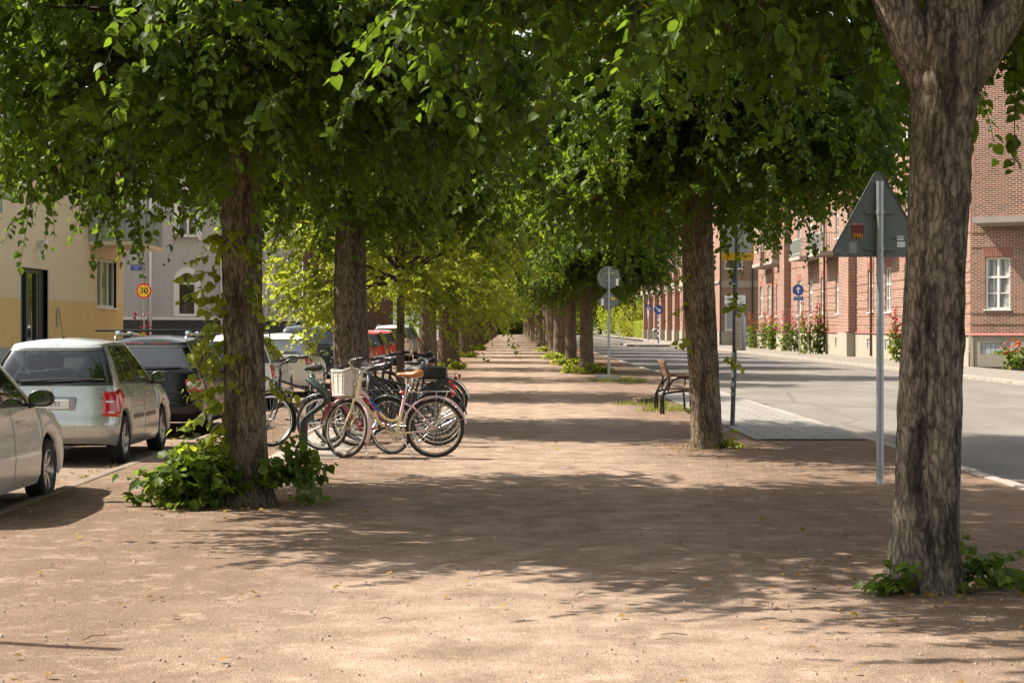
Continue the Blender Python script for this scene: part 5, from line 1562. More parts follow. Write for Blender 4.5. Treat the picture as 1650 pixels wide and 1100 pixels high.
def park(P, right, rear_y, label, **kw):
    o = build_car(dict(P, **kw), label, (right - P['W'] / 2 * .95, rear_y, -.06), 0)
    o.scale = (.95, .95, .95)
    return o
# the nearest: a pale saloon-like hatchback cut by the picture's edge, 30 cm shorter in the tail
park(HATCH, -4.25, 14.28, 'pale silver hatchback parked closest to the viewer, cut by the frame edge', paint='champagne', mould=None, plate='MNA 926', win=[(1.10, 1.27), (1.285, 1.56), (1.60, 1.985)], spokes=7)
park(HATCH, -4.50, 21.25, 'silver-green hatchback with a roof aerial and big red tail lamps')
park(WAGON, -4.42, 26.6, 'black estate car with silver roof rails and crossbars')
park(MPV, -4.50, 35.2, 'white tall car with upright red tail lamps seen past the near tree trunk')
park(COUPE, -4.48, 41.8, 'white low car with dark sloping rear window behind the white tall car')
park(SUV, -4.45, 48.3, 'dark navy off-roader parked left of the furrowed tree trunk')
park(HATCH, -4.55, 60.6, 'bright red hatchback right of the furrowed tree trunk', paint='car_red', mould=None, script=(), badge=None, plate='WRD 117', tail=(.80, 1.04, .50, .95), tailclear=())
park(MPV, -4.5, 67.4, 'red tall car parked beyond the red hatchback', paint='car_red', rails=None, plate='UCE 832', script=())
park(MPV, -4.55, 75.0, 'red tall car with a white roof edge, last of the red ones', paint='car_red', plate='FLT 245', script=())
park(SUV, -4.5, 82.5, 'white off-roader parked beyond the red cars', paint='car_white', plate='GHS 569', tint=False)
park(SUV, -4.5, 90.5, 'grey off-roader farthest along the row of parked cars', paint='car_grey', plate='JDL 740', tint=False)
# ------------------------------------------------------------------ bicycles and their racks
M['cream_paint'] = paint_mat('cream_enamel', (.92, .76, .40), 0, False, .35, .3)
M['pink_paint'] = paint_mat('pink_enamel', (.74, .50, .50), 0, False, .35, .3)
M['bike_black'] = paint_mat('black_enamel', (.012, .012, .013), 0, False, .3, .15)
M['bike_red'] = paint_mat('red_enamel', (.16, .008, .012), 0, False, .3, .2)
M['bike_blue'] = paint_mat('dark_blue_enamel', (.014, .02, .036), 0, False, .3, .15)
M['bike_green'] = plain('rack_green', (.010, .024, .017), .6, 0, .2, 8)
M['leather'] = plain('tan_leather', (.42, .17, .055), .42, 0, .25, 14, .2, 60)
M['wicker'] = plain('white_wicker', (.72, .68, .60), .7, 0, .15, 30, .5, 140)
M['steel'] = plain('bright_steel', (.62, .61, .58), .25, .95, .15, 12)
M['spoke'] = plain('spoke_steel', (.50, .49, .46), .35, .9, .1, 12)
M['tan_tyre'] = plain('tyre_wall', (.32, .27, .21), .8, 0, .2, 14)
M['orange_reflector'] = plain('orange_reflector', (.80, .24, .01), .2, 0, .1)
M['white_cover'] = plain('white_plastic_cover', (.78, .78, .76), .4, 0, .08, 20, .4, 25)

def add_wheel(parent, x, r, fender, rimmat, tyremat, name='wheel', steer=None, z=None):
    w = empty(name, (x, 0, r if z is None else z)); w.parent = parent
    t = MB(); n = 40
    t.lathe([(r - .021 + .021 * math.cos(a), .021 * math.sin(a)) for a in np.linspace(0, 2 * PI, 11)[:-1]], n, 'y', closed=True)
    t.build('tyre', tyremat, w, smooth=True)
    q = MB(); rr = r - .040
    q.lathe([(rr + .012, -.012), (rr - .012, -.014), (rr - .018, 0), (rr - .012, .014), (rr + .012, .012)], n, 'y', closed=True)
    q.lathe([(0, -.045), (.016, -.045), (.026, -.03), (.018, -.02), (.018, .02), (.026, .03), (.016, .045), (0, .045)], 12, 'y')
    q.build('rim', rimmat, w, angle=40)
    s = MB(); k = 28
    for i in range(k):
        a = 2 * PI * i / k; b_ = a + (.55 if i % 4 < 2 else -.55); yy = .026 if i % 2 else -.026
        s.tube([(.022 * math.cos(b_), yy, .022 * math.sin(b_)), ((rr - .015) * math.cos(a), 0, (rr - .015) * math.sin(a))], .0016, 4, cap=False)
    s.build('spokes', M['spoke'], w)
    return w

def fender_mesh(mb, r, a0, a1, wd=.030, Mx=None):
    rows = []
    for a in np.linspace(a0, a1, 26):
        rows.append([((r + .026 + d) * math.cos(a), y, (r + .026 + d) * math.sin(a)) for (y, d) in ((-wd, -.010), (-wd * .75, .006), (-wd * .3, .012), (wd * .3, .012), (wd * .75, .006), (wd, -.010))])
    if Mx is not None: rows = [[Mx @ Vector(p) for p in r_] for r_ in rows]
    mb.grid(rows)

def bike(label, loc, rz, S, lean=0.0):
    """x forward, z up, bottom bracket over the origin"""
    root = empty('bicycle', loc, rz, label, 'bicycle', 'bicycles in the rack by the path')
    root.rotation_euler = (lean, 0, rz)
    r = S.get('r', .345); col = S['frame']; col2 = S.get('frame2', col)
    BB = Vector((0, 0, .285)); RA = Vector((-.45, 0, r)); FA = Vector((.61, 0, r))
    seat = Vector((-.09, 0, .70)); hb = Vector((.465, 0, .72)); ht = Vector((.44, 0, .885))
    f1 = MB()
    class _Second:
        def tube(self, *a_, **k_):
            f1.mi = 1; f1.tube(*a_, **k_); f1.mi = 0
    f2 = _Second()
    f1.tube([hb + (hb - ht) * .12, ht], .021, 12)
    if S['type'] == 'step':
        f1.tube([hb + Vector((-.01, 0, .0)), (.36, 0, .60), (.25, 0, .47)], .020, 12)
        f1.tube([(.25, 0, .47), (.17, 0, .385), (.11, 0, .32), (.05, 0, .29), BB], .020, 12)
        f2.tube([ht + Vector((0, 0, -.07)), (.33, 0, .70), (.25, 0, .60), (.19, 0, .52)], .017, 12)
        f1.tube([(.19, 0, .52), (.13, 0, .46), (.06, 0, .435), (.0, 0, .44), (-.03, 0, .47)], .017, 12)
        f1.tube([(.27, 0, .49), (.225, 0, .565)], .010, 8)
        f1.tube([BB, BB.lerp(seat, .55)], .019, 12); f2.tube([BB.lerp(seat, .55), seat], .019, 12)
    else:
        f1.tube([hb + (ht - hb) * .15, BB], .021, 12); f1.tube([ht - (ht - hb) * .25, seat], .018, 12) if S['type'] == 'diamond' else f1.tube([ht - (ht - hb) * .25, BB.lerp(seat, .45)], .018, 12)
        f1.tube([BB, seat], .019, 12)
    for sy in (-1, 1):
        f1.tube([BB + Vector((-.03, sy * .02, 0)), Vector((-.2, sy * .04, .30))], .011, 8); f2.tube([Vector((-.2, sy * .04, .30)), RA + Vector((0, sy * .058, 0))], .011, 8)
        f2.tube([seat + Vector((0, sy * .012, -.06)), seat.lerp(RA, .3) + Vector((0, sy * .04, 0)), RA + Vector((0, sy * .058, 0))], .009, 8)
    f1.lathe([(0, -.045), (.026, -.045), (.026, .045), (0, .045)], 14, 'y', Matrix.Translation(BB))
    fr = f1.build('frame', [col, col2], root, angle=40)
    if S.get('decal'):
        dm = MB()
        for i, (px, pz) in enumerate(((.30, .665), (.265, .62), (.225, .567))):
            dm.tube([(px + .02, 0, pz + .025), (px - .02, 0, pz - .025)], .0182, 10)
        dm.build('flower_decal', M['sign_blue'], fr)
    sp = MB(); top = S.get('seat_z', .93); st = seat + (seat - BB).normalized() * (top - .70)
    sp.tube([seat, st], .013, 10); sp.tube([seat + Vector((0, 0, -.005)), seat + Vector((-.002, 0, .02))], .023, 10); sp.build('seat_post', M['steel'], root, smooth=True)
    # saddle: wide at the back, narrow nose
    sd = MB(); rows = []
    prof = [(-.155, .035, .028), (-.14, .075, .048), (-.10, .10, .052), (-.05, .095, .046), (0, .062, .036), (.05, .036, .030), (.10, .026, .028), (.13, .018, .020), (.138, .006, .006)]
    for (px, w, h) in prof:
        rows.append([(px, w * math.cos(a), h * (math.sin(a) if math.sin(a) > 0 else .75 * math.sin(a)) + .012 * (px < -.08)) for a in np.linspace(0, 2 * PI, 15)[:-1]])
    sd.grid(rows, close=True); sd.poly(rows[0])
    sd.v = [Vector(p) * S.get('saddle_s', 1.0) + st + Vector((-.01, 0, .055)) for p in sd.v]
    so = sd.build('saddle', S.get('saddle', M['black']), root, smooth=True)
    sp2 = MB(); sp2.tube([st + Vector((-.10, .04, .05)), st + Vector((0, .035, .005)), st + Vector((.09, .012, .045))], .006, 6); sp2.tube([st + Vector((-.10, -.04, .05)), st + Vector((0, -.035, .005)), st + Vector((.09, -.012, .045))], .006, 6)
    for sy in (-.05, .05): sp2.tube([st + Vector((-.10, sy, -.015)) + Vector((.016 * math.cos(a), .016 * math.sin(a), a / 190)) for a in np.linspace(0, 30, 60)], .0035, 5)
    sp2.build('saddle_springs', M['steel'], so)
    # rear wheel, guard, carrier
    rimm = S.get('rim', M['steel']); tym = S.get('tyre', M['tyre'])
    add_wheel(root, -.45, r, None, rimm, tym)
    if S.get('fender', True):
        gm = MB(); fender_mesh(gm, r, R(8 if S['type'] == 'step' else 20), R(200), .030, Matrix.Translation(RA) @ Matrix.Scale(-1, 4, (1, 0, 0)))
        gm.tube([RA + Vector((0, .06, 0)), RA + Vector((-.36, .02, .12))], .003, 5); gm.tube([RA + Vector((0, -.06, 0)), RA + Vector((-.36, -.02, .12))], .003, 5)
        gm.build('mudguard', S.get('fender_m', col2), root, angle=50)
    if S.get('carrier', True):
        cm = MB(); zc = .775
        for sy in (-.055, 0, .055): cm.tube([(-.14, sy, zc - .01), (-.20, sy, zc), (-.62, sy, zc + .005), (-.64, sy * .7, zc + .01)], .0055, 6)
        for px in (-.22, -.33, -.45, -.58): cm.tube([(px, -.06, zc), (px, .06, zc)], .005, 6)
        for sy in (-.065, .065): cm.tube([RA + Vector((0, sy, .02)), (-.47, sy, zc)], .005, 6); cm.tube([RA + Vector((0, sy, .02)), (-.60, sy, zc)], .005, 6); cm.tube([(-.14, sy * .8, zc), seat + Vector((-.02, 0, .0))], .005, 6)
        cm.build('carrier', S.get('carrier_m', M['steel']), root, angle=50)
        lm = MB(); lm.lathe([(0, -.02), (.025, -.02), (.03, -.005), (.03, .02), (0, .02)], 14, 'x', Matrix.Translation((-.665, 0, zc - .03))); lm.build('rear_lamp', M['lamp_red'], root, angle=40)
    # crank, chainwheel, pedals
    ck = MB(); a = S.get('crank', -.5)
    ck.lathe([(.085, -.003), (.092, 0), (.085, .003), (.07, .003), (.07, -.003)], 28, 'y', Matrix.Translation(BB + Vector((0, -.055, 0))), closed=True)
    for i in range(5):
        t = 2 * PI * i / 5 + a; ck.tube([BB + Vector((0, -.055, 0)), BB + Vector((.075 * math.cos(t), -.055, .075 * math.sin(t)))], .007, 6)
    for sg in (-1, 1):
        e_ = BB + Vector((sg * .17 * math.cos(a), sg * -1 * -.0 + (-.075 if sg > 0 else .075), sg * .17 * math.sin(a)))
        ck.tube([BB + Vector((0, -.075 if sg > 0 else .075, 0)), e_], .011, 8)
        pe = MB(); yq = -.13 if sg > 0 else .13; pe.cbox(e_.x - .045, e_.x + .045, yq - .045, yq + .045, e_.z - .012, e_.z + .012, .006); pe.build('pedal', M['black'], root, angle=40)
    ck.build('crankset', M['steel'], root, angle=40)
    ch = MB()
    for dz in (.075, -.075): ch.tube([BB + Vector((0, -.055, dz)), RA + Vector((0, -.05, dz * .45))], .005, 5)
    ch.build('chain', M['dark_metal'], root)
    if S.get('guard'):
        g = MB(); g.tube([BB + Vector((.10, -.06, 0)), BB + Vector((.06, -.06, .09)), BB + Vector((-.2, -.06, .09)), RA + Vector((-.02, -.06, .045))], .014, 8); g.build('chain_guard', S['guard'], root, smooth=True)
    stn = MB(); stn.tube([BB + Vector((-.06, .03, -.01)), Vector((-.20, .17, .02)), Vector((-.23, .18, .015))], .009, 8); stn.build('kick_stand', M['steel'], root)
    # steering assembly turned about the head tube
    ax = (ht - hb).normalized()
    Ms = Matrix.Translation(hb) @ Matrix.Rotation(S.get('steer', 0), 4, ax) @ Matrix.Translation(-hb)
    fk = MB()
    for sy in (-1, 1):
        fk.tube([hb + Vector((0, sy * .015, -.035)), hb + Vector((.012, sy * .048, -.07)), Vector((.50, sy * .055, .55)), FA + Vector((-.03, sy * .055, .06)), FA + Vector((0, sy * .055, 0))], [.013, .014, .013, .011, .010], 10, M=Ms)
    fk.tube([hb + Vector((.004, -.056, -.052)), hb + Vector((.004, 0, -.038)), hb + Vector((.004, .056, -.052))], .017, 10, M=Ms)
    fk.tube([hb + Vector((0, 0, -.05)), ht], .0205, 10, M=Ms)
    fk.tube([ht + Vector((0, 0, 0)), ht + Vector((-.02, 0, .07))], .018, 10, M=Ms)
    fk.build('fork', S.get('fork', col), root, angle=50)
    w = add_wheel(root, 0, r, None, rimm, tym)
    w.matrix_local = Ms @ Matrix.Translation(FA)
    if S.get('fender', True):
        gm = MB(); fender_mesh(gm, r, R(48), R(208), .030, Ms @ Matrix.Translation(FA)); gm.build('mudguard', S.get('fender_m', col2), root, angle=50)
    hbm = MB(); stem = ht + Vector((-.025, 0, .08))
    kind = S.get('bars', 'swept')
    if kind == 'swept':
        stem = ht + Vector((-.03, 0, .13))
        pts = [(-.27, -.24), (-.20, -.25), (-.08, -.25), (.0, -.20), (.035, -.10), (.03, 0), (.035, .10), (.0, .20), (-.08, .25), (-.20, .25), (-.27, .24)]
        zz = [.11, .11, .10, .08, .03, 0, .03, .08, .10, .11, .11]
        P_ = [stem + Vector((p[0] + .02, p[1], z_)) for p, z_ in zip(pts, zz)]
        hbm.tube([ht, stem + Vector((.02, 0, 0))], .014, 10, M=Ms)
    else:
        P_ = [stem + Vector((.03 - .05 * abs(t_) ** 2, t_ * .31, .03 + .02 * abs(t_))) for t_ in np.linspace(-1, 1, 11)]
        hbm.tube([ht, stem + Vector((.03, 0, .03))], .015, 10, M=Ms)
    hbm.tube(P_, .0115, 10, M=Ms)
    ho = hbm.build('handlebar', S.get('bar_m', M['steel']), root, smooth=True)
    for k_ in (0, -1):
        g = MB(); a_, b_ = P_[k_], P_[1 if k_ == 0 else -2]; c_ = P_[2 if k_ == 0 else -3]
        g.tube([a_ + (a_ - b_) * .2, b_.lerp(c_, .3)], .0175, 10, M=Ms); g.build('grip', M['black'], ho, smooth=True)
        lv = MB(); lv.tube([b_.lerp(c_, .6) + Vector((.02, 0, -.01)), b_ + Vector((.045, 0, -.025)), a_ + Vector((.04, 0, -.035))], .005, 6, M=Ms)
        lv.tube([b_.lerp(c_, .6) + Vector((.02, 0, -.01)), stem + Vector((.14, 0, .06)), hb + Vector((.06, 0, .06)), hb + Vector((.03, 0, -.1))], .003, 5, M=Ms); lv.build('brake_lever', M['dark_metal'], ho)
    if S.get('lamp'):
        lm = MB(); lm.lathe([(0, -.05), (.02, -.045), (.035, 0), (.036, .02), (0, .025)], 14, 'x', Ms @ Matrix.Translation(ht + Vector((.08, 0, -.02)))); lm.build('front_lamp', M['steel'], root, angle=40)
    if S.get('basket'):
        bk = MB(); Mb = Ms @ Matrix.Translation(ht + Vector((.20, 0, -.12)))
        def ring(s_, z_):
            w_, l_ = .165 * s_, .135 * s_; out = []
            for a in np.linspace(0, 2 * PI, 49)[:-1]:
                out.append((math.copysign(abs(math.cos(a)) ** .45, math.cos(a)) * l_, math.copysign(abs(math.sin(a)) ** .45, math.sin(a)) * w_, z_))
            return out
        # woven wall: upright stakes with a ripple, dipped rim
        rows = []; inner = []
        for j, z_ in enumerate(np.linspace(-.04, .26, 18)):
            rg = ring(.86 + .16 * (z_ + .04) / .30, z_)
            rows.append([(p[0] * (1 + .012 * ((i + j) % 2)), p[1] * (1 + .012 * ((i + j) % 2)), p[2] + (.02 * math.cos(4 * PI * i / 48) * (z_ > .2))) for i, p in enumerate(rg)])
        bk.grid([[Mb @ Vector(p) for p in r_] for r_ in rows], close=True)
        bk.grid([[Mb @ Vector((p[0] * .955, p[1] * .955, p[2])) for p in r_] for r_ in rows[::-1]], close=True)
        bk.poly([Mb @ Vector(p) for p in rows[0]]); bk.poly([Mb @ Vector((p[0], p[1], p[2] + .008)) for p in rows[0]][::-1])
        for i in range(0, 48, 2): bk.tube([Mb @ (Vector(rows[0][i]) * 1.012), Mb @ (Vector(rows[9][i]) * 1.012), Mb @ (Vector(rows[-1][i]) * 1.012)], .0042, 5)
        bk.tube([Mb @ (Vector(p) * 1.0) for p in rows[-1]], .010, 7, closed=True); bk.tube([Mb @ Vector(p) for p in rows[0]], .008, 7, closed=True)
        bk.build('basket', S['basket'], root)
    if S.get('rear_box'):
        bx = MB(); bx.cbox(-.60, -.22, -.13, .13, .79, .95, .03); bx.build('crate', S['rear_box'], root, angle=40)
    return root

BX = -1.35
bike('cream and pink step-through bicycle with a white wicker basket and tan saddle', (-1.335, 21.85, .004), PI, dict(type='step', frame=M['cream_paint'], frame2=M['pink_paint'], fender_m=M['pink_paint'], fork=M['cream_paint'], saddle=M['leather'], saddle_s=1.08, seat_z=.92, steer=R(-38), basket=M['wicker'], decal=True, rim=M['tan_tyre'], tyre=M['tyre'], crank=-2.75, lamp=True), R(3))
bike('dark red bicycle with black wheels directly behind the cream one', (-1.80, 22.75, .004), PI - .62, dict(type='diamond', frame=M['bike_red'], fender_m=M['bike_black'], bars='flat', bar_m=M['bike_black'], carrier_m=M['bike_black'], seat_z=.98, steer=R(20), crank=.7), R(-4))
bike('black bicycle with front wheel turned, standing on the parked-car side of the rack', (-2.66, 24.35, .004), PI + .90, dict(type='diamond', frame=M['bike_black'], fender_m=M['bike_black'], bars='swept', bar_m=M['bike_black'], carrier_m=M['bike_black'], steer=R(-12), crank=.3, fork=M['bike_black'], lamp=True), R(3))
spec = [
    (-1.38, 24.0, 'black bicycle with black carrier, third along the row from the cream one', dict(type='step', frame=M['bike_black'], bars='swept', bar_m=M['bike_black'], carrier_m=M['bike_black'], steer=R(25), lamp=True), .06, 3),
    (-1.42, 25.0, 'dark blue bicycle with bright handlebars, among the black ones', dict(type='mixte', frame=M['bike_blue'], bars='swept', steer=R(-20), carrier_m=M['bike_black'], guard=M['bike_black']), -.05, -3),
    (-1.50, 26.0, 'black bicycle with flat black handlebars and no basket, near the furrowed trunk', dict(type='diamond', frame=M['bike_black'], bars='flat', bar_m=M['bike_black'], carrier_m=M['bike_black'], steer=R(30), seat_z=.98), .08, 4),
    (-1.52, 27.2, 'black bicycle with a white plastic cover on its saddle', dict(type='step', frame=M['bike_black'], bars='swept', saddle=M['white_cover'], saddle_s=1.1, carrier_m=M['bike_black'], rear_box=M['black'], seat_z=.95), -.04, -2),
    (-1.50, 28.6, 'bicycle with high black saddle and an orange reflector on its rear wheel', dict(type='diamond', frame=M['bike_black'], bars='flat', seat_z=1.04, carrier_m=M['steel']), .05, 3),
    (-1.48, 30.0, 'bicycle with a white rear guard, farthest along the row', dict(type='step', frame=M['bike_blue'], bars='swept', fender_m=M['white_cover'], carrier_m=M['bike_red']), 0, 2),
]
for x, y, lab, S, drz, ln in spec:
    o = bike(lab, (x, y, .004), PI + drz, S, R(ln))
    if 'orange' in lab:
        mb = MB(); mb.cbox(-.62, -.57, -.01, .01, .40, .46, .008); mb.build('reflector', M['orange_reflector'], o, angle=40)

def rack(y0, label, n=7):
    t = empty('bicycle_rack', (-2.46, y0, 0), 0, label, 'bicycle rack', 'green bicycle racks')
    for i in range(n):
        y = i * .075
        mb = MB(); mb.tube([(0, y, 0.012), (0, y, .40), (.03, y, .46), (.25, y, .63), (.285, y, .68), (.27, y, .74), (.06, y, .93)], .025, 8); mb.build('bar', M['bike_green'], t, smooth=True)
    mb = MB(); mb.cbox(-.04, .04, -.05, n * .075, .002, .03, .008); mb.cbox(.20, .235, -.02, (n - 1) * .075 + .02, .585, .615, .008); mb.build('rail', M['bike_green'], t, angle=40)
    return t
rack(21.95, 'dark green bent-bar bicycle rack holding the cream bicycle')
rack(24.6, 'dark green bent-bar bicycle rack behind the cream bicycle, among black bicycles')
rack(27.1, 'dark green bent-bar bicycle rack closest to the furrowed trunk')
mb = MB(); mb.cbox(-2.85, -2.0, 21.7, 28.2, -.05, .012, .01); tag(mb.build('concrete_pad', M['kerb'], angle=40), kind='structure')
# ------------------------------------------------------------------ signs, bench, bus stop and other street furniture
M['galv'] = plain('galvanised_steel', (.36, .38, .40), .42, .6, .16, 9, .1, 40)
M['sign_back'] = plain('sign_back_grey', (.15, .175, .16), .55, .15, .10, 5)
M['oak'] = plain('bench_wood', (.15, .08, .047), .55, 0, .3, 7, .3, 30)
M['sticker_red'] = plain('sticker_red', (.19, .025, .022), .5, 0, .2, 40)
M['old_sticker'] = plain('worn_sticker', (.33, .34, .33), .7, 0, .35, 60)
M['pole_grey'] = plain('painted_pole', (.095, .095, .10), .5, .3, .2, 8)
def disc(mb, r, y0, y1, cx=0, cz=0, n=40):
    mb.prism([(cx + r * math.cos(2 * PI * i / n), cz + r * math.sin(2 * PI * i / n)) for i in range(n)], y0, y1)
def arrow(mb, y0, y1, L, w, ang, cx=0, cz=0):
    h = [(-w, -L), (w, -L), (w, L * .25), (w * 3.0, L * .0), (w * 3.0, L * .38), (0, L), (-w * 3.0, L * .38), (-w * 3.0, 0), (-w, L * .25)]
    c, s_ = math.cos(ang), math.sin(ang)
    mb.prism([(cx + a * c - b_ * s_, cz + a * s_ + b_ * c) for a, b_ in h], y0, y1)
TXT = lambda x, y, z: Matrix(((1, 0, 0, x), (0, 0, -1, y), (0, 1, 0, z), (0, 0, 0, 1)))

# back of the triangular sign
d = 18.25; x0 = gx(1418, d)
t = empty('road_sign', (x0, d, 0), 0, 'back of a grey triangular road sign with stickers, on a galvanised pole', 'road sign')
zt, zb = gz(291, d), gz(409, d)
mb = MB(); mb.tube([(0, 0, -.05), (0, 0, gz(292, d))], .036, 18); mb.lathe([(.045, 0), (.045, .03), (.037, .05)], 18); mb.build('pole', M['galv'], t, angle=50)
def rounded(pts, r, n=6):
    out = []
    k = len(pts)
    for i in range(k):
        a, b_, c = Vector(pts[i - 1]), Vector(pts[i]), Vector(pts[(i + 1) % k])
        u_, v_ = (a - b_).normalized(), (c - b_).normalized()
        ang = u_.angle(v_); dd = r / math.tan(ang / 2); cen = b_ + (u_ + v_).normalized() * (r / math.sin(ang / 2))
        p, q_ = b_ + u_ * dd - cen, b_ + v_ * dd - cen
        a0 = math.atan2(p.y, p.x); a1 = math.atan2(q_.y, q_.x); da = (a1 - a0 + PI) % (2 * PI) - PI
        for j in range(n + 1): th = a0 + da * j / n; out.append((cen.x + r * math.cos(th), cen.y + r * math.sin(th)))
    return out
tri = rounded([(-.50, zb - .03), (.50, zb - .03), (-.01, zt + .15)], .055)
mb = MB(); mb.prism(tri, .045, .050)
k = len(tri)
rim = [(tri[i][0], tri[i][1]) for i in range(k)]
mb.add([(p[0], .030, p[1]) for p in rim] + [(p[0] * .985, .030, zb + .2 + (p[1] - zb - .2) * .985) for p in rim] + [(p[0], .0449, p[1]) for p in rim], [f_ for i in range(k) for f_ in ((i, (i + 1) % k, (i + 1) % k + k, i + k), (i, i + 2 * k, (i + 1) % k + 2 * k, (i + 1) % k))])
pl_ = mb.build('sign_plate', M['sign_back'], t)
mb = MB(); mb.prism([(p[0] * .99, zb + .2 + (p[1] - zb - .2) * .99) for p in tri], .0505, .053); mb.build('sign_face', M['sign_yellow'], pl_)
for v in (342, 401):
    z = gz(v, d)
    mb = MB(); mb.cbox(-.145, .145, .024, .0445, z - .016, z + .016, .004); br = mb.build('bracket', M['sign_back'], t, angle=40)
    mb = MB(); mb.lathe([(.0365, -.022), (.041, -.022), (.041, .022), (.0365, .022)], 18, 'z', Matrix.Translation((0, 0, z)), closed=True); mb.lathe([(0, -.012), (.008, -.010), (.008, 0)], 10, 'y', Matrix.Translation((0, -.042, z))); mb.build('clamp', M['galv'], br, angle=40)
def sx_(u): return gx(u, d) - x0
mb = MB(); mb.box(sx_(1373), sx_(1393), .0415, .0445, gz(384, d), gz(358, d)); st = mb.build('sticker', M['sticker_red'], pl_)
mb = MB(); text_mesh(mb, '1MAJ', .068, TXT(sx_(1383), .041, gz(379.5, d)), squeeze=.72); mb.build('lettering', M['sign_yellow'], st)
mb = MB(); text_mesh(mb, 'ARBETARNAS', .022, TXT(sx_(1383), .041, gz(360.5, d)), squeeze=.85); mb.build('lettering', M['sign_white'], st)
mb = MB(); mb.box(sx_(1369.5), sx_(1382), .0418, .0445, gz(408, d), gz(390, d)); mb.build('sticker', M['old_sticker'], pl_)
mb = MB(); mb.box(sx_(1447), sx_(1460), .0418, .0445, gz(398, d), gz(389, d)); mb.build('sticker', M['sign_white'], pl_)
mb = MB(); mb.box(sx_(1447), sx_(1458), .0418, .0445, gz(382, d), gz(380, d)); mb.box(sx_(1447), sx_(1458), .0418, .0445, gz(386.5, d), gz(383.5, d)); mb.build('sticker', M['sign_white'], pl_)
mb = MB(); text_mesh(mb, 'KB', .035, TXT(sx_(1441), .043, gz(385, d))); mb.build('lettering', M['black'], pl_)
mb = MB()
for s_, q_, a_ in (('W', 1351.5, .0), ('B', 1359.5, -.15), ('C', 1366, -.2)):
    text_mesh(mb, s_, .085 if s_ == 'W' else .05, TXT(sx_(q_), .0425, gz(404 if s_ == 'W' else 408, d)) @ Matrix.Rotation(a_, 4, 'Z'))
mb.build('scrawl', M['old_sticker'], pl_)

# backs of the round and diamond signs on their concrete block
d = 52.0; x0 = gx(981, d)
t = empty('road_sign', (x0, d, 0), 0, 'backs of a round and a diamond road sign on one pole in a concrete foot', 'road sign')
mb = MB(); mb.tube([(0, 0, .1), (0, 0, gz(431, d))], .032, 14); mb.build('pole', M['galv'], t, angle=50)
mb = MB(); disc(mb, .32, .035, .045, .0, gz(447, d)); a = mb.build('round_plate', M['sign_back'], t)
mb = MB(); mb.box(.20, .27, .03, .0345, gz(460, d), gz(449, d)); mb.build('sticker', M['sign_white'], a)
zc = gz(485, d); mb = MB(); mb.prism(rounded([(-.31, zc), (0, zc - .31), (.31, zc), (0, zc + .31)], .03), .035, .045); a = mb.build('diamond_plate', M['sign_back'], t)
mb = MB(); mb.box(-.21, -.14, .03, .0345, gz(492, d), gz(481, d)); mb.build('sticker', M['sign_white'], a)
mb = MB(); mb.box(.06, .17, .03, .0345, gz(483, d), gz(479, d)); mb.build('sticker', M['sign_yellow'], a)
mb = MB(); mb.box(-.38, .32, -.22, .22, -.02, .02); bm = bmesh.new(); bmesh.ops.create_cube(bm, size=1)
for v in bm.verts: v.co = Vector((-.03 + v.co.x * (.86 if v.co.z < 0 else .66), v.co.y * (.6 if v.co.z < 0 else .45), -.02 + (.0 if v.co.z < 0 else .20)))
bmesh.ops.bevel(bm, geom=bm.edges[:], offset=.025, segments=2, affect='EDGES'); mb = MB(); mb.frombm(bm); mb.build('concrete_foot', M['kerb'], t, angle=40)
mb = MB()
for v in (440, 452, 478, 490): mb.box(-.10, .10, .028, .0348, gz(v, d) - .012, gz(v, d) + .012)
mb.build('bracket', M['galv'], t)

# 30 sign
d = 78.5; x0 = gx(232, d)
t = empty('road_sign', (x0, d, 0), 0, 'round yellow 30 speed limit sign with red ring before the grey house', 'road sign')
zc = gz(468.5, d)
mb = MB(); mb.tube([(0, .03, -.05), (0, .03, zc)], .03, 10); mb.build('pole', M['galv'], t, angle=50)
mb = MB(); disc(mb, .32, -.02, -.01, 0, zc); a = mb.build('sign_plate', M['sign_red'], t)
mb = MB(); disc(mb, .255, -.024, -.0202, 0, zc); mb.build('yellow_field', M['sign_yellow'], a)
mb = MB()
for dx in (0, .008, -.008): text_mesh(mb, '30', .36, TXT(dx, -.0262 - abs(dx) * .05, zc))
mb.build('lettering', M['black'], a)

# blue arrow sign on the far pavement
d = 100.0; x0 = gx(1286, d)
t = empty('road_sign', (x0, d, 0), 0, 'blue round sign with white upward arrow before the brick house', 'road sign')
zc = gz(467, d)
mb = MB(); mb.tube([(.06, .03, 0), (.06, .03, zc)], .03, 10); mb.tube([(.06, .05, gz(487, d)), (.5, .05, gz(487, d))], .02, 8); mb.build('pole', M['galv'], t, angle=50)
mb = MB(); disc(mb, .30, -.02, -.01, 0, zc); a = mb.build('sign_plate', M['sign_blue'], t)
mb = MB(); arrow(mb, -.025, -.0202, .19, .035, 0, 0, zc); mb.build('arrow', M['sign_white'], a)
mb = MB(); mb.box(-.22, .28, -.02, -.01, gz(484, d), gz(477.5, d)); a = mb.build('name_plate', M['sign_blue'], t)
mb = MB(); text_mesh(mb, 'Gäller ej', .10, TXT(.03, -.022, gz(479.3, d))); mb.build('lettering', M['sign_white'], a); mb = MB(); text_mesh(mb, 'buss i linjetrafik', .06, TXT(.03, -.022, gz(482.3, d))); mb.build('lettering', M['sign_white'], a)

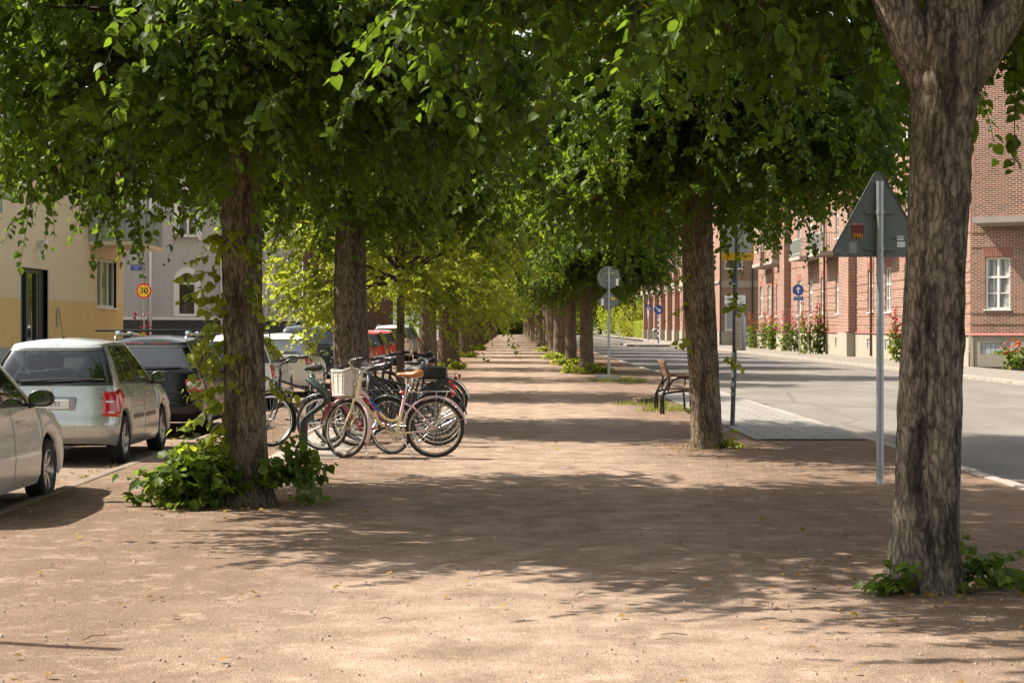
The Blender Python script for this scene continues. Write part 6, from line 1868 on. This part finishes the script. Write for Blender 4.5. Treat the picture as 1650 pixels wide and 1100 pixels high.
# keep-right sign on the island
d = 157.0; x0 = gx(1061, d)
t = empty('road_sign', (x0, d, .06), 0, 'blue round keep-right sign on a blue and white banded post', 'road sign')
zc = gz(500, d)
mb = MB(); mb.tube([(0, .03, -.05), (0, .03, zc)], .055, 12); p_ = mb.build('post', M['sign_blue'], t, smooth=True)
mb = MB()
for z in (.55, 1.0, 1.45, 1.9): mb.tube([(0, .03, z), (0, .03, z + .2)], .058, 12)
mb.build('white_band', M['sign_white'], p_)
mb = MB(); disc(mb, .40, -.04, -.02, 0, zc); a = mb.build('sign_plate', M['sign_blue'], t)
mb = MB(); arrow(mb, -.05, -.041, .27, .045, -PI * .75, 0, zc); mb.build('arrow', M['sign_white'], a)
mb = MB(); disc(mb, .40, -.0205, -.0195, 0, zc); 
# pedestrian crossing sign
d = 190.0; x0 = gx(1044.5, d)
t = empty('road_sign', (x0, d, 0), 0, 'blue square pedestrian crossing sign with white triangle, by the far pavement', 'road sign')
zc = gz(495.5, d)
mb = MB(); mb.tube([(0, .03, 0), (0, .03, zc)], .045, 10); mb.build('pole', M['galv'], t, smooth=True)
mb = MB(); mb.box(-.31, .31, -.02, -.01, zc - .31, zc + .31); a = mb.build('sign_plate', M['sign_blue'], t)
mb = MB(); mb.prism([(-.25, zc - .23), (.25, zc - .23), (0, zc + .24)], -.025, -.0202); a2 = mb.build('white_triangle', M['sign_white'], a)
mb = MB(); disc(mb, .035, -.03, -.0255, .0, zc + .10, 12); mb.prism([(-.03, zc + .06), (.04, zc + .06), (.03, zc - .06), (.09, zc - .2), (.05, zc - .2), (0, zc - .1), (-.07, zc - .2), (-.11, zc - .2), (-.03, zc - .06)], -.03, -.0255); mb.build('walker', M['black'], a2)
# walkway sign in the avenue
d = 262.0; x0 = gx(853.5, d)
t = empty('road_sign', (x0, d, 0), 0, 'small blue round walkway sign far down the avenue', 'road sign')
zc = gz(512.5, d); mb = MB(); mb.tube([(.12, .03, 0), (.1, .03, zc)], .05, 8); mb.build('pole', M['galv'], t, smooth=True)
mb = MB(); disc(mb, .34, -.02, -.01, 0, zc); a = mb.build('sign_plate', M['sign_blue'], t)
mb = MB(); disc(mb, .05, -.03, -.0202, 0, zc + .15, 10); mb.prism([(-.05, zc + .09), (.06, zc + .09), (.05, zc - .2), (-.05, zc - .2)], -.03, -.0202); mb.build('walker', M['sign_white'], a)
d = 250.0
t = empty('metal_post', (gx(795, d), d, 0), 0, 'plain pale metal post far down the avenue before the dark wood', 'post')
mb = MB(); mb.tube([(0, 0, 0), (0, 0, gz(505, d))], .10, 10); mb.build('post', M['galv'], t, smooth=True)
# thin post by the kerb whose shadow crosses the gravel
t = empty('metal_post', (-3.95, 9.55, 0), 0, 'thin bare metal post by the kerb that throws a narrow shadow over the gravel', 'post')
mb = MB(); mb.tube([(0, 0, -.05), (0, 0, 2.55)], .04, 12); mb.build('post', M['galv'], t, smooth=True); mb = MB(); mb.lathe([(.043, 2.52), (.043, 2.56), (0, 2.585)], 14); mb.build('cap', M['black'], t)
# panel sign and lamp post near the hedge
d = 222.0
t = empty('direction_sign', (gx(1047, d), d, 0), 0, 'dark blue-grey direction panels on a pole beside the far brick gable', 'direction sign')
mb = MB(); mb.tube([(0, .06, 0), (0, .06, gz(466, d))], .06, 8); mb.build('pole', M['galv'], t, smooth=True)
mb = MB(); mb.cbox(-.45, .15, -.05, .03, gz(485, d), gz(468, d), .03); mb.build('sign_plate', plain('panel_blue_grey', (.10, .16, .22), .5), t)
mb = MB(); mb.cbox(.18, .95, -.05, .03, gz(485, d), gz(478, d), .03); mb.build('sign_plate', plain('panel_dark_blue', (.03, .06, .11), .5), t)
d = 285.0
t = empty('street_lamp', (gx(1025, d), d, 0), 0, 'tall thin street lamp post before the pale green trees', 'street lamp')
mb = MB(); mb.tube([(0, 0, 0), (0, 0, 8.2), (-.15, 0, 9.0), (-.6, 0, 9.5), (-1.6, 0, 9.75)], [.10, .07, .06, .05, .045], 10); mb.build('pole', M['galv'], t, smooth=True)
mb = MB(); mb.cbox(-2.4, -1.5, -.16, .16, 9.68, 9.86, .06); mb.build('lamp_head', M['zinc'], t, angle=40)
d = 205.0
t = empty('utility_cabinet', (gx(1078, d), d, 0), 0, 'grey-green utility cabinet against the far brick house', 'utility cabinet')
mb = MB(); mb.cbox(-.35, .35, -.2, .2, .05, 1.35, .03); a = mb.build('cabinet', M['corrugated'], t, angle=40); mb = MB(); mb.cbox(-.38, .38, -.23, .23, 1.352, 1.42, .02); mb.build('lid', M['corrugated'], t, angle=40); mb = MB(); mb.box(-.3, .3, -.19, .19, 0, .06); mb.build('plinth', M['kerb'], t); mb = MB(); mb.box(-.004, .004, -.203, -.2005, .1, 1.3); mb.box(.05, .07, -.22, -.2005, .7, .85); mb.build('door', M['dark_metal'], t)
d = 208.0
t = empty('litter_bin', (gx(1056, d), d, 0), 0, 'pale grey litter bin beside the hedge and the far brick house', 'litter bin')
mb = MB(); mb.lathe([(0, .02), (.30, .02), (.36, 1.0), (.38, 1.05), (.30, 1.25), (0, 1.3)], 18); mb.build('bin', M['zinc'], t, angle=40); mb = MB(); mb.box(-.2, .2, -.37, -.33, .92, 1.1); mb.build('opening', M['black'], t)

# bus stop
d = 28.7; x0 = gx(1180, d)
t = empty('bus_stop', (x0, d, .016), 0, 'bus stop pole with yellow-edged sign and a timetable case', 'bus stop')
zt = gz(372, d)
mb = MB(); mb.tube([(0, 0, -.02), (.03, 0, gz(600, d)), (.055, 0, zt)], .036, 14); mb.lathe([(.09, -.01), (.09, .015), (.038, .02)], 16); p_ = mb.build('pole', M['pole_grey'], t, angle=50)
mb = MB()
for v0, v1 in ((466, 458), (487, 481), (582, 569), (630, 615), (640, 634)):
    za, zb = gz(v0, d) , gz(v1, d); xa = .055 * za / zt
    mb.tube([(xa, 0, za), (xa + .002, 0, zb)], .0368, 14)
mb.build('grey_band', M['galv'], p_, smooth=True)
mb = MB(); mb.box(gx(1178, d) - x0, gx(1179.2, d) - x0 + .02, -.038, -.036, gz(609, d), gz(593, d)); mb.build('sticker', M['sign_white'], p_)
xa, xb = gx(1164, d) - x0, gx(1214.5, d) - x0
mb = MB(); mb.cbox(xa, xb - .03, -.03, .03, gz(409, d), gz(365, d), .008); s_ = mb.build('sign_panel', plain('panel_grey_white', (.52, .54, .55), .4), t, angle=40)
mb = MB(); mb.cbox(xa - .003, xb, -.034, .034, gz(421, d), gz(409.3, d), .006); mb.cbox(xb - .028, xb, -.034, .034, gz(409, d), gz(365, d), .006); yo = mb.build('yellow_edge', M['sign_yellow'], t, angle=40)
mb = MB(); text_mesh(mb, 'Skånetrafiken', .045, TXT((xa + xb) / 2 + .08, -.036, gz(414, d))); mb.build('lettering', M['black'], yo)
Mx = Matrix.Translation((.055, -.035, 0)) @ Matrix.Rotation(R(-66), 4, 'Z')
mb = MB(); mb.cbox(0.02, .24, -.03, .03, gz(566, d), gz(510, d), .01, Mx); c_ = mb.build('timetable_case', M['galv'], t, angle=40)
mb = MB(); mb.box(.035, .225, -.034, -.0305, gz(564, d), gz(512, d), Mx); pp = mb.build('timetable', plain('timetable_sheet', (.66, .58, .52), .4, 0, .12, 12), c_)
mb = MB()
rr_ = random.Random(3)
for i in range(9):
    z = gz(558 - i * 4.6, d); mb.box(.05, .05 + rr_.uniform(.05, .15), -.0352, -.0342, z - .004, z + .004, Mx)
mb.build('printed_line', M['sticker_red'], pp)

# bench facing the road
t = empty('park_bench', (2.66, 32.75, 0), 0, 'wooden slatted bench with black steel legs, facing the road behind the leaning trunk', 'bench')
for k, y in enumerate((0.06, 1.44)):
    mb = MB(); mb.tube([(0, y, -.02), (.0, y, .24), (.03, y, .34), (.13, y, .53), (.15, y, .60), (.12, y, .70), (.05, y, .93)], .021, 8)
    mb.tube([(.55, y, -.02), (.53, y, .30), (.50, y, .40), (.40, y, .405), (.13, y, .375), (.055, y, .35), (.04, y, .30), (.045, y, .0)], .021, 8)
    mb.build('leg', M['bike_black'], t, smooth=True)
    mb = MB(); mb.tube([(.12, y, .40), (.16, y, .52), (.22, y, .60), (.32, y, .635), (.54, y, .635), (.56, y, .60), (.54, y, .41)], .017, 8); ao = mb.build('arm', M['bike_black'], t, smooth=True)
    mb = MB(); mb.cbox(.20, .58, y - .035, y + .035, .652, .685, .01); mb.build('armrest', M['oak'], ao, angle=40)
for i in range(3):
    x = .16 + i * .125
    mb = MB(); mb.cbox(x, x + .115, 0, 1.5, .425, .462, .008); mb.build('seat_plank', M['oak'], t, angle=40)
for i in range(2):
    Mb = Matrix.Translation((.135 - i * .055, 0, .64 + i * .15)) @ Matrix.Rotation(R(-17), 4, 'Y')
    mb = MB(); mb.cbox(0, .035, 0, 1.5, 0, .14, .008, Mb); mb.build('back_plank', M['oak'], t, angle=40)

# stump in the gap of the row
d = 37.0
mb = MB(); rows = []
rs = random.Random(4)
for z in (-.03, .04, .09, .12):
    rows.append([((.27 + .04 * math.sin(3 * a + 1) + .015 * math.sin(17 * a) - z * .25) * math.cos(a), (.25 + .03 * math.sin(2 * a) + .012 * math.sin(19 * a) - z * .25) * math.sin(a), z + .012 * math.sin(7 * a) * (z > .1)) for a in np.linspace(0, 2 * PI, 49)[:-1]])
mb.grid(rows, close=True); mb.poly(rows[-1])
o = mb.build('tree_stump', M['bark_far'], None, smooth=False); o.location = (gx(1038, d), d, 0); tag(o, 'low weathered tree stump in the gravel beside the bench', 'tree stump')

# ------------------------------------------------------------------ hollyhocks by the brick wall
M['petal'] = plain('hollyhock_petal', (.50, .02, .06), .7, 0, .3, 20)
M['petal_pink'] = plain('hollyhock_petal_pink', (.62, .08, .16), .7, 0, .3, 20)
M['petal_orange'] = plain('hollyhock_petal_orange', (.60, .13, .05), .7, 0, .3, 20)
M['holly_leaf'] = leaf_mat('hollyhock_leaf', (.05, .085, .015), (.13, .17, .03), (.3, .4, .05), .06)
M['pot_green'] = plain('green_stalk', (.12, .16, .04), .7, 0, .2)
def hollyhock(x, y, h, wx, n, label, petal, seed, grp='hollyhocks along the brick wall', z0=0.0):
    rg = np.random.default_rng(seed)
    t = empty('hollyhock', (x, y, z0), 0, label, 'flowering plant', grp)
    st = MB(); P = []; fl = MB()
    for i in range(n):
        bx, by = rg.uniform(-wx, wx), rg.uniform(-.25, .25); hh = h * rg.uniform(.72, 1.05)
        tx, ty = bx + rg.normal(0, .12), by + rg.normal(0, .1)
        st.tube([(bx * .7, by * .7, 0), (bx, by, hh * .5), (tx, ty, hh)], [.016, .012, .006], 5)
        for k in range(34):
            q_ = rg.uniform(.03, .66) ** 1.0; P.append((bx + (tx - bx) * q_ + rg.normal(0, .14), by + rg.normal(0, .12), hh * q_))
        for k in range(9):
            q_ = rg.uniform(.5, 1.0); a = rg.uniform(0, 2 * PI); c = Vector((bx + (tx - bx) * q_ + .07 * math.cos(a), by + .07 * math.sin(a), hh * q_)); r_ = rg.uniform(.04, .075) * (1.25 - q_ * .5)
            dr = Vector((math.cos(a), math.sin(a), .3)).normalized(); Mx = Matrix.Translation(c) @ dr.to_track_quat('Z', 'Y').to_matrix().to_4x4()
            fl.lathe([(0, -.02), (r_ * .5, 0), (r_, .03)], 7, 'z', Mx)
    P = np.array(P); m = len(P)
    me = leaves_mesh('leaves', P, unit(rg.normal(0, 1, (m, 3)) + np.array([0, 0, -.5])), unit(rg.normal(0, .6, (m, 3)) + np.array([-.3, -.3, .8])), .17 * rg.uniform(.5, 1.2, m), np.clip(rg.normal(.5, .25, m), 0, .95), M['holly_leaf'], 2)
    mesh_child('leaves', me, t)
    st.build('stalk_sprays', M['pot_green'], t); fl.build('blossoms', petal, t)
for (u, y, h, wx, n, lab, pet) in [
    (1221, 128.0, 2.3, .55, 7, 'leafy hollyhock clump with faded pink flowers, nearest the dark downpipe', M['petal_orange']),
    (1241, 121.5, 2.4, .55, 7, 'tall greyish hollyhock clump with few orange flowers', M['petal_orange']),
    (1268, 113.5, 2.3, .60, 7, 'hollyhock clump with pink-red flowers under the shaded strip of wall', M['petal_pink']),
    (1307, 103.2, 2.75, .70, 12, 'biggest hollyhock clump, with many crimson flowers, beside the copper downpipe', M['petal']),
    (1449, 79.5, 2.3, .25, 3, 'slim hollyhock with crimson flowers right beside the thick trunk', M['petal'])]:
    hollyhock(gx(u, y), y, h * 1.15, wx * 1.1, n + 3, lab, pet, int(u))
p_ = fa2 = None
hollyhock(18.65, 68.4, 1.15, .3, 6, 'low leafy plant at the frame edge by the glass-block basement window', M['petal_orange'], 6)
hollyhock(-12.6, 63.6, 2.0, .28, 4, 'climbing plant with bright pink flowers at the corner of the cream house', M['petal_pink'], 7, 'plants by the cream house', .04)

# ------------------------------------------------------------------ litter and weeds on the gravel
rg = np.random.default_rng(99)
def on_path(n, d0, d1, power=1.6):
    d_ = d0 + (d1 - d0) * rg.uniform(0, 1, n) ** power
    return np.stack([rg.uniform(-4.1, 4.7, n), d_, np.zeros(n)], 1)
n = 800
P = on_path(n, 7.5, 40); P[:, 0] = np.where(rg.uniform(0, 1, n) < .55, np.sign(rg.normal(0, 1, n)) * np.abs(rg.normal(2.6, .9, n)), P[:, 0]); P[:, 0] = np.clip(P[:, 0], -4.1, 4.7); P[:, 2] = .022
feet = np.array([(gx(395, 16.2), 16.2), (gx(1489, 10.95), 10.95), (gx(1140, 23.6), 23.6)])
k_ = rg.integers(0, 3, 420); P[:420, :2] = feet[k_] + np.where(rg.uniform(0, 1, (420, 1)) < .7, 1, 2.2) * rg.normal(0, .42, (420, 2))
D = unit(np.stack([rg.normal(0, 1, n), rg.normal(0, 1, n), rg.normal(0, .12, n)], 1)); N = unit(np.stack([rg.normal(0, .3, n), rg.normal(0, .3, n), np.ones(n)], 1))
M['dry_leaf'] = leaf_mat('fallen_leaf', (.12, .07, .03), (.34, .22, .07), (.3, .2, .06), .10)
me = leaves_mesh('fallen_leaves', P, D, N, .034 * rg.uniform(.5, 1.4, n), rg.uniform(0, 1, n), M['dry_leaf'], 2)
o = bpy.data.objects.new('fallen_leaves', me); COL.objects.link(o); tag(o, 'small dry yellow and brown leaves strewn over the gravel', 'leaves', None, 'stuff')
P = np.stack([rg.uniform(-6.8, -4.4, 420), rg.uniform(12, 45, 420), np.full(420, -.045)], 1)
D = unit(np.stack([rg.normal(0, 1, 420), rg.normal(0, 1, 420), rg.normal(0, .12, 420)], 1)); N = unit(np.stack([rg.normal(0, .3, 420), rg.normal(0, .3, 420), np.ones(420)], 1))
me = leaves_mesh('fallen_leaves', P, D, N, .05 * rg.uniform(.5, 1.2, 420), rg.uniform(0, 1, 420), M['dry_leaf'], 2)
o = bpy.data.objects.new('fallen_leaves', me); COL.objects.link(o); tag(o, 'dry leaves strewn over the parking strip under the cars', 'leaves', None, 'stuff')
# pebbles
mb = MB(); n = 2600
for p in on_path(n, 7.3, 24, 1.3):
    s_ = float(rg.uniform(.003, .009)) * (1.7 if rg.uniform() < .02 else 1)
    a = rg.uniform(0, 2 * PI); pts = []
    for k_ in range(6):
        th = a + 2 * PI * k_ / 6; r_ = s_ * rg.uniform(.7, 1.25); pts.append((p[0] + r_ * math.cos(th), p[1] + r_ * math.sin(th), .004))
    tp = [(p[0] + (q_[0] - p[0]) * .6, p[1] + (q_[1] - p[1]) * .6, .006 + s_ * .7) for q_ in pts]
    mb.add(pts + tp, [(k_, (k_ + 1) % 6, (k_ + 1) % 6 + 6, k_ + 6) for k_ in range(6)] + [tuple(range(6, 12))])
o = mb.build('pebbles', plain('pebble', (.33, .26, .21), .9, 0, .45, 9)); tag(o, 'loose pebbles scattered on the gravel', 'pebbles', None, 'stuff')
mb = MB(); n = 55
for p in on_path(n, 7.6, 26, 1.4):
    L_ = rg.uniform(.05, .22); a = rg.uniform(0, PI); b_ = rg.normal(0, .25)
    mb.tube([(p[0], p[1], .016), (p[0] + L_ * .5 * math.cos(a), p[1] + L_ * .5 * math.sin(a), .024), (p[0] + L_ * math.cos(a + b_), p[1] + L_ * math.sin(a + b_), .016)], [.003, .0035, .002], 5)
o = mb.build('fallen_twigs', plain('dry_twig', (.20, .14, .09), .9, 0, .35, 9)); tag(o, 'dry twigs lying on the gravel', 'twigs', None, 'stuff')
# weeds: round the stump, the sign foot, the kerbs and the bench
def weeds(name, pts, n_each, h, label, spread=.1):
    B = np.repeat(np.array(pts, float), n_each, axis=0); m = len(B)
    B[:, :2] += rg.normal(0, spread, (m, 2)); B[:, 2] += .005
    D = unit(rg.normal(0, .45, (m, 3)) + np.array([0, 0, 1.0])); N = unit(rg.normal(0, 1, (m, 3)))
    v = []; f_ = []
    tone = []
    W_ = np.cross(D, N); W_ = unit(W_)
    hh = h * rg.uniform(.4, 1.2, m)
    V = np.stack([B - W_ * .006, B + W_ * .006, B + D * hh[:, None] * .6 + W_ * .004 , B + D * hh[:, None] + np.array([0, 0, -.2]) * hh[:, None] * .3 + D * 0], 1)
    me = bpy.data.meshes.new(name); me.from_pydata(V.reshape(-1, 3).tolist(), [], [(4 * i, 4 * i + 1, 4 * i + 2, 4 * i + 3) for i in range(m)])
    at = me.attributes.new('tone', 'FLOAT', 'POINT'); at.data.foreach_set('value', np.repeat(np.clip(rg.normal(.5, .3, m), 0, 1), 4).astype(np.float32)); me.materials.append(M['grass'])
    o = bpy.data.objects.new(name, me); COL.objects.link(o); tag(o, label, 'grass', None, 'stuff')
pts = [(gx(1038, 37) + .45 * math.cos(a), 37 + .5 * math.sin(a), 0) for a in np.linspace(0, 6.2, 26)] + [(2.9 + rg.uniform(-.4, .5), 35 + rg.uniform(-1.6, 1.2), 0) for _ in range(40)]
weeds('grass', pts, 26, .08, 'short yellowing grass round the stump and the bench')
pts = [(2.76 + .5 * math.cos(a) + .1, 52 + .5 * math.sin(a) - .1, 0) for a in np.linspace(0, 6.2, 30)] + [(3.2 + rg.uniform(-.1, .5), 50.5 + rg.uniform(-.6, 1), 0) for _ in range(12)]
weeds('grass', pts, 30, .17, 'tufts of grass round the concrete sign foot', .07)
pts = [(4.93 + rg.normal(0, .05), y, -.1 + .06) for y in np.linspace(14, 46, 60)] + [(14.28, y, -.08) for y in np.linspace(45, 125, 60)] + [(KL - .2 + rg.normal(0, .05), y, -.05) for y in np.linspace(14, 40, 34)]
weeds('grass', pts, 10, .06, 'thin weeds along the kerb stones', .05)
